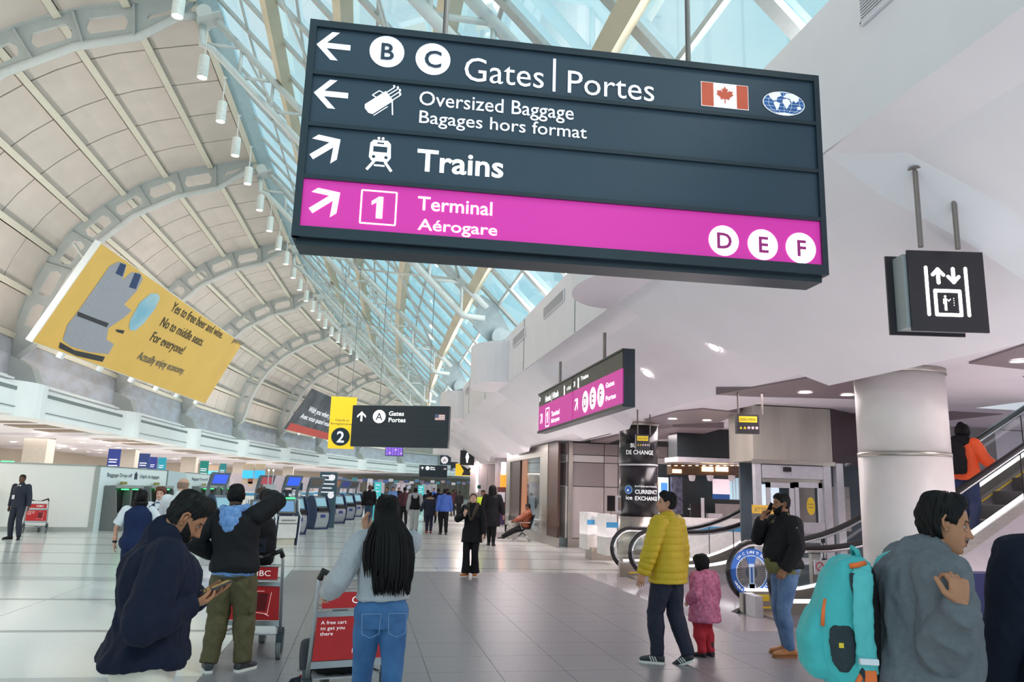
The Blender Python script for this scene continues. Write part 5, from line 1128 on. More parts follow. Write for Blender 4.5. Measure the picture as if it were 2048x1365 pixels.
# soffit downlights on the left (lens discs only)
for i, (u, v) in enumerate(((27, 885), (60, 888), (118, 897), (147, 900), (176, 904), (200, 906), (245, 912), (165, 885), (217, 892), (238, 896), (260, 898), (80, 873), (332, 918), (350, 922), (372, 926), (420, 930), (445, 934), (480, 938), (497, 938), (512, 939), (528, 940))):
    q = PZ(u, v, 3.66 if v > 895 else 3.8); downlight(q, 0, r=.16, label='glowing downlight in the left aisle soffit, one of a scattered row', real=False)['group'] = 'left aisle downlights'
# ---- self-service kiosks
M_knav = mat('kiosk_navy', (44, 58, 96), .35); M_ksil = mat('kiosk_silver', (176, 182, 190), .35, metal=.35); M_kgry = mat('kiosk_slate', (112, 122, 134), .4); M_kscr = lum('kiosk_screen', (120, 156, 170), .5); M_kblk = mat('kiosk_black', (36, 36, 42), .35)
def kiosk(loc, rz, label, scr_col, idx, sc=1.0):
    t = empty('check_in_kiosk', loc, rz, label=label, cat='kiosk', group='silver and navy self check-in kiosks')
    prof = [(-.25, 0), (.30, 0), (.36, .12), (.46, .55), (.44, .75), (.28, 1.15), (.16, 1.32), (-.1, 1.32), (-.25, .9)]
    for sx in (-1, 1):
        b = MB(); b.prism(prof, lambda y, z: (sx*.36, y, z), lambda y, z: (sx*.31, y, z)); b.build('side_panel', M_knav, t)
    b = MB(); F = [(.30, .06), (.40, .3), (.43, .5), (.41, .66)]
    for (y0, z0), (y1, z1) in zip(F[:-1], F[1:]): b.quad((-.3, y0, z0), (.3, y0, z0), (.3, y1, z1), (-.3, y1, z1))
    b.hexa([(-.3, -.2, .05), (.3, -.2, .05), (.3, .28, .05), (-.3, .28, .05), (-.3, -.2, .8), (.3, -.2, .8), (.3, .38, .72), (-.3, .38, .72)]); b.build('silver_front', M_ksil, t)
    b = MB(); b.hexa([(-.3, -.2, .8), (.3, -.2, .8), (.3, .33, .74), (-.3, .33, .74), (-.3, -.2, 1.3), (.3, -.2, 1.3), (.3, .12, 1.28), (-.3, .12, 1.28)]); b.build('head', M_kgry, t)
    b = MB(); b.add([(-.24, .315, .90), (.24, .315, .90), (.24, .165, 1.22), (-.24, .165, 1.22)], [(0, 1, 2, 3)]); b.build('touchscreen', M_kscr, t)
    b = MB(); b.box(-.26, .26, .3, .46, .70, .84); b.build('printer_slot', M_kblk, t)
    b = MB(); b.box(-.11, .11, .425, .445, .46, .58); b.build('label_plate', mat('kiosk_label_blue', (50, 70, 140), .4), t)
    for sx in (-1, 1):
        b = MB(); pts = [(sx*.3, -.22, .1), (sx*.3, -.34, .9), (sx*.3, -.3, 1.5), (sx*.3, -.12, 1.98)]
        for a_, c_ in zip(pts[:-1], pts[1:]): b.bar(a_, c_, .06, .12, hint=(0, 1, 0))
        b.build('arch_post', M_kgry, t)
    b = MB(); b.hexa([(-.33, -.28, 1.62), (.33, -.28, 1.62), (.33, -.2, 1.60), (-.33, -.2, 1.60), (-.33, -.1, 2.05), (.33, -.1, 2.05), (.33, -.02, 2.03), (-.33, -.02, 2.03)]); b.build('header', M_kgry, t)
    b = MB(); b.quad((-.25, -.165, 1.68), (.25, -.165, 1.68), (.25, -.03, 1.97), (-.25, -.03, 1.97)); b.build('header_screen', lum('hdr%d' % idx, scr_col, .6), t)
    b = MB(); b.box(-.36, .36, -.28, .34, 0, .06); b.build('plinth', M_knav, t); return t
KR = R_(-140)
for i, (x, y, c_, lab) in enumerate(((-4.6, 27.2, (60, 90, 220), 'self check-in kiosk with blue header screen behind the raised arm of the man in black'), (-3.6, 31.5, (150, 70, 80), 'self check-in kiosk with dim red header behind the white bag tag kiosk'),
        (-2.35, 28.7, (50, 90, 226), 'nearest full self check-in kiosk with a bright blue header screen'), (-1.75, 32.5, (70, 66, 60), 'self check-in kiosk with dark olive header, next beyond the bright blue one'),
        (-1.2, 37.9, (120, 84, 64), 'self check-in kiosk with brown header'), (-.8, 42.1, (52, 60, 110), 'self check-in kiosk with navy wheelchair header'), (-.4, 46.6, (50, 48, 52), 'self check-in kiosk with black header left of the man in the black jacket'),
        (1.1, 58, (90, 90, 96), 'distant kiosk with grey header right of the man in the black jacket'), (2.6, 64, (80, 84, 96), 'distant kiosk with slate header before the second teal totem'), (4.2, 71, (150, 160, 170), 'distant kiosk with pale header beyond the teal totems'), (5.6, 78, (70, 80, 120), 'most distant kiosk with blue grey header'))):
    kiosk((x, y, 0), KR+(0 if y < 50 else .15), lab, c_, i)
def tag_kiosk(loc, rz, label, green=True):
    t = empty('bag_tag_kiosk', loc, rz, label=label, cat='kiosk')
    pr = [(-.3, 0), (.2, 0), (.3, .5), (.34, .82), (.12, .95), (-.02, 1.28), (-.14, 1.3), (-.3, .5)]
    for sx in (-1, 1): b = MB(); b.prism(pr, lambda y, z: (sx*.34, y, z), lambda y, z: (sx*.30, y, z)); b.build('navy_side', M_knav, t); b = MB(); b.tube([(sx*.345, y, z) for y, z in pr[1:7]], .018, 6); b.build('white_edge', M_cntr, t)
    b = MB(); b.hexa([(-.27, -.2, .2), (.27, -.2, .2), (.27, .24, .2), (-.27, .24, .2), (-.27, -.2, .8), (.27, -.2, .8), (.27, .33, .82), (-.27, .33, .82)]); b.build('white_front', M_cntr, t)
    b = MB(); b.box(-.25, .25, -.15, .2, 0, .2); b.build('cream_plinth', mat('plinth_cream', (206, 200, 186), .5), t)
    b = MB(); b.hexa([(-.25, .0, .86), (.25, .0, .86), (.25, .12, .9), (-.25, .12, .9), (-.25, -.14, 1.28), (.25, -.14, 1.28), (.25, -.06, 1.3), (-.25, -.06, 1.3)]); b.build('screen_housing', M_kblk, t)
    b = MB(); b.quad((-.2, .115, .94), (.2, .115, .94), (.2, -.025, 1.24), (-.2, -.025, 1.24)); b.build('touchscreen', lum('tag_screen', (70, 110, 150), .6), t)
    if green: b = MB(); b.box(-.24, .24, -.12, -.04, 1.3, 1.34); b.build('green_strip', M_grn, t)
    b = MB(); b.box(-.2, .2, .3, .335, .70, .715); b.build('slot', M_kblk, t); b = MB(); b.tube([(0, -.1, 1.3), (0, -.1, 1.5)], .06, 8); b.box(-.13, .13, -.16, -.04, 1.46, 1.56); b.build('camera_head', M_kblk, t)
    b = MB(); b.hexa([(-.27, .305, .6), (.27, .305, .6), (.27, .31, .6), (-.27, .31, .6), (-.27, .31, .62), (.27, .31, .62), (.27, .315, .62), (-.27, .315, .62)]); b.build('notice_line', M_kgry, t)
q = PZ(572, 1092); tag_kiosk((q.x-.1, q.y+.3, 0), R_(-160), 'white and navy bag tag kiosk with green strip light on top')
q = PZ(533, 1100); tag_kiosk((q.x-.2, q.y-.4, 0), R_(-160), 'white and navy bag tag kiosk half hidden behind the pale pole', False)
# pale round pole with two spot heads
q = PZ(526, 1128); t = wempty('lamp_pole', (q.x, q.y, 0), label='pale grey round pole with two small lamps on stalks beside the raised arm', cat='pole')
b = MB(); b.lathe([(0, 0), (.15, 0), (.145, 1.7), (0, 1.7)], (q.x, q.y, 0), n=24); b.build('shaft', mat('pole_pale', (190, 194, 198), .35), t)
for dx in (-.045, .045): b = MB(); b.tube([(q.x+dx, q.y, 1.7), (q.x+dx*1.1, q.y, 2.0)], .012, 6); b.build('stalk', M_frame, t); b = MB(); b.lathe([(0, -.02), (.022, 0), (0, .02)], (q.x+dx*1.1, q.y-.02, 2.01), n=8); b.build('lamp', M_down, t)
# totems
def totem(u0, u1, v0, v1, Y, m, label, extra=None):
    r = rY(Y, u0, v0, u1, v1); t = wempty('information_totem', ((r[0]+r[1])/2, Y, 0), label=label, cat='totem'); b = MB(); b.box(r[0], r[1], Y, Y+.15, 0, r[3]); b.build('body', m, t)
    for i in range(5): b = MB(); z = r[3]-(.12+.17*i); b.box(r[0]+.08, r[1]-.1-(.1*(i % 2)), Y-.006, Y, z-.05, z); b.build('text_line', M_let, t)
    return r, t
M_teal = lum('totem_teal', (72, 196, 200), .3)
totem(748, 762, 965, 1010, 42, M_teal, 'bright teal information totem right of the man in the black jacket'); totem(836, 848, 971, 1000, 58, M_teal, 'bright teal information totem behind the grey hooded walker')
r, t = totem(637, 672, 945, 1045, 33.5, mat('totem_slate', (70, 96, 110), .4), 'tall slate totem with white circular marks between the self check-in kiosks')
for zc_ in (r[3]-.22, r[3]-.95): b = MB(); b.disc((r[1]-.22, 33.49, zc_), .13, nx=(1, 0, 0), ny=(0, 0, 1), n=20); b.build('circle_mark', M_let, t)
r, t = totem(581, 603, 966, 1040, 34.5, mat('totem_white', (206, 208, 214), .4), 'white drop-off notice board with navy header behind the bag tag kiosk'); b = MB(); b.box(r[0], r[1], 34.46, 34.49, r[3]-.3, r[3]); b.build('navy_header', M_knav, t)
# distant check-in counters and their screens
cols = [(138, 124, 150), (84, 104, 150), (196, 190, 200), (70, 130, 140), (170, 146, 158), (70, 84, 124), (206, 200, 210), (90, 124, 160)]
for i in range(26):
    u = 672+i*10.5; v = 958+(i*7 % 5)+(u-672)*.02; d = 62+i*1.6; a_ = PD(u, v+4, d); hh = .34; t = wempty('far_screen', a_, label='tiny check-in screen far down the left side, one of a long coloured row', cat='screen', group='far check-in screens')
    b = MB(); b.box(a_.x, a_.x+.48, a_.y, a_.y+.06, a_.z, a_.z+hh-.04*(i % 3)); b.build('panel', lum('fs%d' % (i % 8), cols[i % 8], .2), t); b = MB(); b.tube([(a_.x+.18, a_.y+.1, 0), (a_.x+.18, a_.y+.1, a_.z+.1)], .03, 5); b.build('post', M_pole, t)
for i in range(8):
    s = 62+i*8; p = W(-11.5, s); t = wempty('check_in_desk', p, label='pale check-in desk in the far row, '+nth(i, 'eight'), cat='desk'); b = MB(); b.box(p.x-1.5, p.x+1.5, p.y, p.y+.7, 0, 1.1); b.build('desk', M_cntr, t); b = MB(); b.box(p.x-1.5, p.x+1.5, p.y-.02, p.y, .8, 1.0); b.build('stripe', M_bluest, t); b = MB(); b.box(p.x-1.2, p.x+1.2, p.y+1.8, p.y+1.9, 0, 2.5); b.build('back_panel', mat('far_mauve_panel', (206, 190, 200), .5), t)
# far end of the hall
wall_far = empty('wall_far', kind='structure'); b = MB(); p = W(-16, 158); q = W(14, 158); b.hexa([(p.x, p.y, 0), (q.x, q.y, 0), (q.x+.2, q.y+.3, 0), (p.x+.2, p.y+.3, 0), (p.x, p.y, 14), (q.x, q.y, 6), (q.x+.2, q.y+.3, 6), (p.x+.2, p.y+.3, 14)]); b.build('end_surface', mat('far_pinkish_wall', (208, 196, 196), .6), wall_far)
b = MB()
for k in range(3, 11):
    s0, s1 = KS[k]+2, KS[k+1]+2; a = 9.5; b.hexa([W(a, s0, 0), W(a+.2, s0, 0), W(a+.2, s1, 0), W(a, s1, 0), W(a, s0, 3.6), W(a+.2, s0, 3.6), W(a+.2, s1, 3.6), W(a, s1, 3.6)])
b.build('far_side_surface', M_wallb, wall_right)
# ================================================ PEOPLE: builder
M_skin = {}
def skin(rgb):
    k = 'skin_%d_%d_%d' % rgb
    if k not in M_skin:
        m = mat(k, rgb, 0.5, var=.05, scale=18, spec=.35); M_skin[k] = m
        m.node_tree.nodes['Principled BSDF'].inputs['Subsurface Weight'].default_value = 0.0
    return M_skin[k]
_dg_tmp = None
def remesh(mb, voxel, name, m, smooth=2, disp=None):
    me = bpy.data.meshes.new('t'); me.from_pydata([tuple(v) for v in mb.v], [], mb.f); me.validate()
    o = bpy.data.objects.new('t', me)
    r = o.modifiers.new('r', 'REMESH'); r.mode = 'VOXEL'; r.voxel_size = voxel
    if smooth: s = o.modifiers.new('s', 'SMOOTH'); s.iterations = smooth; s.factor = .5
    out = evaluated_mesh(o); out.name = name
    bpy.data.objects.remove(o); bpy.data.meshes.remove(me)
    if disp:
        nn = [v.normal.copy() for v in out.vertices]
        for v, n in zip(out.vertices, nn): v.co += n*disp(v.co, n)
    out.materials.clear(); out.materials.append(m)
    for p in out.polygons: p.use_smooth = True
    return out
def loft(mb, rings, n=20, cap=True):
    """rings: list of (centre, axisX, axisY, rx, ry)"""
    vs = []
    for c, ax, ay, rx, ry in rings: vs += [Vector(c)+Vector(ax)*(rx*math.cos(2*math.pi*k/n))+Vector(ay)*(ry*math.sin(2*math.pi*k/n)) for k in range(n)]
    fs = [(i*n+k, i*n+(k+1) % n, (i+1)*n+(k+1) % n, (i+1)*n+k) for i in range(len(rings)-1) for k in range(n)]
    if cap: fs += [tuple(range(n-1, -1, -1)), tuple(range((len(rings)-1)*n, len(rings)*n))]
    mb.add(vs, fs)
def ball(mb, c, r, n=10, s=(1, 1, 1)):
    c = Vector(c); vs = [c+Vector((0, 0, r*s[2]))]; 
    for i in range(1, n): vs += [c+Vector((r*s[0]*math.sin(math.pi*i/n)*math.cos(2*math.pi*k/n), r*s[1]*math.sin(math.pi*i/n)*math.sin(2*math.pi*k/n), r*s[2]*math.cos(math.pi*i/n))) for k in range(n)]
    vs.append(c-Vector((0, 0, r*s[2]))); L = len(vs)-1
    fs = [(0, 1+k, 1+(k+1) % n) for k in range(n)]+[(1+i*n+k, 1+(i+1)*n+k, 1+(i+1)*n+(k+1) % n, 1+i*n+(k+1) % n) for i in range(n-2) for k in range(n)]+[(L, 1+(n-2)*n+(k+1) % n, 1+(n-2)*n+k) for k in range(n)]
    mb.add(vs, fs)
def limb(mb, pts, rad, n=14):
    """round tapering limb through joints with ball ends"""
    P = [Vector(p) for p in pts]; mb.tube(P, 0, n, rs=rad)
    for p, r in zip(P, rad): ball(mb, p, r, 10)
def sub(pts, rad, k=4):
    P = []; Rr = []
    for i in range(len(pts)-1):
        for j in range(k): P.append(Vector(pts[i]).lerp(Vector(pts[i+1]), j/k)); Rr.append(rad[i]*(1-j/k)+rad[i+1]*j/k)
    P.append(Vector(pts[-1])); Rr.append(rad[-1]); return P, Rr
HT = [(.117, 0, .0, .0), (.112, .028, .026, -.036), (.098, .049, .050, -.064), (.075, .064, .070, -.083), (.045, .0715, .082, -.094), (.015, .0735, .083, -.096), (-.015, .071, .0825, -.089), (-.045, .066, .083, -.074), (-.07, .058, .082, -.055), (-.092, .046, .078, -.034), (-.108, .031, .068, -.012), (-.117, .014, .05, .01), (-.119, 0, .03, .03)]
def head_ring(t):
    x = t*(len(HT)-1); i = min(int(x), len(HT)-2); u = x-i; g = lambda j: HT[max(0, min(len(HT)-1, j))]
    o = []
    for c in range(4):
        p0, p1, p2, p3 = g(i-1)[c], g(i)[c], g(i+1)[c], g(i+2)[c]
        o.append(.5*((2*p1)+(-p0+p2)*u+(2*p0-5*p1+4*p2-p3)*u*u+(-p0+3*p1-3*p2+p3)*u**3))
    return o
G = lambda x, s: math.exp(-(x/s)**2)
def head_pt(th, t, off=0.0, feat=True):
    z, w, f, b = head_ring(t); w = max(w, 0); yc = (f+b)/2; hf = max((f-b)/2, 0); sn, cs = math.sin(th), math.cos(th)
    x = math.copysign(abs(sn)**.92, sn)*w; y = yc+math.copysign(abs(cs)**.92, cs)*hf
    if feat and cs > 0:
        nz_ = G(x, .0105+.004*max(0, (-z)/.03))*max(0, min(1, (.028-z)/.055))*(1 if z > -.034 else max(0, 1-(-.034-z)/.010)); y += .030*nz_
        for s_ in (-1, 1):
            y -= .011*G(x-s_*.031, .017)*G(z-.004, .013); y += .004*G(x-s_*.030, .022)*G(z-.028, .008); y += .004*G(x-s_*.042, .02)*G(z+.028, .018)
        y += .008*G(x, .026)*(G(z+.058, .006)+G(z+.070, .006)); y -= .004*G(x, .03)*G(z+.084, .007); y += .007*G(x, .02)*G(z+.101, .012)
    p = Vector((x, y, z))
    if off: d = Vector((sn*.9, cs*.95-.0, (z-.0)*7)); p += d.normalized()*off
    return p
def head_parts(par, C, Rm, k, sk, hair=None, hair_m=None, beard=None, res=(72, 48), eye=True, mouth_open=0, glasses=False, seed=1, brow_m=None, closed=False):
    """returns a mesh builder with head skin (in person space); hair, beard, eyes, lips become children"""
    T = lambda p: Vector(C)+Rm @ (Vector(p)*k)
    nu, nv = res; mb = MB(); vs = []
    for j in range(nv+1):
        t = j/nv
        for i in range(nu): vs.append(T(head_pt(2*math.pi*i/nu, t)))
    mb.add(vs, [(j*nu+i, (j+1)*nu+i, (j+1)*nu+(i+1) % nu, j*nu+(i+1) % nu) for j in range(nv) for i in range(nu)])
    for s_ in (-1, 1):       # ears: helix, bowl, lobe
        b = MB(); pts = [(s_*.072, .006, -.022), (s_*.078, -.004, -.030), (s_*.082, -.016, -.012), (s_*.086, -.022, .010), (s_*.084, -.014, .028), (s_*.078, .0, .030), (s_*.073, .008, .016)]
        b.tube(pts, .0055, 8); loft(b, [(Vector((s_*(.074+.004*q), -.006, 0)), Vector((0, 1, 0)), Vector((0, 0, 1)), .013, .026) for q in (0, 1)], 12); ball(b, (s_*.076, -.004, -.028), .008, 8); mb.add([T(v) for v in b.v], b.f)
    def patch(mask, off, m, name, thick=None, rough=0.0, res2=(nu, nv)):
        a, c = res2; V = {}; fs = []; vl = []
        for j in range(c+1):
            for i in range(a):
                th = 2*math.pi*i/a; th = th-2*math.pi if th > math.pi else th; t = j/c; p = head_pt(th, t); w_ = mask(p, th, t)
                if w_ > 0:
                    o_ = off*min(1, w_)+rough*noise.noise(Vector((th*6, p.z*60, seed)))*min(1, w_)
                    V[(i, j)] = len(vl); vl.append(T(head_pt(th, t, max(.0012, o_), True)))
        for j in range(c):
            for i in range(a):
                q = [(i, j), (i, j+1), ((i+1) % a, j+1), ((i+1) % a, j)]
                if all(k_ in V for k_ in q): fs.append([V[k_] for k_ in q])
        if fs: b = MB(); b.add(vl, fs); o = b.build(name, m, par, smooth=True); return o
    hm = hair_m or mat('hair_black', (24, 20, 20), .6, var=.25, scale=60, stretch=(1, 1, .2))
    if hair:
        kind = hair.get('kind', 'short'); th_ = hair.get('t', .016); hl = hair.get('line', .062); bk = hair.get('back', -.06)
        def hmask(p, th, t):
            a = abs(th)
            if a < .95: lim = hl+(.006 if a < .3 else 0)-.02*max(0, (a-.55))/.4
            elif a < 1.25: lim = hl-.02-(a-.95)/.3*(hl-.02-hair.get('side', -.005))
            elif a < 1.75: lim = hair.get('side', -.005)+.02*(1 if hair.get('ear', 1) else -2)
            else: lim = bk+.02*max(0, (2.2-a))
            fade = (p.z-lim)/hair.get('fade', .02)
            if hair.get('bald') and (p.z > .05): return 0
            return min(1.0, fade+.1) if p.z > lim else 0
        top = hair.get('top', 0)
        tt = th_
        o = None
        a, c = (nu*2, nv*2) if nu > 50 else (nu, nv); V = {}; vl = []; fs = []
        for j in range(c+1):
            for i in range(a):
                th = 2*math.pi*i/a; th = th-2*math.pi if th > math.pi else th; t = j/c; p = head_pt(th, t, feat=False); w_ = hmask(p, th, t)
                if w_ > 0:
                    side = max(0, min(1, (p.z-.02)/.06)); o_ = (hair.get('ts', tt*.5)*(1-side)+(tt+top*max(0, (p.z-.06)/.05)*(1+.6*math.cos(th)))*side)*min(1, w_)
                    o_ += hair.get('rough', .004)*noise.noise(Vector((math.sin(th)*9, math.cos(th)*9, p.z*26+seed)))*min(1, w_)*2+.0012*math.sin(th*70+p.z*40)*w_
                    V[(i, j)] = len(vl); vl.append(T(head_pt(th, t, max(.0015, o_), False)))
        for j in range(c):
            for i in range(a):
                q = [(i, j), (i, j+1), ((i+1) % a, j+1), ((i+1) % a, j)]
                if all(k_ in V for k_ in q): fs.append([V[k_] for k_ in q])
        if fs: b = MB(); b.add(vl, fs); b.build('hair', hm, par, smooth=True)
    if beard:
        bt_ = beard.get('t', .006); full = beard.get('full', True)
        def bm(p, th, t):
            a = abs(th)
            if a > 1.5: return 0
            jaw = p.z < (-.054 if a < .45 else -.054+(a-.45)/1.0*.058) and a < 1.38
            mous = a < .5 and -.053 < p.z < -.040
            lips = a < .32 and -.072 < p.z < -.054
            if lips: return 0
            if mous: return .8
            if not full: return 0
            return .9 if jaw and p.z > -.119 else 0
        patch(bm, bt_, beard.get('m', hm), 'beard' if full else 'moustache', rough=.0015, res2=(nu*2, nv*2) if nu > 50 else (nu, nv))
    if eye:
        for s_ in (-1, 1):
            b = MB(); ball(b, (0, 0, 0), .0104, 12); o = MB(); o.add([T(Vector((s_*.031, .0642, .003))+v) for v in b.v], b.f); e = o.build('eye', mat('eye_white', (170, 160, 150), .7, spec=.1), par, smooth=True)
            o = MB(); o.disc((0, 0, 0), .0062, nx=(1, 0, 0), ny=(0, 0, 1), n=12); oo = MB(); oo.add([T(Vector((s_*.031, .0753, .003))+v) for v in o.v], o.f); oo.build('iris', mat('iris_dark', (40, 26, 18), .2), e)
        patch(lambda p, th, t: 1 if (abs(th) < 1.0 and .017 < abs(p.x) < .046 and ((.0052 if not closed else -.006) < p.z < .017)) else 0, .0055 if not closed else .007, sk, 'eyelid', res2=(nu*2, nv*2)); patch(lambda p, th, t: 1 if (abs(th) < 1.0 and .017 < abs(p.x) < .046 and -.013 < p.z < -.0025) else 0, .004, sk, 'lower_lid', res2=(nu*2, nv*2))
        br = brow_m or hm
        patch(lambda p, th, t: .8 if (abs(th) < 1.0 and .014 < abs(p.x) < .050 and .022-.15*(abs(p.x)-.03) < p.z < .030-.1*abs(abs(p.x)-.03)) else 0, .003, br, 'eyebrow', res2=(nu*2, nv*2))
        patch(lambda p, th, t: .6 if (abs(th) < 1.0 and .018 < abs(p.x) < .044 and 0.004 < p.z < .0075) else 0, .0072, mat('lash_dark', (40, 28, 24), .6), 'eyelid_line', res2=(nu*2, nv*2))
        patch(lambda p, th, t: .6 if (abs(th) < .5 and abs(p.x) < .023*(1-((p.z+.063)/.012)**2) and -.073 < p.z < -.054) else 0, .0018, mat('lip_%d' % (sum(sk.diffuse_color[:3])*0+1), (150, 86, 76), .45), 'lips', res2=(nu*2, nv*2))
        if mouth_open: patch(lambda p, th, t: .6 if (abs(p.x) < .010 and -.069 < p.z < -.057 and abs(th) < .5) else 0, .003, mat('mouth_dark', (70, 24, 24), .5), 'open_mouth', res2=(nu*2, nv*2))
    return mb, T
def hand_mesh(mb, Wp, D, N, side, k=1.0, curl=(.3, .3, .35, .4), thumb=.5, spread=1.0, thumb_curl=.2):
    """hand at wrist Wp; D finger direction, N palm normal, side +1 puts the thumb on S"""
    D = Vector(D).normalized(); N = Vector(N); N = (N-D*N.dot(D)).normalized(); S = D.cross(N).normalized()*side
    o = Vector(Wp)
    loft(mb, [(o-D*.05*k, S, N, .027*k, .021*k), (o, S, N, .027*k, .019*k), (o+D*.025*k, S, N, .034*k, .018*k), (o+D*.06*k, S, N, .041*k, .016*k), (o+D*.088*k, S, N, .041*k, .013*k), (o+D*.097*k, S, N, .036*k, .009*k)], 16)
    for i, (sx, ln, r, c0) in enumerate(((.0315, .068, .0088, curl[0]), (.0105, .076, .0090, curl[1]), (-.0105, .070, .0086, curl[2]), (-.0305, .056, .0076, curl[3]))):
        base = o+D*(.084-.004*abs(i-1.2))*k+S*sx*k*spread; d = (D+S*(sx*1.6*spread)).normalized(); pts = [base-d*.02*k]; a = 0; p = base; pts.append(p)
        for q, fr in enumerate((.45, .31, .24)):
            a += c0*(1.0 if q else .8); dd = d*math.cos(a)+N*math.sin(a); p = p+dd*ln*fr*k*1.18; pts.append(p)
        rr = [r*k, r*k*1.02, r*k*.98, r*k*.9, r*k*.78]; P, Q = sub(pts, rr, 2); limb(mb, P, Q, 10)
    b0 = o+D*.018*k+S*.020*k; d1 = (D*.75+S*thumb+N*.35).normalized(); p1 = b0+d1*.042*k; d2 = (D*.9+S*(thumb*.3-thumb_curl)+N*(.3+thumb_curl)).normalized(); p2 = p1+d2*.032*k; p3 = p2+(d2+N*.1).normalized()*.022*k
    limb(mb, [b0, p1, p2, p3], [.0145*k, .0115*k, .0102*k, .0085*k], 10)
def ik(a, c, l1, l2, hint):
    a = Vector(a); c = Vector(c); d = c-a; L = d.length
    if L > (l1+l2)*.995: c = a+d.normalized()*(l1+l2)*.995; d = c-a; L = d.length
    x = (l1*l1-l2*l2+L*L)/(2*L); h = math.sqrt(max(l1*l1-x*x, 0)); u = d.normalized(); hn = Vector(hint); hn = (hn-u*hn.dot(u)); hn = hn.normalized() if hn.length > 1e-6 else Vector((0, 1, 0))
    return a+u*x+hn*h, c
def folds(amp, f=9.0, seed=0, st=(1, 1, .55)):
    def d(p, n):
        q = Vector((p.x*st[0]*f+seed, p.y*st[1]*f, p.z*st[2]*f+p.x*3)); v = noise.noise(q); w = noise.noise(q*2.3+Vector((5, 1, 2)))
        return amp*((1-abs(v)*2.2)+.45*(1-abs(w)*2.2))
    return d
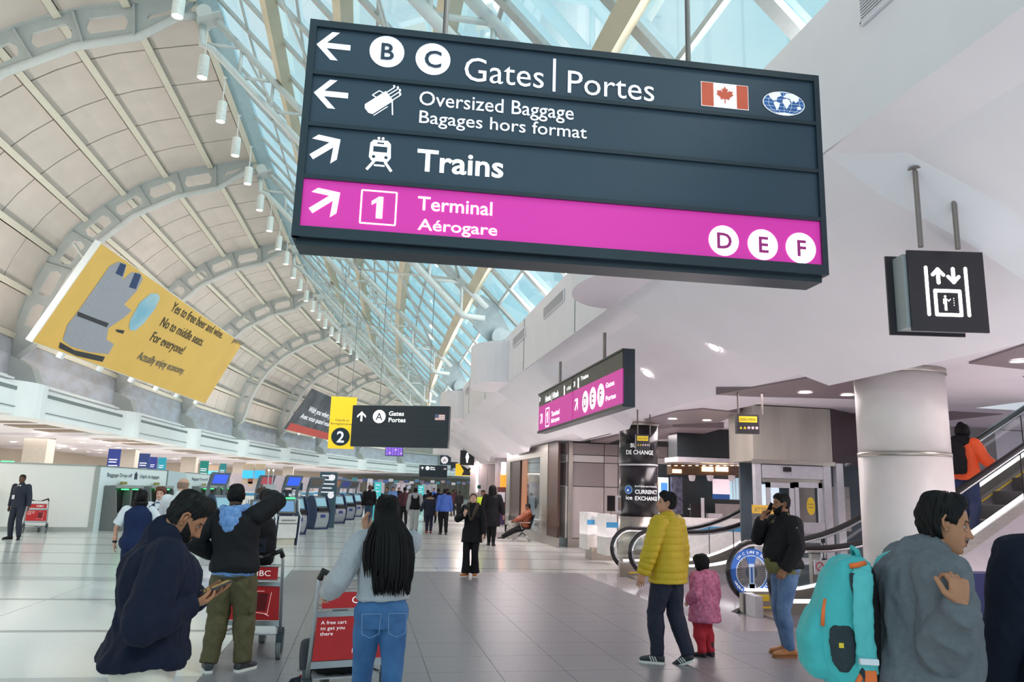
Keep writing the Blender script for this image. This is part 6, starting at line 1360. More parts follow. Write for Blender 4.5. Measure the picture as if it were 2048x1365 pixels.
def person(loc, rz, H, label, sk=(150, 108, 84), group=None, q=2, build=1.0, bend=0, side=0, twist=0, head=(0, 0, 0), feet=((-.1, 0, .0), (.1, 0, .0)), footdir=(-12, 12), pelvis_z=None, pelvis_y=0,
           wrists=((-.27, .03, .80), (.27, .03, .80)), elbow_hint=((-.35, -1, -.1), (.35, -1, -.1)), knee_hint=((0, 1, 0), (0, 1, 0)), hands=(None, None), top=None, bottom=None, shoes=None, hair=None, hair_m=None, beard=None, mouth_open=0, female=0, eye=None, vest=None, lift=(0, 0), neck_fwd=.012, belly=0.0, name='person', headk=1.0, closed=False):
    """q: 0 far, 1 middle distance, 2 near"""
    k = H/1.775; vox = (.022, .013, .0095)[q]; t = empty(name, loc, rz, label=label, cat='person', group=group)
    if (Vector(loc)-Vector((0, 0, 0))).length > 60 and q == 0: vox = .03
    sk_m = skin(sk); K = lambda p: Vector(p)*k
    fp = [K(f) for f in feet]; pz = (pelvis_z if pelvis_z is not None else .982)*k
    pel = Vector(((fp[0].x+fp[1].x)/2 if pelvis_z is None else 0, pelvis_y*k, pz))
    Rt = Matrix.Rotation(R_(-twist), 3, 'Z') @ Matrix.Rotation(R_(-bend), 3, 'X') @ Matrix.Rotation(R_(side), 3, 'Y')
    def U(x, y, z): # torso point given in rest coordinates (rest pelvis z .955)
        v = Vector((x, y, z-.955))*k; s_ = max(0, min(1, v.z/(.28*k))); 
        Rb = Matrix.Rotation(R_(-twist*s_), 3, 'Z') @ Matrix.Rotation(R_(-bend*(.35+.65*s_)), 3, 'X') @ Matrix.Rotation(R_(side*s_), 3, 'Y')
        return pel+(Rb @ v if v.z > 0 else v)
    bw = build; sw = (.172 if female else .188)
    hips = [pel+Vector((s_*.088*k, 0, -.045*k)) for s_ in (-1, 1)]; sh = [U(s_*sw*(.5+.5*bw), -.005, 1.415) for s_ in (-1, 1)]
    knees = []; ank = []
    for i in (0, 1):
        a = fp[i]+Vector((0, -.02*k, .085*k+0)); kn, a = ik(hips[i], a, .435*k, .43*k, knee_hint[i]); knees.append(kn); ank.append(a)
    elb = []; wr = []
    for i in (0, 1):
        e, w_ = ik(sh[i], K(wrists[i]), .285*k, .262*k, elbow_hint[i]); elb.append(e); wr.append(w_)
    X = Vector((1, 0, 0)); Yv = Vector((0, 1, 0)); RX = Rt @ X; RY = Rt @ Yv
    prof = [(.84, .145, .105, 0), (.90, .168, .118, -.005), (.96, .172, .122, -.008), (1.03, .158, .112, 0), (1.10, .145, .106, .006), (1.18, .150, .112, .01), (1.26, .164, .121, .010), (1.34, .172, .120, .004), (1.40, .165, .105, -.004), (1.44, .128, .084, -.008), (1.475, .075, .066, -.010)]
    if female: prof = [(z, rx*(1.0 if z < 1.0 else .90), ry*(1.03 if 1.2 < z < 1.33 else .95), y+(.008 if 1.2 < z < 1.33 else 0)) for z, rx, ry, y in prof]
    def torso(mb, ex, z0, z1, skirt=None, n=28, exz=None):
        rings = []
        zs = [p for p in prof if z0 <= p[0] <= z1]
        if skirt:      # (hem z, rx, ry)
            hz_, hx, hy = skirt[:3]; st = 5
            for i in range(st):
                tp_ = max(.93, hz_+.07); u = i/st; z = hz_+(tp_-hz_)*u; rings.append((pel+Vector((0, (skirt[3] if len(skirt) > 3 else 0)*(1-u), (z-.955)*k)), X, Yv, (hx*(1-u)+.175*bw*u+ex)*k, (hy*(1-u)+.125*bw*u+ex)*k))
            zs = [p for p in zs if p[0] > tp_+.01]
        def pi_(z):
            for p_, q_ in zip(prof[:-1], prof[1:]):
                if p_[0] <= z <= q_[0]: u_ = (z-p_[0])/(q_[0]-p_[0]); return tuple(a_*(1-u_)+b_*u_ for a_, b_ in zip(p_, q_))
        if not skirt and z0 > prof[0][0] and pi_(z0): zs = [(z0,)+pi_(z0)[1:]]+zs
        for z, rx, ry, y in zs:
            c = U(0, y+(belly*.45*G(z-1.08, .13)), z); s_ = max(0, min(1, (z-.955)/.28)); Rb = Matrix.Rotation(R_(-twist*s_), 3, 'Z') @ Matrix.Rotation(R_(-bend*(.35+.65*s_)), 3, 'X') @ Matrix.Rotation(R_(side*s_), 3, 'Y')
            e_ = ex*(1 if z < 1.42 else .6)
            rings.append((c, Rb @ X, Rb @ Yv, (rx*bw+e_)*k, (ry*bw+e_+belly*.5*G(z-1.08, .13))*k))
        loft(mb, rings, n)
    armr = [.062, .052, .040, .040, .030]; 
    def arm(mb, i, ex, upto=1.0, cuff=0.0, shoulder=True):
        s0 = sh[i]; e = elb[i]; w_ = wr[i]; inn = U((-1, 1)[i]*.10, -.005, 1.40)
        P = [inn, s0, s0.lerp(e, .5), e, e.lerp(w_, .4)]; Q = [(.05+ex*.6)*k, (.058*bw+ex*.8)*k, (.049*bw+ex)*k, (.042*bw+ex)*k, (.041*bw+ex)*k]
        if upto >= .99: P.append(w_); Q.append((.028+ex*.9+cuff)*k)
        elif upto > .5: P.append(e.lerp(w_, (upto-.5)*2)); Q.append((.036+ex+cuff)*k)
        else: P = P[:3]+[s0.lerp(e, upto*2)]; Q = Q[:3]+[(.046*bw+ex+cuff)*k]
        P, Q = sub(P, Q, 3); mb.tube(P, 0, 16, rs=Q)
        for a_, r_ in list(zip(P, Q))[:-1][::3]: ball(mb, a_, r_*.99, 10)
    def leg(mb, i, ex, upto=1.0, flare=0.0):
        h_, kn, a = hips[i], knees[i], ank[i]; P = [h_+Vector((0, 0, .04*k)), h_.lerp(kn, .25), h_.lerp(kn, .6), kn, kn.lerp(a, .3), kn.lerp(a, .7)]; Q = [(.080*bw+ex*.5)*k, (.084*bw+ex*.8)*k, (.068*bw+ex)*k, (.055*bw+ex)*k, (.056*bw+ex)*k, (.044+ex*1.05+flare*.6)*k]
        P.append(a+(a-kn).normalized()*(-.0)*k); Q.append((.038+ex*1.15+flare)*k)
        if upto < 1: P = P[:5]+[kn.lerp(a, upto)]; Q = Q[:5]+[(.045+ex)*k]
        P, Q = sub(P, Q, 3); mb.tube(P, 0, 16, rs=Q)
        for a_, r_ in list(zip(P, Q))[:-1][::3]: ball(mb, a_, r_*.99, 10)
    # --- continuous body under the clothes, joined with head and hands
    nb = U(0, -.01, 1.455); hd_R = Rt @ Matrix.Rotation(R_(-head[1]), 3, 'Z') @ Matrix.Rotation(R_(head[0]), 3, 'X') @ Matrix.Rotation(R_(head[2]), 3, 'Y')
    neck_top = nb+(Rt @ Vector((0, neck_fwd, .075)))*k; HC = neck_top+hd_R @ Vector((0, .022, .095))*k*headk; HC = HC+Vector((0, 0, .02))*k*(headk-1)
    mb = MB(); torso(mb, -.03, .84, 1.48, n=20)
    for i in (0, 1): arm(mb, i, -.014); leg(mb, i, -.018)
    body = remesh(mb, max(vox*1.3, .014), 'body', sk_m, 1)
    bmb = MB(); bmb.add([v.co.copy() for v in body.vertices], [tuple(p.vertices) for p in body.polygons]); bpy.data.meshes.remove(body)
    hmb, HTf = head_parts(t, HC, hd_R, k*headk*(1.0 if not female else .96), sk_m, hair, hair_m, beard, res=((24, 18), (48, 34), (80, 56))[q], eye=(q > 0) if eye is None else eye, mouth_open=mouth_open, seed=len(label), closed=closed)
    P, Q = sub([nb-(Rt @ Vector((0, 0, .05)))*k, nb, neck_top, HC+hd_R @ Vector((0, -.02, -.03))*k], [.066*k*bw, .058*k*(.5+.5*bw), .053*k*(.4+.6*bw), .055*k], 4); nm_ = MB(); nm_.tube(P, 0, 20, rs=Q)
    bmb.add(nm_.v, nm_.f); bmb.add(hmb.v, hmb.f)
    hv = (.009, .0055, .0036)[q]
    for i in (0, 1):
        if hands[i] == 'none': continue
        hs = dict(hands[i] or {}); D = hs.pop('D', None) or (wr[i]-elb[i]).normalized(); N = hs.pop('N', None) or Vector(((1, -1)[i], .25, 0)); sd = hs.pop('side', (-1, 1)[i])
        h_ = MB(); limb(h_, [elb[i].lerp(wr[i], .6), wr[i]], [.036*k, .027*k]); hand_mesh(h_, wr[i], D, N, sd, k*(.92 if female else 1.0), **hs)
        hm_ = remesh(h_, hv, 'h', sk_m, 1); bmb.add([v.co.copy() for v in hm_.vertices], [tuple(p.vertices) for p in hm_.polygons]); bpy.data.meshes.remove(hm_)
    bo = bmb.build('body', sk_m, t, smooth=True)
    # --- clothes
    info = dict(k=k, U=U, wr=wr, elb=elb, sh=sh, pel=pel, HC=HC, hR=hd_R, HT=HTf, Rt=Rt, knees=knees, ank=ank, t=t, nb=nb, hips=hips)
    if bottom:
        mb = MB(); ex = bottom.get('ex', .012)
        torso(mb, min(ex*.8+.002, .014), .84, bottom.get('waist', 1.03)+.001)
        for i in (0, 1): leg(mb, i, ex, bottom.get('upto', 1.0), bottom.get('flare', 0))
        me = remesh(mb, vox, 'trousers', bottom['m'], 2, folds(bottom.get('amp', .004), 11, 3)); o = bpy.data.objects.new(bottom.get('name', 'trousers'), me); COL.objects.link(o); o.parent = t
    if shoes:
        for i in (0, 1):
            a = ank[i]; g = Vector((a.x, a.y, a.z-.085*k)); fd = R_(footdir[i]); F = Vector((math.sin(fd), math.cos(fd), 0)); 
            lf = lift[i]; F = (F*math.cos(R_(lf))+Vector((0, 0, -math.sin(R_(lf))))).normalized(); Sx = F.cross(Vector((0, 0, 1))).normalized(); Up = Sx.cross(F).normalized()
            ht = shoes.get('h', .10); e = shoes.get('ex', 0)
            sec = [(-.075, .032, .030, .035), (-.05, .040, .048, .05), (-.01, .041, .055, .058), (.04, .041, .042, .046), (.09, .047, .032, .036), (.14, .046, .026, .030), (.175, .036, .020, .026), (.19, .018, .012, .022)]
            mb = MB(); loft(mb, [(g+F*(x*k)+Up*(.012+zc_)*k, Sx, Up, (w_+e)*k, (h_+e*.4)*k) for x, w_, h_, zc_ in sec], 16); limb(mb, [g+Up*.06*k-F*.015*k, g+(a-g).normalized()*(ht+.01)*k-F*.01*k], [.042*k+e*k, (.040+e)*k])
            me = remesh(mb, vox*.75, 'shoe', shoes['m'], 1)
            for v in me.vertices:
                d = (v.co-g).dot(Up)
                if d < .014*k: v.co += Up*(.014*k-d)
            o = bpy.data.objects.new('shoe', me); COL.objects.link(o); o.parent = t
            b = MB(); out = [(-.082, .0), (-.07, .034), (-.02, .042), (.05, .043), (.11, .051), (.16, .045), (.19, .025), (.20, 0)]; out = out+[(x, -y) for x, y in reversed(out[1:-1])]
            b.prism(out, lambda x, y: g+F*x*k+Sx*y*(1+e*8)*k+Up*.0, lambda x, y: g+F*x*k+Sx*y*(1+e*8)*k+Up*.024*k); s2 = b.build('sole', shoes.get('sole', M_rub), o)
            if shoes.get('stripes') and q > 0:
                for s_ in (-1, 1):
                    b = MB()
                    for j in range(3): c_ = g+F*(.005+.026*j)*k+Sx*s_*.046*k+Up*.03*k; b.bar(c_, c_+F*.022*k+Up*.048*k-Sx*s_*.006*k, .010*k, .01*k, hint=Sx)
                    b.build('stripe', shoes['stripes'], o)
    def garment(spec, nm):
        ex = spec.get('ex', .022); mb = MB(); torso(mb, ex, spec.get('hem', .86) if not spec.get('skirt') else .90, 1.48, spec.get('skirt'))
        sl = spec.get('sleeve', 1.0); split = q == 2 and sl > .9
        for i in (0, 1):
            if split: ball(mb, sh[i]-(Rt @ Vector(((-1, 1)[i]*.025, 0, 0)))*k, (.056*bw+ex*.7)*k, 10)
            elif sl > 0: arm(mb, i, ex*.9, sl, spec.get('cuff', 0))
            else: ball(mb, sh[i]-(Rt @ Vector(((-1, 1)[i]*.03, 0, 0)))*k, .052*k, 10)
        c = spec.get('collar', .03)
        if c: limb(mb, [nb, nb+(neck_top-nb)*c/.075], [(.072+ex*.4)*k*(.5+.5*bw), (.066+ex*.3)*k*(.5+.5*bw)])
        if spec.get('hood'):     # a folded hood lying on the shoulders
            hb = U(0, -.10, 1.46); 
            for a_ in range(-80, 81, 16): p = U(.125*math.sin(R_(a_)), -.02-.10*math.cos(R_(a_)), 1.475-.02*math.cos(R_(a_))); ball(mb, p, .042*k, 8)
            ball(mb, U(0, -.125, 1.40), .07*k, 10, (1.3, .6, 1.2))
        pf = spec.get('puff'); fo = folds(spec.get('amp', .006), spec.get('f', 8), len(nm))
        def dsp(p, n):
            v = fo(p, n)
            if pf:
                best = 1e9; par_ = None
                for i in (0, 1):
                    for a_, b_, o_ in ((sh[i], elb[i], 0), (elb[i], wr[i], .285*k)):
                        d = b_-a_; u = max(0, min(1, (p-a_).dot(d)/d.length_squared)); ds = (p-a_-d*u).length
                        if ds < .085*k and ds < best and abs(p.x-pel.x) > .13*k: best = ds; par_ = o_+u*d.length
                s_ = par_ if par_ is not None else p.z
                v = v*.45+spec.get('pamp', .011)*(abs(math.sin(math.pi*s_/(pf*k)))**.55-.75)
            return v
        if split:
            for i in (0, 1):
                sm = MB(); arm(sm, i, ex*.9, sl, spec.get('cuff', 0)); me = remesh(sm, vox, 'sleeve', spec['m'], 2 if not pf else 1, dsp); o = bpy.data.objects.new('sleeve', me); COL.objects.link(o); o.parent = t
                u_ = (elb[i]-wr[i]).normalized(); rc_ = (.028+ex*.9+spec.get('cuff', 0))*k; cm = MB(); cm.tube([wr[i]-u_*.012*k, wr[i]+u_*.0*k, wr[i]+u_*.04*k, wr[i]+u_*.05*k], 0, 18, rs=[rc_*.9, rc_*1.03, rc_*1.07, rc_*.95]); cm.build('cuff', spec['m'], o, smooth=True)
        me = remesh(mb, vox, nm, spec['m'], 2 if not pf else 1, dsp); o = bpy.data.objects.new(nm, me); COL.objects.link(o); o.parent = t
        return o
    if top: info['top'] = garment(top, top.get('name', 'jacket'))
    if vest: info['vest'] = garment(vest, vest.get('name', 'vest'))
    return info
def tuft(info, mask_pts, m, name): pass
def strands(t, rootf, n, length, m, name='long_hair', seed=0):
    """long hair: tapering locks, joined (nobody could count them)"""
    rnd = random.Random(seed); mb = MB()
    for i in range(n):
        pts, r = rootf(i/n, rnd); mb.tube(pts, 0, 5, rs=r)
    o = mb.build(name, m, t, smooth=True); o['kind'] = 'stuff'; return o
# ================================================ PEOPLE: the passengers
HB = mat('hair_black', (15, 12, 13), .55, var=.3, scale=60, spec=.22, stretch=(1, 1, .2))
HBR = mat('hair_brown', (86, 56, 40), .55, var=.3, scale=60, stretch=(1, 1, .2)); HRB = mat('hair_auburn', (104, 50, 34), .55, var=.3, scale=50, stretch=(1, 1, .2))
C_navy = mat('cloth_navy_wool', (18, 24, 44), .8, var=.12, scale=40, bump=.15, spec=.2); C_black = mat('cloth_black', (22, 22, 26), .75, var=.15, scale=30, bump=.1, spec=.25)
C_vest = mat('cloth_navy_vest', (24, 38, 76), .75, var=.1, scale=30, spec=.25); C_white = mat('cloth_white_shirt', (226, 226, 232), .7, var=.04)
C_beige = mat('cloth_beige', (206, 198, 186), .75, var=.05, scale=20); C_olive = mat('cloth_olive', (84, 76, 48), .8, var=.12, scale=20, bump=.15); C_jean = mat('denim_mid_blue', (44, 86, 136), .8, rgb2=(66, 112, 162), scale=6, bump=.12)
C_jean2 = mat('denim_washed_blue', (62, 88, 128), .8, rgb2=(112, 140, 176), scale=4, bump=.12); C_greyk = mat('knit_light_grey', (172, 172, 178), .85, var=.06, scale=60, bump=.25); C_yel = mat('puffer_mustard', (196, 164, 34), .5, var=.06, scale=8, spec=.35)
C_pink = mat('cloth_pink_print', (214, 128, 160), .75, rgb2=(170, 78, 112), scale=26); C_redt = mat('cloth_red', (176, 26, 44), .75, var=.08); C_dgrey = mat('sweater_grey', (104, 108, 114), .85, var=.08, scale=45, bump=.2, spec=.2)
C_sky = mat('cloth_sky_blue', (120, 160, 212), .75, rgb2=(88, 124, 184), scale=30); C_khaki = mat('shirt_olive_green', (110, 106, 64), .8, var=.08); C_dnavy = mat('trouser_ink_navy', (28, 32, 52), .8, var=.1)
C_blue = mat('jacket_royal_blue', (66, 102, 186), .7, var=.08); C_lgrey = mat('joggers_light_grey', (180, 182, 184), .8, var=.06); C_or = mat('hi_vis_orange', (246, 92, 40), .6, var=.05); C_leath = mat('leather_rust', (142, 72, 44), .45, var=.12)
C_fur = mat('fur_trim', (176, 146, 112), .9, var=.3, scale=80, bump=.4); S_dark = mat('shoe_dark_grey', (52, 54, 60), .6); S_white = mat('sole_white', (226, 224, 216), .5); S_tan = mat('shoe_tan_leather', (176, 112, 66), .55, var=.1); S_blk = mat('shoe_black', (22, 22, 24), .45)
C_char = mat('suit_navy', (28, 34, 52), .7, var=.08); C_teal = mat('backpack_teal', (62, 176, 178), .6, var=.06, scale=14); C_teal2 = mat('backpack_dark_mesh', (30, 44, 50), .7, var=.2, scale=60); C_orr = mat('strap_orange', (240, 112, 50), .6); C_maroon = mat('cloth_maroon', (70, 32, 44), .8)
def phone(par, c, D, N, w=.075, l=.155, label=None, name='phone'):
    D = Vector(D).normalized(); N = Vector(N); N = (N-D*N.dot(D)).normalized(); S = D.cross(N); c = Vector(c)
    t = wempty(name, c, label=label, cat='phone'); b = MB(); b.hexa([c-S*w/2-D*l/2-N*.004, c+S*w/2-D*l/2-N*.004, c+S*w/2+D*l/2-N*.004, c-S*w/2+D*l/2-N*.004, c-S*w/2-D*l/2+N*.004, c+S*w/2-D*l/2+N*.004, c+S*w/2+D*l/2+N*.004, c-S*w/2+D*l/2+N*.004]); b.build('case', M_kblk, t, bevel=.002)
    b = MB(); b.quad(c-S*w*.44-D*l*.46+N*.0048, c+S*w*.44-D*l*.46+N*.0048, c+S*w*.44+D*l*.46+N*.0048, c-S*w*.44+D*l*.46+N*.0048); b.build('glass', mat('phone_glass', (40, 42, 52), .1), t); return t
def toW(info, p):
    t = info['t']; return Matrix.Translation(t.location) @ Matrix.Rotation(t.rotation_euler.z, 4, 'Z') @ Vector(p)
# 1 ---- man in navy coat, reading a phone, foreground left
p = PD(306, 1180, 3.45); i1 = person((p.x, p.y, 0), R_(-72), 1.68, 'man in dark navy wool coat looking down at a phone, foreground left', sk=(158, 108, 80), q=2, build=1.12, bend=3, head=(-34, 6, 0), neck_fwd=.015,
    wrists=((-.04, .21, 1.25), (.12, .15, 1.23)), elbow_hint=((-.5, -.6, -.8), (.55, -.6, -.9)), hands=(dict(D=Vector((.3, .9, .12)), N=Vector((.2, -.1, 1)), curl=(.35, .35, .4, .5), thumb=.7), dict(D=Vector((-.55, .8, .0)), N=Vector((-.3, -.1, .9)), curl=(.5, .55, .6, .6), thumb=.5)),
    top=dict(m=C_navy, ex=.036, skirt=(.94, .205, .165, -.012), collar=.055, amp=.016, f=7, name='coat'), closed=True, bottom=dict(m=C_beige, ex=.03), shoes=dict(m=S_dark, sole=S_white), hair=dict(kind='short', t=.020, ts=.004, line=.060, back=-.055, top=.012, fade=.03, rough=.006, side=.0), hair_m=HB, beard=dict(t=.005), feet=((-.12, .05, 0), (.12, -.02, 0)))
t = i1['t']
w_ = toW(i1, (.03, .255, 1.222)); phone(None, w_, (Matrix.Rotation(R_(-72), 3, 'Z') @ Vector((-.1, .88, .35))), (Matrix.Rotation(R_(-72), 3, 'Z') @ Vector((0, -.4, .9))), label='dark smartphone held in both hands by the man in the navy coat')
# 2 ---- man in black jacket, arm raised, seen from behind
pa = PZ(458, 1344); i2 = person((pa.x-.05, pa.y, 0), R_(-6), 1.70, 'man with pale blue hood and olive cargo trousers, arm raised, from behind', sk=(78, 52, 40), q=2, build=1.14, head=(2, -12, 4), twist=4, side=-5,
    feet=((-.14, 0, 0), (.16, .05, 0)), footdir=(-22, 28), wrists=((-.24, .12, 1.08), (.17, .36, 1.66)), elbow_hint=((-.8, -.6, -.3), (1, 0, .3)), hands=(None, dict(D=Vector((-.6, .2, .8)), N=Vector((0, .6, -.6)), curl=(.7, .8, .8, .8), thumb=.4)),
    top=dict(m=C_black, ex=.044, hem=.905, collar=.02, amp=.008, f=7, cuff=.004), bottom=dict(m=C_olive, ex=.034, amp=.009, name='cargo_trousers'), shoes=dict(m=S_dark, sole=S_white, ex=.004), hair=dict(kind='short', t=.008, ts=.005, line=.06, back=-.06, fade=.02), hair_m=HB)
t = i2['t']; mb = MB(); U = i2['U']; k = i2['k']
for a_ in range(-100, 101, 14): ball(mb, U(.115*math.sin(R_(a_)), -.005-.105*math.cos(R_(a_)), 1.505-.012*math.cos(R_(a_))), .036*k, 8)
for y_, z_, r_ in ((-.135, 1.44, .085), (-.15, 1.38, .08), (-.155, 1.33, .055)): ball(mb, U(0, y_, z_), r_*k, 12, (1.25, .55, .9))
me = remesh(mb, .01, 'hood', C_sky, 2, folds(.008, 14, 2)); o = bpy.data.objects.new('hood', me); COL.objects.link(o); o.parent = t
mb = MB(); loft(mb, [(U(0, -.008, z), Vector((1, 0, 0)), Vector((0, 1, 0)), r_*k, r2*k) for z, r_, r2 in ((.865, .20, .158), (.90, .205, .16), (.95, .19, .145))], 24); me = remesh(mb, .011, 'shirt_hem', C_sky, 2, folds(.004, 12)); o = bpy.data.objects.new('shirt_hem', me); COL.objects.link(o); o.parent = t
for s_ in (-1, 1):
    kn = i2['knees'][0 if s_ < 0 else 1]; hp = i2['hips'][0 if s_ < 0 else 1]; c = kn.lerp(hp, .28); b = MB(); b.box(c.x+s_*.085-.02, c.x+s_*.085+.02, c.y-.075, c.y+.075, c.z-.09, c.z+.09); b.build('cargo_pocket', C_olive, t, bevel=.012)
for s_ in (-1, 1): b = MB(); b.box(s_*.09-.06, s_*.09+.06, -.165, -.155, .86, .868) ; b.build('pocket_seam', C_olive, t)
# 3 ---- woman with long black hair, pushing a cart
pa = PD(764, 1180, 5.05); i3 = person((pa.x, pa.y, 0), R_(8), 1.65, 'long haired woman in light grey sweater and blue jeans pushing a cart', sk=(206, 158, 132), q=2, build=1.06, female=1, head=(0, 10, 0),
    feet=((-.08, .20, 0), (.09, -.22, .0)), wrists=((-.34, .22, 1.08), (-.10, .22, 1.50)), elbow_hint=((-.5, -.6, -.8), (.8, .5, -1)), hands=(dict(D=Vector((-.3, .8, -.3)), N=Vector((.3, .2, -1)), curl=(.8, .8, .8, .8)), dict(D=Vector((-.3, .1, 1)), N=Vector((.6, -.6, 0)), curl=(.4, .4, .5, .5))),
    top=dict(m=C_greyk, ex=.036, hem=1.03, collar=.03, amp=.010, f=8, name='sweater', cuff=.004), bottom=dict(m=C_jean, ex=.010, amp=.003, name='jeans', waist=1.10, flare=.012), shoes=dict(m=S_white, sole=S_white), hair=dict(kind='long', t=.022, ts=.018, line=.055, back=-.11, side=-.06, ear=0), hair_m=HB)
t = i3['t']; k = i3['k']; HT3 = i3['HT']
def root3(u, rnd):
    a = math.pi+(-1.9+3.8*rnd.random()); side = math.sin(a); r0 = rnd.random(); p0 = HT3(head_pt(a, .18+.25*r0, .018, False))
    back = -.115-.035*rnd.random(); xw = side*.115+rnd.uniform(-.02, .02)+.035; L = rnd.uniform(1.06, 1.16) if rnd.random() < .85 else rnd.uniform(1.2, 1.35)
    ys = back-.02*math.cos(side*2)
    pts = [p0, HT3((side*.088, -.055-.05*abs(math.cos(a)), -.03)), i3['U'](xw*.95, ys*.95, 1.46), i3['U'](xw*1.05, ys-.03, 1.33), i3['U'](xw*1.03, ys-.03, 1.2), i3['U'](xw*.98, ys-.02, L+.06), i3['U'](xw*.95+.01, ys-.01, L)]
    P, Q = sub(pts, [.006, .010, .011, .011, .009, .006, .001], 2); return P, Q
strands(t, root3, 420, 1, HB, seed=4)
def root3b(u, rnd):
    s_ = -1; p0 = HT3((s_*.075, -.02+.03*rnd.random(), -.02)); x = s_*(.10+.05*rnd.random()); y = -.03-.09*rnd.random()
    pts = [p0, i3['U'](x*.9, y, 1.50), i3['U'](x*1.15, y-.05, 1.42), i3['U'](x*1.2, y-.085, 1.30+rnd.uniform(-.03, .05)), i3['U'](x*1.1, y-.09, 1.22+rnd.uniform(-.03, .06))]; P, Q = sub(pts, [.006, .007, .006, .004, .001], 3); return P, Q
strands(t, root3b, 46, 1, HB, 'loose_lock', seed=9)
b = MB()
for s_ in (-1, 1):
    c = i3['pel']+Vector((s_*.085, -.132, -.055)); 
    for a_, b_ in (((-.06, 0, .05), (.06, 0, .05)), ((-.06, 0, .05), (-.055, .0, -.07)), ((.06, 0, .05), (.055, .0, -.07)), ((-.055, 0, -.07), (0, 0, -.095)), ((.055, 0, -.07), (0, 0, -.095))): b.tube([c+Vector(a_), c+Vector(b_)], .0022, 5)
b.build('pocket_stitching', mat('stitch_pale', (120, 150, 186), .8), t)
# 4 ---- woman in vest and white sleeves from behind
pa = PZ(262, 1212); i4 = person((pa.x, pa.y, 0), R_(4), 1.57, 'woman with black hair in navy vest and short white sleeves, from behind', sk=(214, 160, 136), q=1, build=1.18, female=1, feet=((-.16, -.02, 0), (.08, .05, 0)), wrists=((-.36, .06, .93), (.22, .22, 1.0)), elbow_hint=((-1, -.4, 0), (1, -.5, 0)),
    vest=dict(m=C_vest, ex=.044, hem=.84, sleeve=0, collar=.02, amp=.005, name='vest'), top=dict(m=C_white, ex=.022, sleeve=.42, hem=.9, name='shirt', cuff=.008), bottom=dict(m=C_vest, ex=.02), shoes=dict(m=S_blk), hair=dict(kind='bob', t=.026, ts=.024, line=.05, back=-.115, side=-.09, ear=0), hair_m=HB)
mb = MB(); 
for a_ in range(-90, 91, 18): ball(mb, i4['HT']((.085*math.sin(R_(a_)), -.03-.07*math.cos(R_(a_)), -.09)), .035, 8); ball(mb, i4['HT']((.075*math.sin(R_(a_)), -.03-.06*math.cos(R_(a_)), -.125)), .03, 8)
me = remesh(mb, .012, 'hair_ends', HB, 2); o = bpy.data.objects.new('hair_ends', me); COL.objects.link(o); o.parent = i4['t']
b = MB(); b.tube([i4['wr'][0]+(i4['elb'][0]-i4['wr'][0]).normalized()*x for x in (.02, .05)], .031, 12); b.build('watch', S_blk, i4['t'])
# 5 ---- auburn haired woman facing the camera
pa = PD(309, 1100, 12.6); i5 = person((pa.x, pa.y, 0), R_(176), 1.60, 'woman with short auburn hair in navy vest facing the camera between colleagues, mouth open', sk=(222, 168, 148), q=1, female=1, build=1.05, mouth_open=1, vest=dict(m=C_vest, ex=.03, hem=.84, sleeve=0, collar=0, name='vest'), top=dict(m=C_white, ex=.02, collar=.04, name='shirt'), bottom=dict(m=C_vest, ex=.015), shoes=dict(m=S_blk),
    hair=dict(kind='puffy', t=.038, ts=.030, line=.052, back=-.06, side=-.03, ear=0, rough=.008), hair_m=HRB)
b = MB(); U = i5['U']; b.add([U(-.05, .118, 1.46), U(.05, .118, 1.46), U(.012, .165, 1.30), U(-.012, .165, 1.30)], [(0, 1, 2, 3)]); b.build('shirt_front', C_white, i5['t'])
# 6 ---- bald man in white shirt from behind
pa = PD(352, 1080, 11.2); i6 = person((pa.x, pa.y, 0), R_(-18), 1.76, 'bald man in white shirt and navy vest, seen from behind on the left', sk=(214, 166, 142), q=1, build=1.15, head=(-8, 0, 0), top=dict(m=C_white, ex=.03, collar=.03, name='shirt'), bottom=dict(m=C_vest, ex=.02), shoes=dict(m=S_blk), hair=dict(bald=1, t=.003, ts=.003, line=.03, back=-.05), hair_m=mat('hair_grey_stubble', (150, 120, 104), .7))
# 7 ---- man in navy suit far left
pa = PZ(29, 1080); i7 = person((pa.x, pa.y, 0), R_(168), 1.77, 'man in navy suit with tie and white badge standing at the far left', sk=(104, 70, 54), q=1, build=1.04, feet=((-.13, .06, 0), (.17, -.02, 0)), footdir=(-30, 30), wrists=((-.30, .05, .86), (.26, .04, .84)),
    top=dict(m=C_char, ex=.026, hem=.84, collar=.02, amp=.004, name='suit_jacket'), bottom=dict(m=C_char, ex=.020), shoes=dict(m=S_blk), hair=dict(t=.006, ts=.004, line=.062, back=-.05), hair_m=HB)
U = i7['U']; b = MB(); b.add([U(-.055, .108, 1.46), U(.055, .108, 1.46), U(.0, .152, 1.24)], [(0, 1, 2)]); b.build('shirt_front', C_white, i7['t']); b = MB(); b.add([U(-.014, .122, 1.455), U(.014, .122, 1.455), U(.02, .157, 1.30), U(0, .160, 1.26), U(-.02, .157, 1.30)], [(0, 1, 2, 3, 4)]); b.build('tie', C_navy, i7['t'])
b = MB(); q_ = U(.09, .165, 1.13); b.box(q_.x-.035, q_.x+.035, q_.y-.006, q_.y, q_.z-.06, q_.z+.05); b.build('badge', C_white, i7['t'])
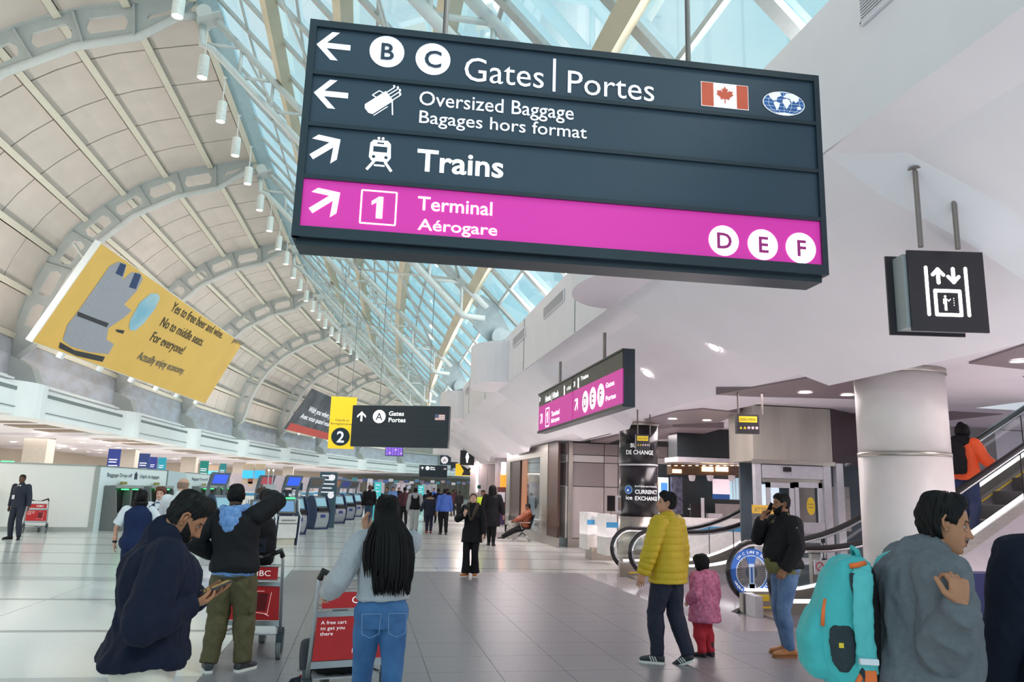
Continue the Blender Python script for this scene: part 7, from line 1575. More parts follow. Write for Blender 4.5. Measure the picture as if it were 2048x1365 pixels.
# 8 ---- woman in black coat looking up
pa = PZ(941, 1154); i8 = person((pa.x, pa.y, 0), R_(160), 1.64, 'woman in black coat and flared trousers looking up with a hand raised to her chest', sk=(220, 172, 150), q=1, female=1, build=1.05, head=(26, -14, 0), feet=((-.09, -.02, 0), (.10, .06, 0)), footdir=(-8, 20), wrists=((-.16, .30, 1.30), (.115, .20, 1.0)) if False else ((-.27, .05, .86), (.13, .26, 1.30)), elbow_hint=((-1, -.9, -.5), (1, -.4, -.8)),
    hands=(None, dict(D=Vector((-.25, .3, .95)), N=Vector((-.3, -1, .2)), curl=(.25, .5, .6, .7), thumb=.7)), top=dict(m=C_black, ex=.032, skirt=(.70, .20, .16), collar=.045, amp=.006, name='coat'), bottom=dict(m=C_black, ex=.016, flare=.045), shoes=dict(m=S_tan, sole=S_white, h=.13, ex=.006), hair=dict(t=.020, ts=.014, line=.052, back=-.085, side=-.02, rough=.006), hair_m=HBR)
mb = MB(); U = i8['U']
for s_ in (-1, 1):
    P, Q = sub([U(s_*.03, -.09, 1.49), U(s_*.10, -.02, 1.50), U(s_*.095, .075, 1.44), U(s_*.05, .15, 1.30), U(s_*.015, .165, 1.18)], [.04, .045, .04, .032, .018], 4); limb(mb, P, Q)
me = remesh(mb, .011, 'fur_collar', mat('fur_dark_brown', (74, 62, 50), .9, var=.3, scale=80, bump=.4), 1, folds(.006, 30)); o = bpy.data.objects.new('fur_collar', me); COL.objects.link(o); o.parent = i8['t']
w_ = toW(i8, i8['wr'][1]+Vector((-.02, -.03, .10))); phone(None, w_, (.1, 0, 1), (0, -1, .2), label='dark phone held against the chest by the woman in the black coat')
# 9 ---- tall person in long dark hooded coat walking away
pa = PZ(982, 1092); i9 = person((pa.x, pa.y, 0), R_(-10), 1.86, 'person in long black hooded coat walking away right of the woman looking up', sk=(190, 140, 118), q=1, build=1.15, feet=((-.07, .10, 0), (.06, -.12, 0)), wrists=((-.36, -.02, .80), (.36, .05, .86)), top=dict(m=C_black, ex=.04, skirt=(.55, .22, .18), collar=.0, amp=.006, name='coat'), bottom=dict(m=C_black, ex=.015), shoes=dict(m=S_blk), hair=None, eye=False)
mb = MB(); H9 = i9['HT']
ball(mb, H9((0, -.03, .02)), .135, 14, (.95, 1.0, 1.05)); ball(mb, H9((0, -.03, -.08)), .13, 14, (1.05, .9, 1)); me = remesh(mb, .013, 'hood', C_black, 3, folds(.006, 10)); o = bpy.data.objects.new('hood', me); COL.objects.link(o); o.parent = i9['t']
# 10 --- worker with high visibility vest behind them
pa = PD(964, 1060, 28); i10 = person((pa.x, pa.y, 0), R_(150), 1.72, 'person with black hair and lime yellow vest half hidden behind the black coats', sk=(120, 84, 64), q=0, top=dict(m=mat('hi_vis_lime', (206, 232, 40), .5), ex=.03, collar=.02, sleeve=.3, name='vest'), bottom=dict(m=C_black, ex=.02), shoes=dict(m=S_blk), hair=dict(t=.015, line=.05, back=-.07), hair_m=HB)
# 11.. walkers seen from behind
def walker(u, v, H, label, topm, botm, sk=(170, 124, 100), q=1, rz=0, step=.14, hood=False, skirt=None, hm=HB, hair=True, ex=.034, shoe=S_blk, arms=None, female=0, build=1.05, name='jacket', group=None, bex=.02):
    pa = PZ(u, v); return person((pa.x, pa.y, 0), R_(rz), H, label, sk=sk, q=q, build=build, female=female, feet=((-.09, step, 0), (.09, -step, 0)), lift=(0, 25 if step > .1 else 0), wrists=arms or ((-.30, .0, .82), (.30, .10, .84)), top=dict(m=topm, ex=ex, hem=.86, hood=hood, skirt=skirt, collar=.035, amp=.005, name=name), bottom=dict(m=botm, ex=bex), shoes=dict(m=shoe), hair=dict(t=.014, ts=.010, line=.055, back=-.065) if hair else None, hair_m=hm, eye=False, group=group)
walker(735, 1054, 1.80, 'man in black jacket and blue jeans walking away beside the kiosks', C_black, mat('denim_dark', (50, 76, 100), .8), rz=-4, hm=HBR)
w1 = walker(827, 1064, 1.74, 'person in grey and black hoodie with light grey joggers walking away', C_black, C_lgrey, rz=-4, bex=.035, step=.08)
mb = MB(); U = w1['U']
for i in (0, 1): P, Q = sub([w1['sh'][i], w1['elb'][i], w1['wr'][i]], [.098, .088, .07], 4); limb(mb, P, Q)
for a_ in range(-90, 91, 15): ball(mb, U(.11*math.sin(R_(a_)), -.02-.11*math.cos(R_(a_)), 1.49), .045, 8)
ball(mb, U(0, -.15, 1.40), .09, 10, (1.1, .6, 1)); me = remesh(mb, .013, 'grey_sleeves_and_hood', mat('hoodie_grey', (164, 166, 170), .8), 1, folds(.004, 12)); o = bpy.data.objects.new('grey_sleeves_and_hood', me); COL.objects.link(o); o.parent = w1['t']
w2 = walker(857, 1067, 1.58, 'youngster in dark parka with fur hood and red shoes walking away', C_dnavy, C_dnavy, rz=-6, skirt=(.74, .19, .15), shoe=mat('shoe_red', (196, 48, 46), .6), arms=((-.42, .05, .88), (.30, .02, .80)), name='parka')
mb = MB(); U = w2['U']
for a_ in range(-100, 101, 14): ball(mb, U(.13*math.sin(R_(a_)), -.02-.12*math.cos(R_(a_)), 1.48), .032, 8)
me = remesh(mb, .012, 'fur_hood_trim', C_fur, 1, folds(.006, 30)); o = bpy.data.objects.new('fur_hood_trim', me); COL.objects.link(o); o.parent = w2['t']
walker(886, 1070, 1.73, 'person in royal blue hooded jacket and black trousers walking away', C_blue, C_black, rz=2, hood=True, build=1.12, step=.12)
walker(806, 1052, 1.76, 'person in maroon jacket carrying a dark bag, beyond the grey hoodie', C_maroon, C_black, q=0, rz=10)
walker(853, 1045, 1.66, 'person in black hood just beyond the fur hooded youngster', C_black, C_black, q=0, rz=0, step=.06)
walker(874, 1046, 1.75, 'person in dark navy coat just beyond the blue jacket walker', C_navy, C_black, q=0, rz=0, skirt=(.7, .2, .16))
# far crowd
rc = random.Random(5); ccol = [C_black, C_navy, C_blue, C_maroon, C_dgrey, C_greyk, C_vest, C_sky, C_khaki]
desc = ['black', 'navy', 'royal blue', 'maroon', 'mid grey', 'light grey', 'bright navy', 'sky blue', 'olive']
CL = ['small far figure in grey top nearest the first teal totem', 'small far figure in sky blue top right of the first teal totem', 'small far figure in navy coat above the long haired woman', 'small far figure in black between the kiosks and the grey hoodie', 'small far figure in royal blue behind the fur hooded youngster', 'small far figure in black just right of the royal blue jacket', 'small far figure in maroon left of the woman looking up', 'small far figure in bright navy top far beyond the walkers', 'small far figure in black beside the washroom sign line', 'x', 'x', 'small far figure in black partly hidden by long black hair', 'small far figure in pale top left of the long haired woman']
crowd = [(772, 1030, 4), (783, 1032, 7), (795, 1024, 1), (818, 1018, 0), (866, 1024, 2), (893, 1030, 0), (905, 1032, 3), (910, 1020, 6), (917, 1034, 0), (700, 1024, 8), (645, 1030, 1), (752, 1040, 0), (742, 1030, 5)]
for i, (u, v, c) in enumerate(crowd):
    if i in (9, 10): continue
    walker(u, v, rc.uniform(1.62, 1.8), f'distant figure in a {desc[c]} top in the far crowd, number {i+1} counted in the hall' if False else CL[i], ccol[c], C_black if i % 3 else C_dnavy, q=0, rz=rc.uniform(-40, 200), step=.05)
# 12 --- man in mustard puffer jacket
pa = PZ(1338, 1328); i12 = person((pa.x, pa.y, 0), R_(38), 1.74, 'man in mustard yellow puffer jacket and dark trousers holding a child by the hand', sk=(196, 142, 116), q=2, build=1.1, head=(8, -38, 0), feet=((-.10, .10, 0), (.09, -.16, .015)), footdir=(-25, -12), lift=(0, 24), wrists=((-.34, .10, .93), (.26, -.02, .86)), elbow_hint=((-1, -.6, 0), (1, -.6, 0)),
    top=dict(m=C_yel, ex=.048, hem=.80, collar=.04, puff=.072, amp=.004, hood=True, name='puffer_jacket', skirt=(.80, .195, .15)), bottom=dict(m=C_dnavy, ex=.026, amp=.006), shoes=dict(m=S_dark, sole=S_white, stripes=S_white), hair=dict(t=.022, ts=.012, line=.058, back=-.055, top=.008, rough=.006), hair_m=HB)
# 13 --- child in pink coat
pa = PZ(1410, 1314); i13 = person((pa.x, pa.y, 0), R_(25), 1.02, 'small child in pink spotted coat, red trousers and dark boots beside the mustard puffer', sk=(220, 170, 150), q=2, headk=1.4, build=1.45, head=(-12, -10, 0), feet=((-.10, .0, 0), (.12, -.02, 0)), wrists=((-.30, .12, 1.0), (.36, .04, .90)),
    top=dict(m=C_pink, ex=.05, skirt=(.62, .27, .23), collar=.04, hood=True, amp=.010, f=16, name='coat'), bottom=dict(m=C_redt, ex=.03, amp=.01), shoes=dict(m=mat('boot_maroon_black', (44, 26, 36), .6), h=.22, ex=.012), hair=dict(t=.03, ts=.026, line=.05, back=-.11, side=-.08, ear=0), hair_m=HB)
# 14 --- man on the phone beside the escalator
pa = PZ(1580, 1314); i14 = person((pa.x, pa.y, 0), R_(90), 1.77, 'bearded man in black jacket and washed jeans talking on a phone by the escalator', sk=(150, 104, 78), q=2, build=1.12, head=(0, 4, 0), belly=.09, feet=((-.07, .06, 0), (.12, -.02, 0)), footdir=(8, 22) , wrists=((-.20, .13, .95), (.07, .25, 1.47)), elbow_hint=((-1, -.6, .1), (.5, .3, -1)), hands=(dict(D=Vector((.3, .4, -.75)), N=Vector((.6, -.5, .1)), curl=(.5, .5, .6, .6)), dict(D=Vector((-.1, -.35, .9)), N=Vector((-.8, -.5, .2)), curl=(.55, .6, .6, .65), thumb=.5)),
    top=dict(m=C_khaki, ex=.014, hem=.86, name='shirt', sleeve=.6, collar=.03), vest=dict(m=C_black, ex=.038, hem=.93, collar=.03, amp=.008, name='bomber_jacket'), bottom=dict(m=C_jean2, ex=.014, amp=.005, name='jeans'), shoes=dict(m=S_tan, sole=mat('sole_tan', (150, 96, 58), .6), ex=.006), hair=dict(t=.018, ts=.010, line=.058, back=-.05), hair_m=HB, beard=dict(t=.012))
mb = MB(); U = i14['U']; loft(mb, [(U(0, .018+f_, z), Vector((1, 0, 0)), Vector((0, 1, 0)), rx, ry) for z, rx, ry, f_ in ((.86, .19, .165, .01), (.93, .195, .185, .02), (1.02, .18, .195, .025), (1.12, .145, .175, .03), (1.24, .08, .145, .035), (1.36, .05, .125, .025), (1.44, .04, .11, .01))], 24); me = remesh(mb, .011, 'shirt_front', C_khaki, 2, folds(.004, 10)); o = bpy.data.objects.new('shirt_front', me); COL.objects.link(o); o.parent = i14['t']
b = MB(); U = i14['U']; c_ = i14['sh'][0].lerp(i14['elb'][0], .35)+Vector((-.074, .02, 0)); b.box(c_.x-.004, c_.x+.012, c_.y-.004, c_.y+.004, c_.z-.05, c_.z+.06); b.build('sleeve_zip', M_chrome, i14['t'])
w_ = toW(i14, i14['HT']((.055, .115, -.06))); rm = Matrix.Rotation(R_(90), 3, 'Z'); phone(None, w_, rm @ Vector((.1, .45, -.85)), rm @ Vector((1, .5, 0)), label='black phone held to the mouth of the bearded man')
# 15 --- man in grey sweater with teal backpack, foreground right
pa = PD(1815, 1200, 3.15); i15 = person((pa.x, pa.y, 0), R_(-110), 1.76, 'man with moustache in grey sweater carrying a teal backpack, foreground right', sk=(176, 122, 92), q=2, build=1.22, bend=9, head=(-2, 10, -4), neck_fwd=.045, belly=.07, feet=((-.10, .10, 0), (.10, -.12, 0)), wrists=((-.24, .08, .92), (.36, .07, 1.35)), elbow_hint=((-1, -.5, -.6), (.6, -.05, -1)),
    hands=(None, dict(D=Vector((-.15, .05, 1)), N=Vector((-1, -.25, .0)), curl=(.85, .9, .95, 1.0), thumb=.9, thumb_curl=-.2)), top=dict(m=C_dgrey, ex=.030, hem=.86, collar=.025, amp=.019, f=8, name='sweater', cuff=.004, skirt=(.86, .19, .16)), bottom=dict(m=C_jean, ex=.018, name='jeans'), shoes=dict(m=S_dark), hair=dict(t=.020, ts=.014, line=.070, back=-.075, side=-.02, rough=.006, top=.006), hair_m=HB, beard=dict(t=.010, full=False))
# ================================================ CARTS, BAGS AND THE REMAINING PEOPLE
M_cred = mat('cart_red', (196, 40, 44), .45, var=.05); M_calu = mat('cart_aluminium', (176, 178, 182), .3, metal=.7); M_tyre = mat('tyre_grey', (110, 112, 112), .7)
def cart(loc, rz, label, words=True, logo='diamond', pict=True):
    t = empty('luggage_cart', loc, rz, label=label, cat='luggage cart')
    f = lambda z: -.02-.10*(z-.25)          # lean of the uprights towards the user
    for s_ in (-1, 1):
        b = MB(); b.tube([(s_*.31, f(.2), .22), (s_*.29, f(.95), .95), (s_*.285, f(1.02), 1.02)], .016, 10); b.build('upright', M_calu, t, smooth=True)
        b = MB(); b.tube([(s_*.285, f(1.0), .99), (s_*.27, f(1.04)-.03, 1.05), (s_*.20, f(1.04)-.02, 1.02), (s_*.10, f(1)-.01, .985)], .024, 10, rs=[.026, .030, .022, .017]); b.build('grip', M_rub, t, smooth=True)
        b = MB(); b.tube([(s_*.31, .02, .30), (s_*.31, .01, .16)], .035, 10); b.hexa([(s_*.31-.03, -.05, .06), (s_*.31+.03, -.05, .06), (s_*.31+.03, .05, .06), (s_*.31-.03, .05, .06), (s_*.31-.035, -.045, .24), (s_*.31+.035, -.045, .24), (s_*.31+.035, .045, .24), (s_*.31-.035, .045, .24)]); b.build('caster_fork', mat('fork_slate', (46, 60, 66), .4), t)
        b = MB(); b.tube([(s_*.31-.022, .0, .088), (s_*.31+.022, .0, .088)], .088, 20); w_ = b.build('wheel', M_tyre, t); b = MB(); b.tube([(s_*.31-.03, .0, .088), (s_*.31+.03, .0, .088)], .03, 12); b.build('hub', M_rub, w_)
    b = MB(); b.tube([(-.10, f(1)-.01, .985), (.10, f(1)-.01, .985)], .013, 8); b.build('crossbar', M_calu, t)
    b = MB(); b.box(-.29, .29, f(.71)-.006, f(.71)+.012, .70, .74); b.build('grey_rail', M_calu, t); b = MB(); b.box(-.30, .30, f(.33)-.006, f(.33)+.012, .315, .365); b.build('grey_rail', M_calu, t)
    b = MB(); b.hexa([(-.285, f(.37), .37), (.285, f(.37), .37), (.285, f(.37)+.012, .37), (-.285, f(.37)+.012, .37), (-.275, f(.70), .70), (.275, f(.70), .70), (.275, f(.70)+.012, .70), (-.275, f(.70)+.012, .70)]); b.build('lower_red_panel', M_cred, t)
    y0 = f(.83)-.01; b = MB(); b.box(-.25, .25, y0, y0+.01, .765, .885); b.build('upper_red_panel', M_cred, t)
    for z in (.76, .89):
        b = MB(); b.tube([(-.26, y0, z), (.26, y0, z), (.26, y0+.2, z), (-.26, y0+.2, z), (-.26, y0, z)], .005, 6); b.build('basket_wire', M_calu, t)
    for x in (-.26, -.13, 0, .13, .26): b = MB(); b.tube([(x, y0+.2, .89), (x, y0+.2, .76), (x, y0, .76)], .004, 6); b.build('basket_wire', M_calu, t)
    b = MB(); b.box(-.24, .24, y0+.02, y0+.18, .77, .775); b.build('basket_floor', mat('basket_tan', (150, 112, 84), .6), t)
    b = MB(); b.tube([(-.30, .03, .24), (-.28, .5, .2), (-.12, .88, .17), (.12, .88, .17), (.28, .5, .2), (.30, .03, .24)], .016, 8); b.build('base_tube', M_calu, t, smooth=True)
    b = MB(); b.hexa([(-.26, .05, .215), (.26, .05, .215), (.12, .84, .165), (-.12, .84, .165), (-.26, .05, .225), (.26, .05, .225), (.12, .84, .175), (-.12, .84, .175)]); b.build('base_plate', mat('base_pale', (196, 200, 204), .4), t)
    b = MB(); b.tube([(-.03, .8, .07), (.03, .8, .07)], .07, 14); b.build('front_wheel', M_tyre, t); b = MB(); b.box(-.04, .04, .77, .83, .07, .17); b.build('front_fork', M_calu, t)
    M_w = M_txtw
    def tx(s, x, z, h, w): 
        yy = f(z)-.003 if z < .74 else y0-.002; return text(s, (x, yy, z), (1, 0, 0), (0, 0 if z > .74 else -.1, 1), h, M_w, t, width=w)
    if words:
        tx('A free cart', -.245, .645, .028, .20); tx('to get you', -.245, .603, .028, .19); tx('there', -.245, .561, .028, .10); tx('CIBC', -.02, .80, .055, .20)
    if logo == 'diamond':
        b = MB(); c = Vector((-.06, y0-.002, .825)); 
        for a in range(4): a0, a1 = a*math.pi/2, (a+1)*math.pi/2; b.bar(c+Vector((math.cos(a0), 0, math.sin(a0)))*.035, c+Vector((math.cos(a1), 0, math.sin(a1)))*.035, .012, .002)
        b.build('diamond_mark', M_w, t)
    if pict:
        b = MB(); y = f(.5)-.004; 
        for a_, c_ in (((.02, .45), (.17, .43)), ((.17, .43), (.20, .64)), ((.02, .45), (.02, .42)), ((.13, .65), (.06, .65)), ((.19, .41), (.15, .43))): b.bar((a_[0], f(a_[1])-.004, a_[1]), (c_[0], f(c_[1])-.004, c_[1]), .012, .002)
        b.build('cart_pictogram', M_w, t); b = MB(); b.hexa([(.04, f(.46)-.002, .46), (.15, f(.46)-.002, .46), (.15, f(.46), .46), (.04, f(.46), .46), (.05, f(.63)-.002, .63), (.17, f(.63)-.002, .63), (.17, f(.63), .63), (.05, f(.63), .63)]); b.build('printed_bag', mat('print_dark_red', (116, 26, 34), .5), t)
    return t
q = PZ(494, 1322); cart((q.x-.02, q.y+.08, 0), R_(-4), 'red panelled luggage cart in front of the man in olive cargo trousers')
q = PZ(684, 1415); c2 = cart((q.x+.02, q.y-.05, 0), R_(14), 'red panelled luggage cart lettered A free cart, pushed by the long haired woman', logo='', pict=True)
q = PZ(68, 1067); cart((q.x, q.y, 0), R_(12), 'small red panelled luggage cart standing beside the man in the navy suit', logo='')
def softbag(name, loc, rz, sx, sy, sz, m, label, cat, parts=None, vox=.014, amp=.008):
    t = empty(name, loc, rz, label=label, cat=cat); mb = MB(); loft(mb, [((0, 0, z*sz), Vector((1, 0, 0)), Vector((0, 1, 0)), sx*r_, sy*r_) for z, r_ in ((0, .8), (.05, .95), (.4, 1.0), (.75, .92), (.93, .72), (1, .45))], 20)
    for v in mb.v: v.x = math.copysign(abs(v.x/sx)**.7*sx, v.x); v.y = math.copysign(abs(v.y/sy)**.7*sy, v.y)
    me = remesh(mb, vox, 'bag_body', m, 2, folds(amp, 8)); o = bpy.data.objects.new('bag_body', me); COL.objects.link(o); o.parent = t; return t
t = softbag('black_backpack', (c2.location.x+.0, 0, 0), 0, .16, .12, .46, C_black, 'tall black backpack standing in the basket of the cart beside the raised arm', 'backpack')
c1 = bpy.data.objects['luggage_cart']; t.location = c1.matrix_basis @ Vector((.02, .04, .90)); b = MB(); b.tube([(-.05, 0, .45), (-.03, 0, .50), (.03, 0, .50), (.05, 0, .45)], .008, 6); b.build('handle', C_black, t)
b = MB(); b.box(-.08, .08, -.125, -.115, .12, .26); b.build('pocket', C_dnavy, t, bevel=.01)
t = softbag('black_holdall', c2.matrix_basis @ Vector((.0, .34, .235)), R_(14), .25, .26, .28, C_black, 'large black holdall lying on the base of the lettered cart', 'bag'); b = MB(); b.tube([(-.12, -.02, .27), (-.08, -.02, .33), (.08, -.02, .33), (.12, -.02, .27)], .01, 6); b.build('handle', C_black, t)
# child sitting on that cart, facing left
p = c2.matrix_basis @ Vector((.0, .38, 0)); i16 = person((p.x, p.y, 0), R_(96), 1.02, 'child in dark grey trousers, red socks and navy shoes riding on the lettered cart', sk=(200, 150, 130), q=1, build=1.3, pelvis_z=.66, feet=((-.10, .42, .20), (.10, .46, .18)), footdir=(0, 5), wrists=((-.2, .3, .7), (.2, .3, .7)), top=dict(m=C_dgrey, ex=.03, collar=.03), bottom=dict(m=mat('trouser_dark_grey', (58, 58, 66), .8), ex=.022, upto=.8), shoes=dict(m=C_dnavy, sole=C_dnavy), hair=dict(t=.016, line=.05, back=-.06), hair_m=HB)
b = MB()
for i in (0, 1): a = i16['ank'][i]; kn = i16['knees'][i]; d = (kn-a).normalized(); b = MB(); b.tube([a+d*.0, a+d*.075], .032, 12); b.build('red_sock', C_redt, i16['t'], smooth=True)
# orange jacket on the escalator
sx = 9.35; stp = hzA(sx+.05, 0.0); i17 = person((sx, 10.72, max(stp, .03)+.0), R_(-76), 1.70, 'person in orange and black jacket with black backpack riding up the near escalator', sk=(190, 140, 118), q=1, build=1.15, head=(-10, 0, 0), feet=((-.09, .0, 0), (.09, .02, 0)), wrists=((-.22, .38, 1.12), (.28, .34, 1.10)), top=dict(m=C_or, ex=.045, hem=.84, collar=.05, amp=.008, name='jacket'), bottom=dict(m=mat('jean_dark_blue', (30, 44, 84), .8), ex=.02), shoes=dict(m=S_dark), hair=None, eye=False)
mb = MB(); H = i17['HT']; ball(mb, H((0, -.02, .02)), .118, 14, (.92, 1.0, 1.05)); ball(mb, H((0, -.07, .11)), .05, 10); me = remesh(mb, .012, 'hair', HB, 2, folds(.006, 16)); o = bpy.data.objects.new('hair', me); COL.objects.link(o); o.parent = i17['t']
mb = MB(); U = i17['U']; ball(mb, U(0, -.05, 1.44), .17, 16, (1.1, .9, .75)); ball(mb, U(0, .02, 1.40), .16, 16, (1.15, .8, .7)); me = remesh(mb, .013, 'black_shoulder_yoke', C_black, 2, folds(.006, 9)); o = bpy.data.objects.new('black_shoulder_yoke', me); COL.objects.link(o); o.parent = i17['t']
pw = toW(i17, U(0, -.24, .93)); t = softbag('black_backpack', pw, R_(-76), .17, .13, .50, C_black, 'black backpack on the person in the orange jacket', 'backpack'); b = MB(); b.box(.16, .17, -.04, .0, .1, .15); b.build('pale_tag', C_white, t)
# dark figure cut by the right edge
p = PD(2160, 1200, 3.3); person((p.x, p.y, 0), R_(-30), 1.82, 'person in dark navy jacket cut off by the right edge of the picture', sk=(150, 104, 80), q=2, build=1.2, wrists=((-.32, .08, .84), (.32, .1, .84)), top=dict(m=mat('jacket_ink_navy', (26, 32, 46), .8, var=.1, spec=.15), ex=.045, hem=.82, collar=.04, amp=.010, f=7), bottom=dict(m=C_black, ex=.03), shoes=dict(m=S_blk), hair=dict(t=.014, line=.06, back=-.06), hair_m=HB)
# seated man and his chair
p = PZ(1058, 1084); cx, cy = p.x-.25, p.y
t = wempty('waiting_chair', (cx, cy, 0), label='single waiting room seat with a silver star base under the man in the rust jacket', cat='chair')
b = MB(); b.box(cx-.24, cx+.24, cy-.24, cy+.24, .42, .46); b.build('seat', S_blk, t, bevel=.015); b = MB(); b.hexa([(cx+.20, cy-.24, .45), (cx+.24, cy-.24, .45), (cx+.24, cy+.24, .45), (cx+.20, cy+.24, .45), (cx+.36, cy-.24, .92), (cx+.40, cy-.24, .92), (cx+.40, cy+.24, .92), (cx+.36, cy+.24, .92)]); b.build('backrest', S_blk, t)
for dx, dy in ((-.3, -.2), (.3, -.2), (-.3, .2), (.3, .2)): b = MB(); b.tube([(cx, cy, .30), (cx+dx, cy+dy, .02)], .022, 8); b.build('leg', M_chrome, t, smooth=True)
b = MB(); b.tube([(cx, cy, .28), (cx, cy, .43)], .03, 8); b.build('post', M_chrome, t)
for dy in (-.27, .27): b = MB(); b.tube([(cx+.22, cy+dy, .66), (cx-.18, cy+dy, .66), (cx-.05, cy+dy, .43)], .016, 6); b.build('armrest', M_chrome, t)
i18 = person((cx, cy, 0), R_(86), 1.75, 'man in rust leather jacket sitting sideways with legs stretched out by the shopfront', sk=(128, 88, 70), q=1, build=1.12, bend=-14, head=(-24, 10, 0), pelvis_z=.55, pelvis_y=-.08, feet=((-.14, .86, .0), (.10, .74, .05)), wrists=((-.12, .34, .66), (.12, .32, .68)), top=dict(m=C_leath, ex=.035, collar=.05, amp=.010, name='jacket', hem=.90), bottom=dict(m=C_black, ex=.026), shoes=dict(m=S_blk, sole=S_white), hair=dict(t=.012, line=.055, back=-.06), hair_m=HB)
p = PZ(1028, 1080); b = softbag('pale_bag', (p.x-.0, p.y+.6, .0), 0, .16, .12, .62, mat('bag_pale_metal', (170, 166, 160), .6), 'pale bags heaped beside the seated man in the rust jacket', 'bag', amp=.03)
# teal backpack behind the grey sweater
U = i15['U']; t0 = i15['t']; rz15 = t0.rotation_euler.z; base = toW(i15, U(.02, -.255, .99))
bp_ = empty('teal_backpack', base, rz15, label='teal backpack with orange straps and dark side pocket on the man in the grey sweater', cat='backpack')
def lk(me, nm, par): o = bpy.data.objects.new(nm, me); COL.objects.link(o); o.parent = par; return o
def rbx(secs, m, nm, par, vox=.0085, amp=.006, pw=.6, f=10):
    mb = MB(); loft(mb, [((x, y, z), Vector((1, 0, 0)), Vector((0, 1, 0)), rx, ry) for z, x, y, rx, ry in secs], 32)
    for i, v in enumerate(mb.v):
        s = secs[i//32]; v.x = s[1]+math.copysign(abs((v.x-s[1])/s[3])**pw*s[3], v.x-s[1]); v.y = s[2]+math.copysign(abs((v.y-s[2])/s[4])**pw*s[4], v.y-s[2])
    return lk(remesh(mb, vox, nm, m, 2, folds(amp, f, 4)), nm, par)
rbx([(-.06, 0, -.02, .10, .07), (-.03, 0, -.02, .14, .10), (.10, 0, -.035, .155, .125), (.26, 0, -.02, .15, .125), (.40, 0, .01, .14, .105), (.47, 0, .03, .11, .075), (.49, 0, .035, .07, .04)], C_teal, 'main_pack', bp_)
rbx([(-.02, 0, -.12, .10, .05), (.02, 0, -.135, .12, .065), (.14, 0, -.145, .12, .07), (.24, 0, -.12, .11, .05), (.28, 0, -.11, .08, .02)], C_teal, 'front_pocket', bp_)
rbx([(-.02, 0, .085, .12, .03), (.2, 0, .09, .135, .035), (.42, 0, .09, .12, .03), (.46, 0, .09, .08, .02)], C_black, 'back_padding', bp_, amp=.003)
def band(pts, w, th, m, nm, par, wdir=(0, 1, 0)):
    mb = MB(); P = [Vector(p) for p in pts]
    for i, (a_, c_) in enumerate(zip(P[:-1], P[1:])): mb.bar(a_-(c_-a_)*.08, c_+(c_-a_)*.08, w, th, hint=wdir) if False else mb.bar(a_, c_, th, w, hint=wdir)
    for p_ in P[1:-1]: pass
    return lk(remesh(mb, .007, nm, m, 3), nm, par)
mb = MB(); sec = [(.10, .055, .465), (.155, .045, .42), (.172, .035, .32), (.172, .03, .20), (.160, .04, .10), (.135, .05, .02)]
loft(mb, [((x, y, z), Vector((0, 1, 0)), Vector((1, 0, -.15)), .043, .014) for x, y, z in sec], 16); lk(remesh(mb, .007, 'padded_strap', mat('strap_light_teal', (86, 188, 190), .6, var=.05), 1, folds(.004, 26)), 'padded_strap', bp_)
b = MB(); b.box(.150, .186, .005, .085, .06, .085); b.build('reflective_tab', C_white, bp_, bevel=.004)
mb = MB(); loft(mb, [((.150, -.055, z), Vector((0, 1, 0)), Vector((1, 0, 0)), ry, .012) for z, ry in ((.02, .02), (.06, .05), (.14, .06), (.19, .055), (.21, .04))], 14); lk(remesh(mb, .006, 'mesh_side_pocket', C_teal2, 1), 'mesh_side_pocket', bp_)
mb = MB(); loft(mb, [((.146, .03-.02*(z > .3), z), Vector((0, 1, 0)), Vector((1, 0, 0)), .022, .012) for z in (-.0, .1, .2, .3, .38, .43)], 14); lk(remesh(mb, .006, 'dark_side_gusset', C_teal2, 1), 'dark_side_gusset', bp_)
b = MB(); b.tube([(.12, -.13, .20), (.125, -.125, .26), (.11, -.11, .31)], .010, 8); b.build('orange_zip_pull', C_orr, bp_, smooth=True)
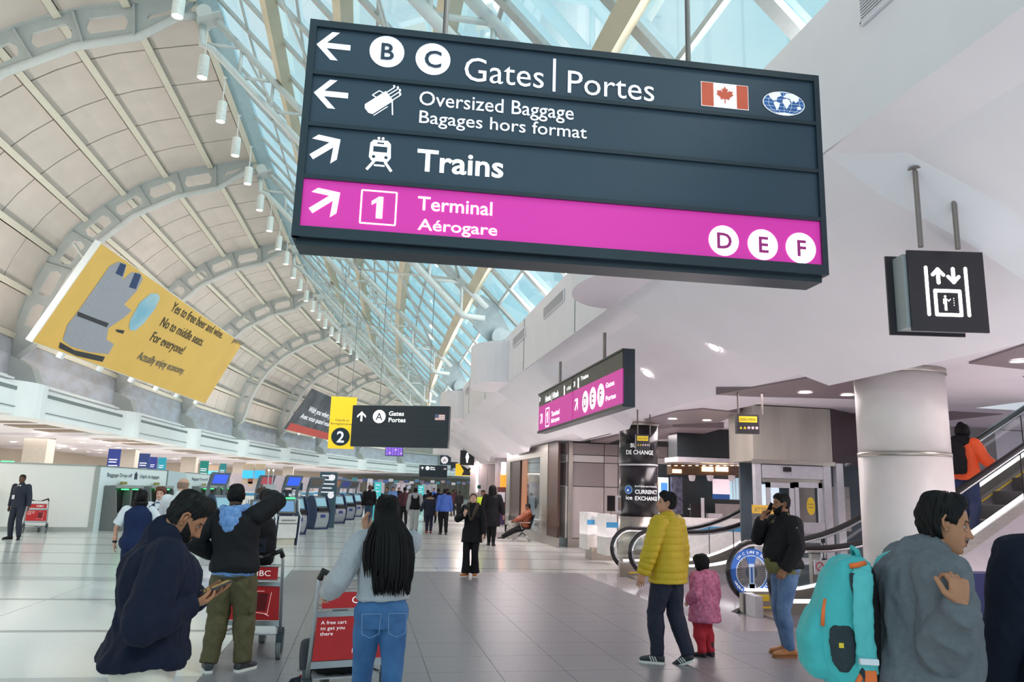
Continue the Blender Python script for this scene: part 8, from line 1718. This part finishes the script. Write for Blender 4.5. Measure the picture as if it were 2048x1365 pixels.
b = MB(); b.tube([(.12, .0, .455), (.13, .03, .462), (.11, .07, .47)], .012, 8); b.build('orange_top_loop', C_orr, bp_, smooth=True); b = MB(); b.tube([(.04, .07, .47), (.06, .05, .52), (.02, .04, .53), (-.02, .06, .49)], .012, 8); b.build('haul_loop', C_teal, bp_, smooth=True)
b = MB(); b.tube([(.135, .03, .035), (.15, .0, -.02), (.15, .0, -.06), (.15, .03, -.08), (.145, .055, -.05)], .013, 8); b.build('orange_webbing', C_orr, bp_, smooth=True); b = MB(); b.box(.13, .16, .03, .08, -.02, .035); b.build('buckle', C_orr, bp_, bevel=.004); b = MB(); b.box(.14, .146, .045, .062, -.22, -.03); b.build('strap_tail', C_orr, bp_)
b = MB(); b.box(.162, .166, -.075, -.055, .12, .14); b.build('yellow_label', M_yel, bp_)
bp_.scale = (.9, .88, .92)
# teal shoulder band on the sweater
mb = MB()
for s_ in (-1,):
    P = [U(s_*.10, -.16, 1.36), U(s_*.11, -.13, 1.44), U(s_*.115, -.05, 1.485), U(s_*.12, .05, 1.45), U(s_*.12, .12, 1.36)]
    for a_, c_ in zip(P[:-1], P[1:]): mb.bar(a_, c_, .055, .03, hint=(0, 0, 1))
o = lk(remesh(mb, .008, 'shoulder_strap', C_teal, 2), 'shoulder_strap', bp_)
inv = (Matrix.Translation(base) @ Matrix.Rotation(rz15, 4, 'Z') @ Matrix.Diagonal((.9, .88, .92, 1))).inverted() @ (Matrix.Translation(t0.location) @ Matrix.Rotation(rz15, 4, 'Z'))
o.data.transform(inv)
# yellow lining at the neck
b = MB(); c = i15['nb']; R3 = i15['Rt']; pts = []
for a in range(-150, 151, 20): pts.append(c+(i15['U'](0, 0, 1.5)-c)*.9+Vector((.072*math.sin(R_(a)), -.072*math.cos(R_(a)), .028-.01*math.cos(R_(a)))))
b.tube(pts, .0065, 6); b.build('yellow_neck_lining', M_yel, i15['t'], smooth=True)
for o in list(bpy.data.objects):
    if '_w' in o: del o['_w']
bpy.data.scenes.remove(_ts)
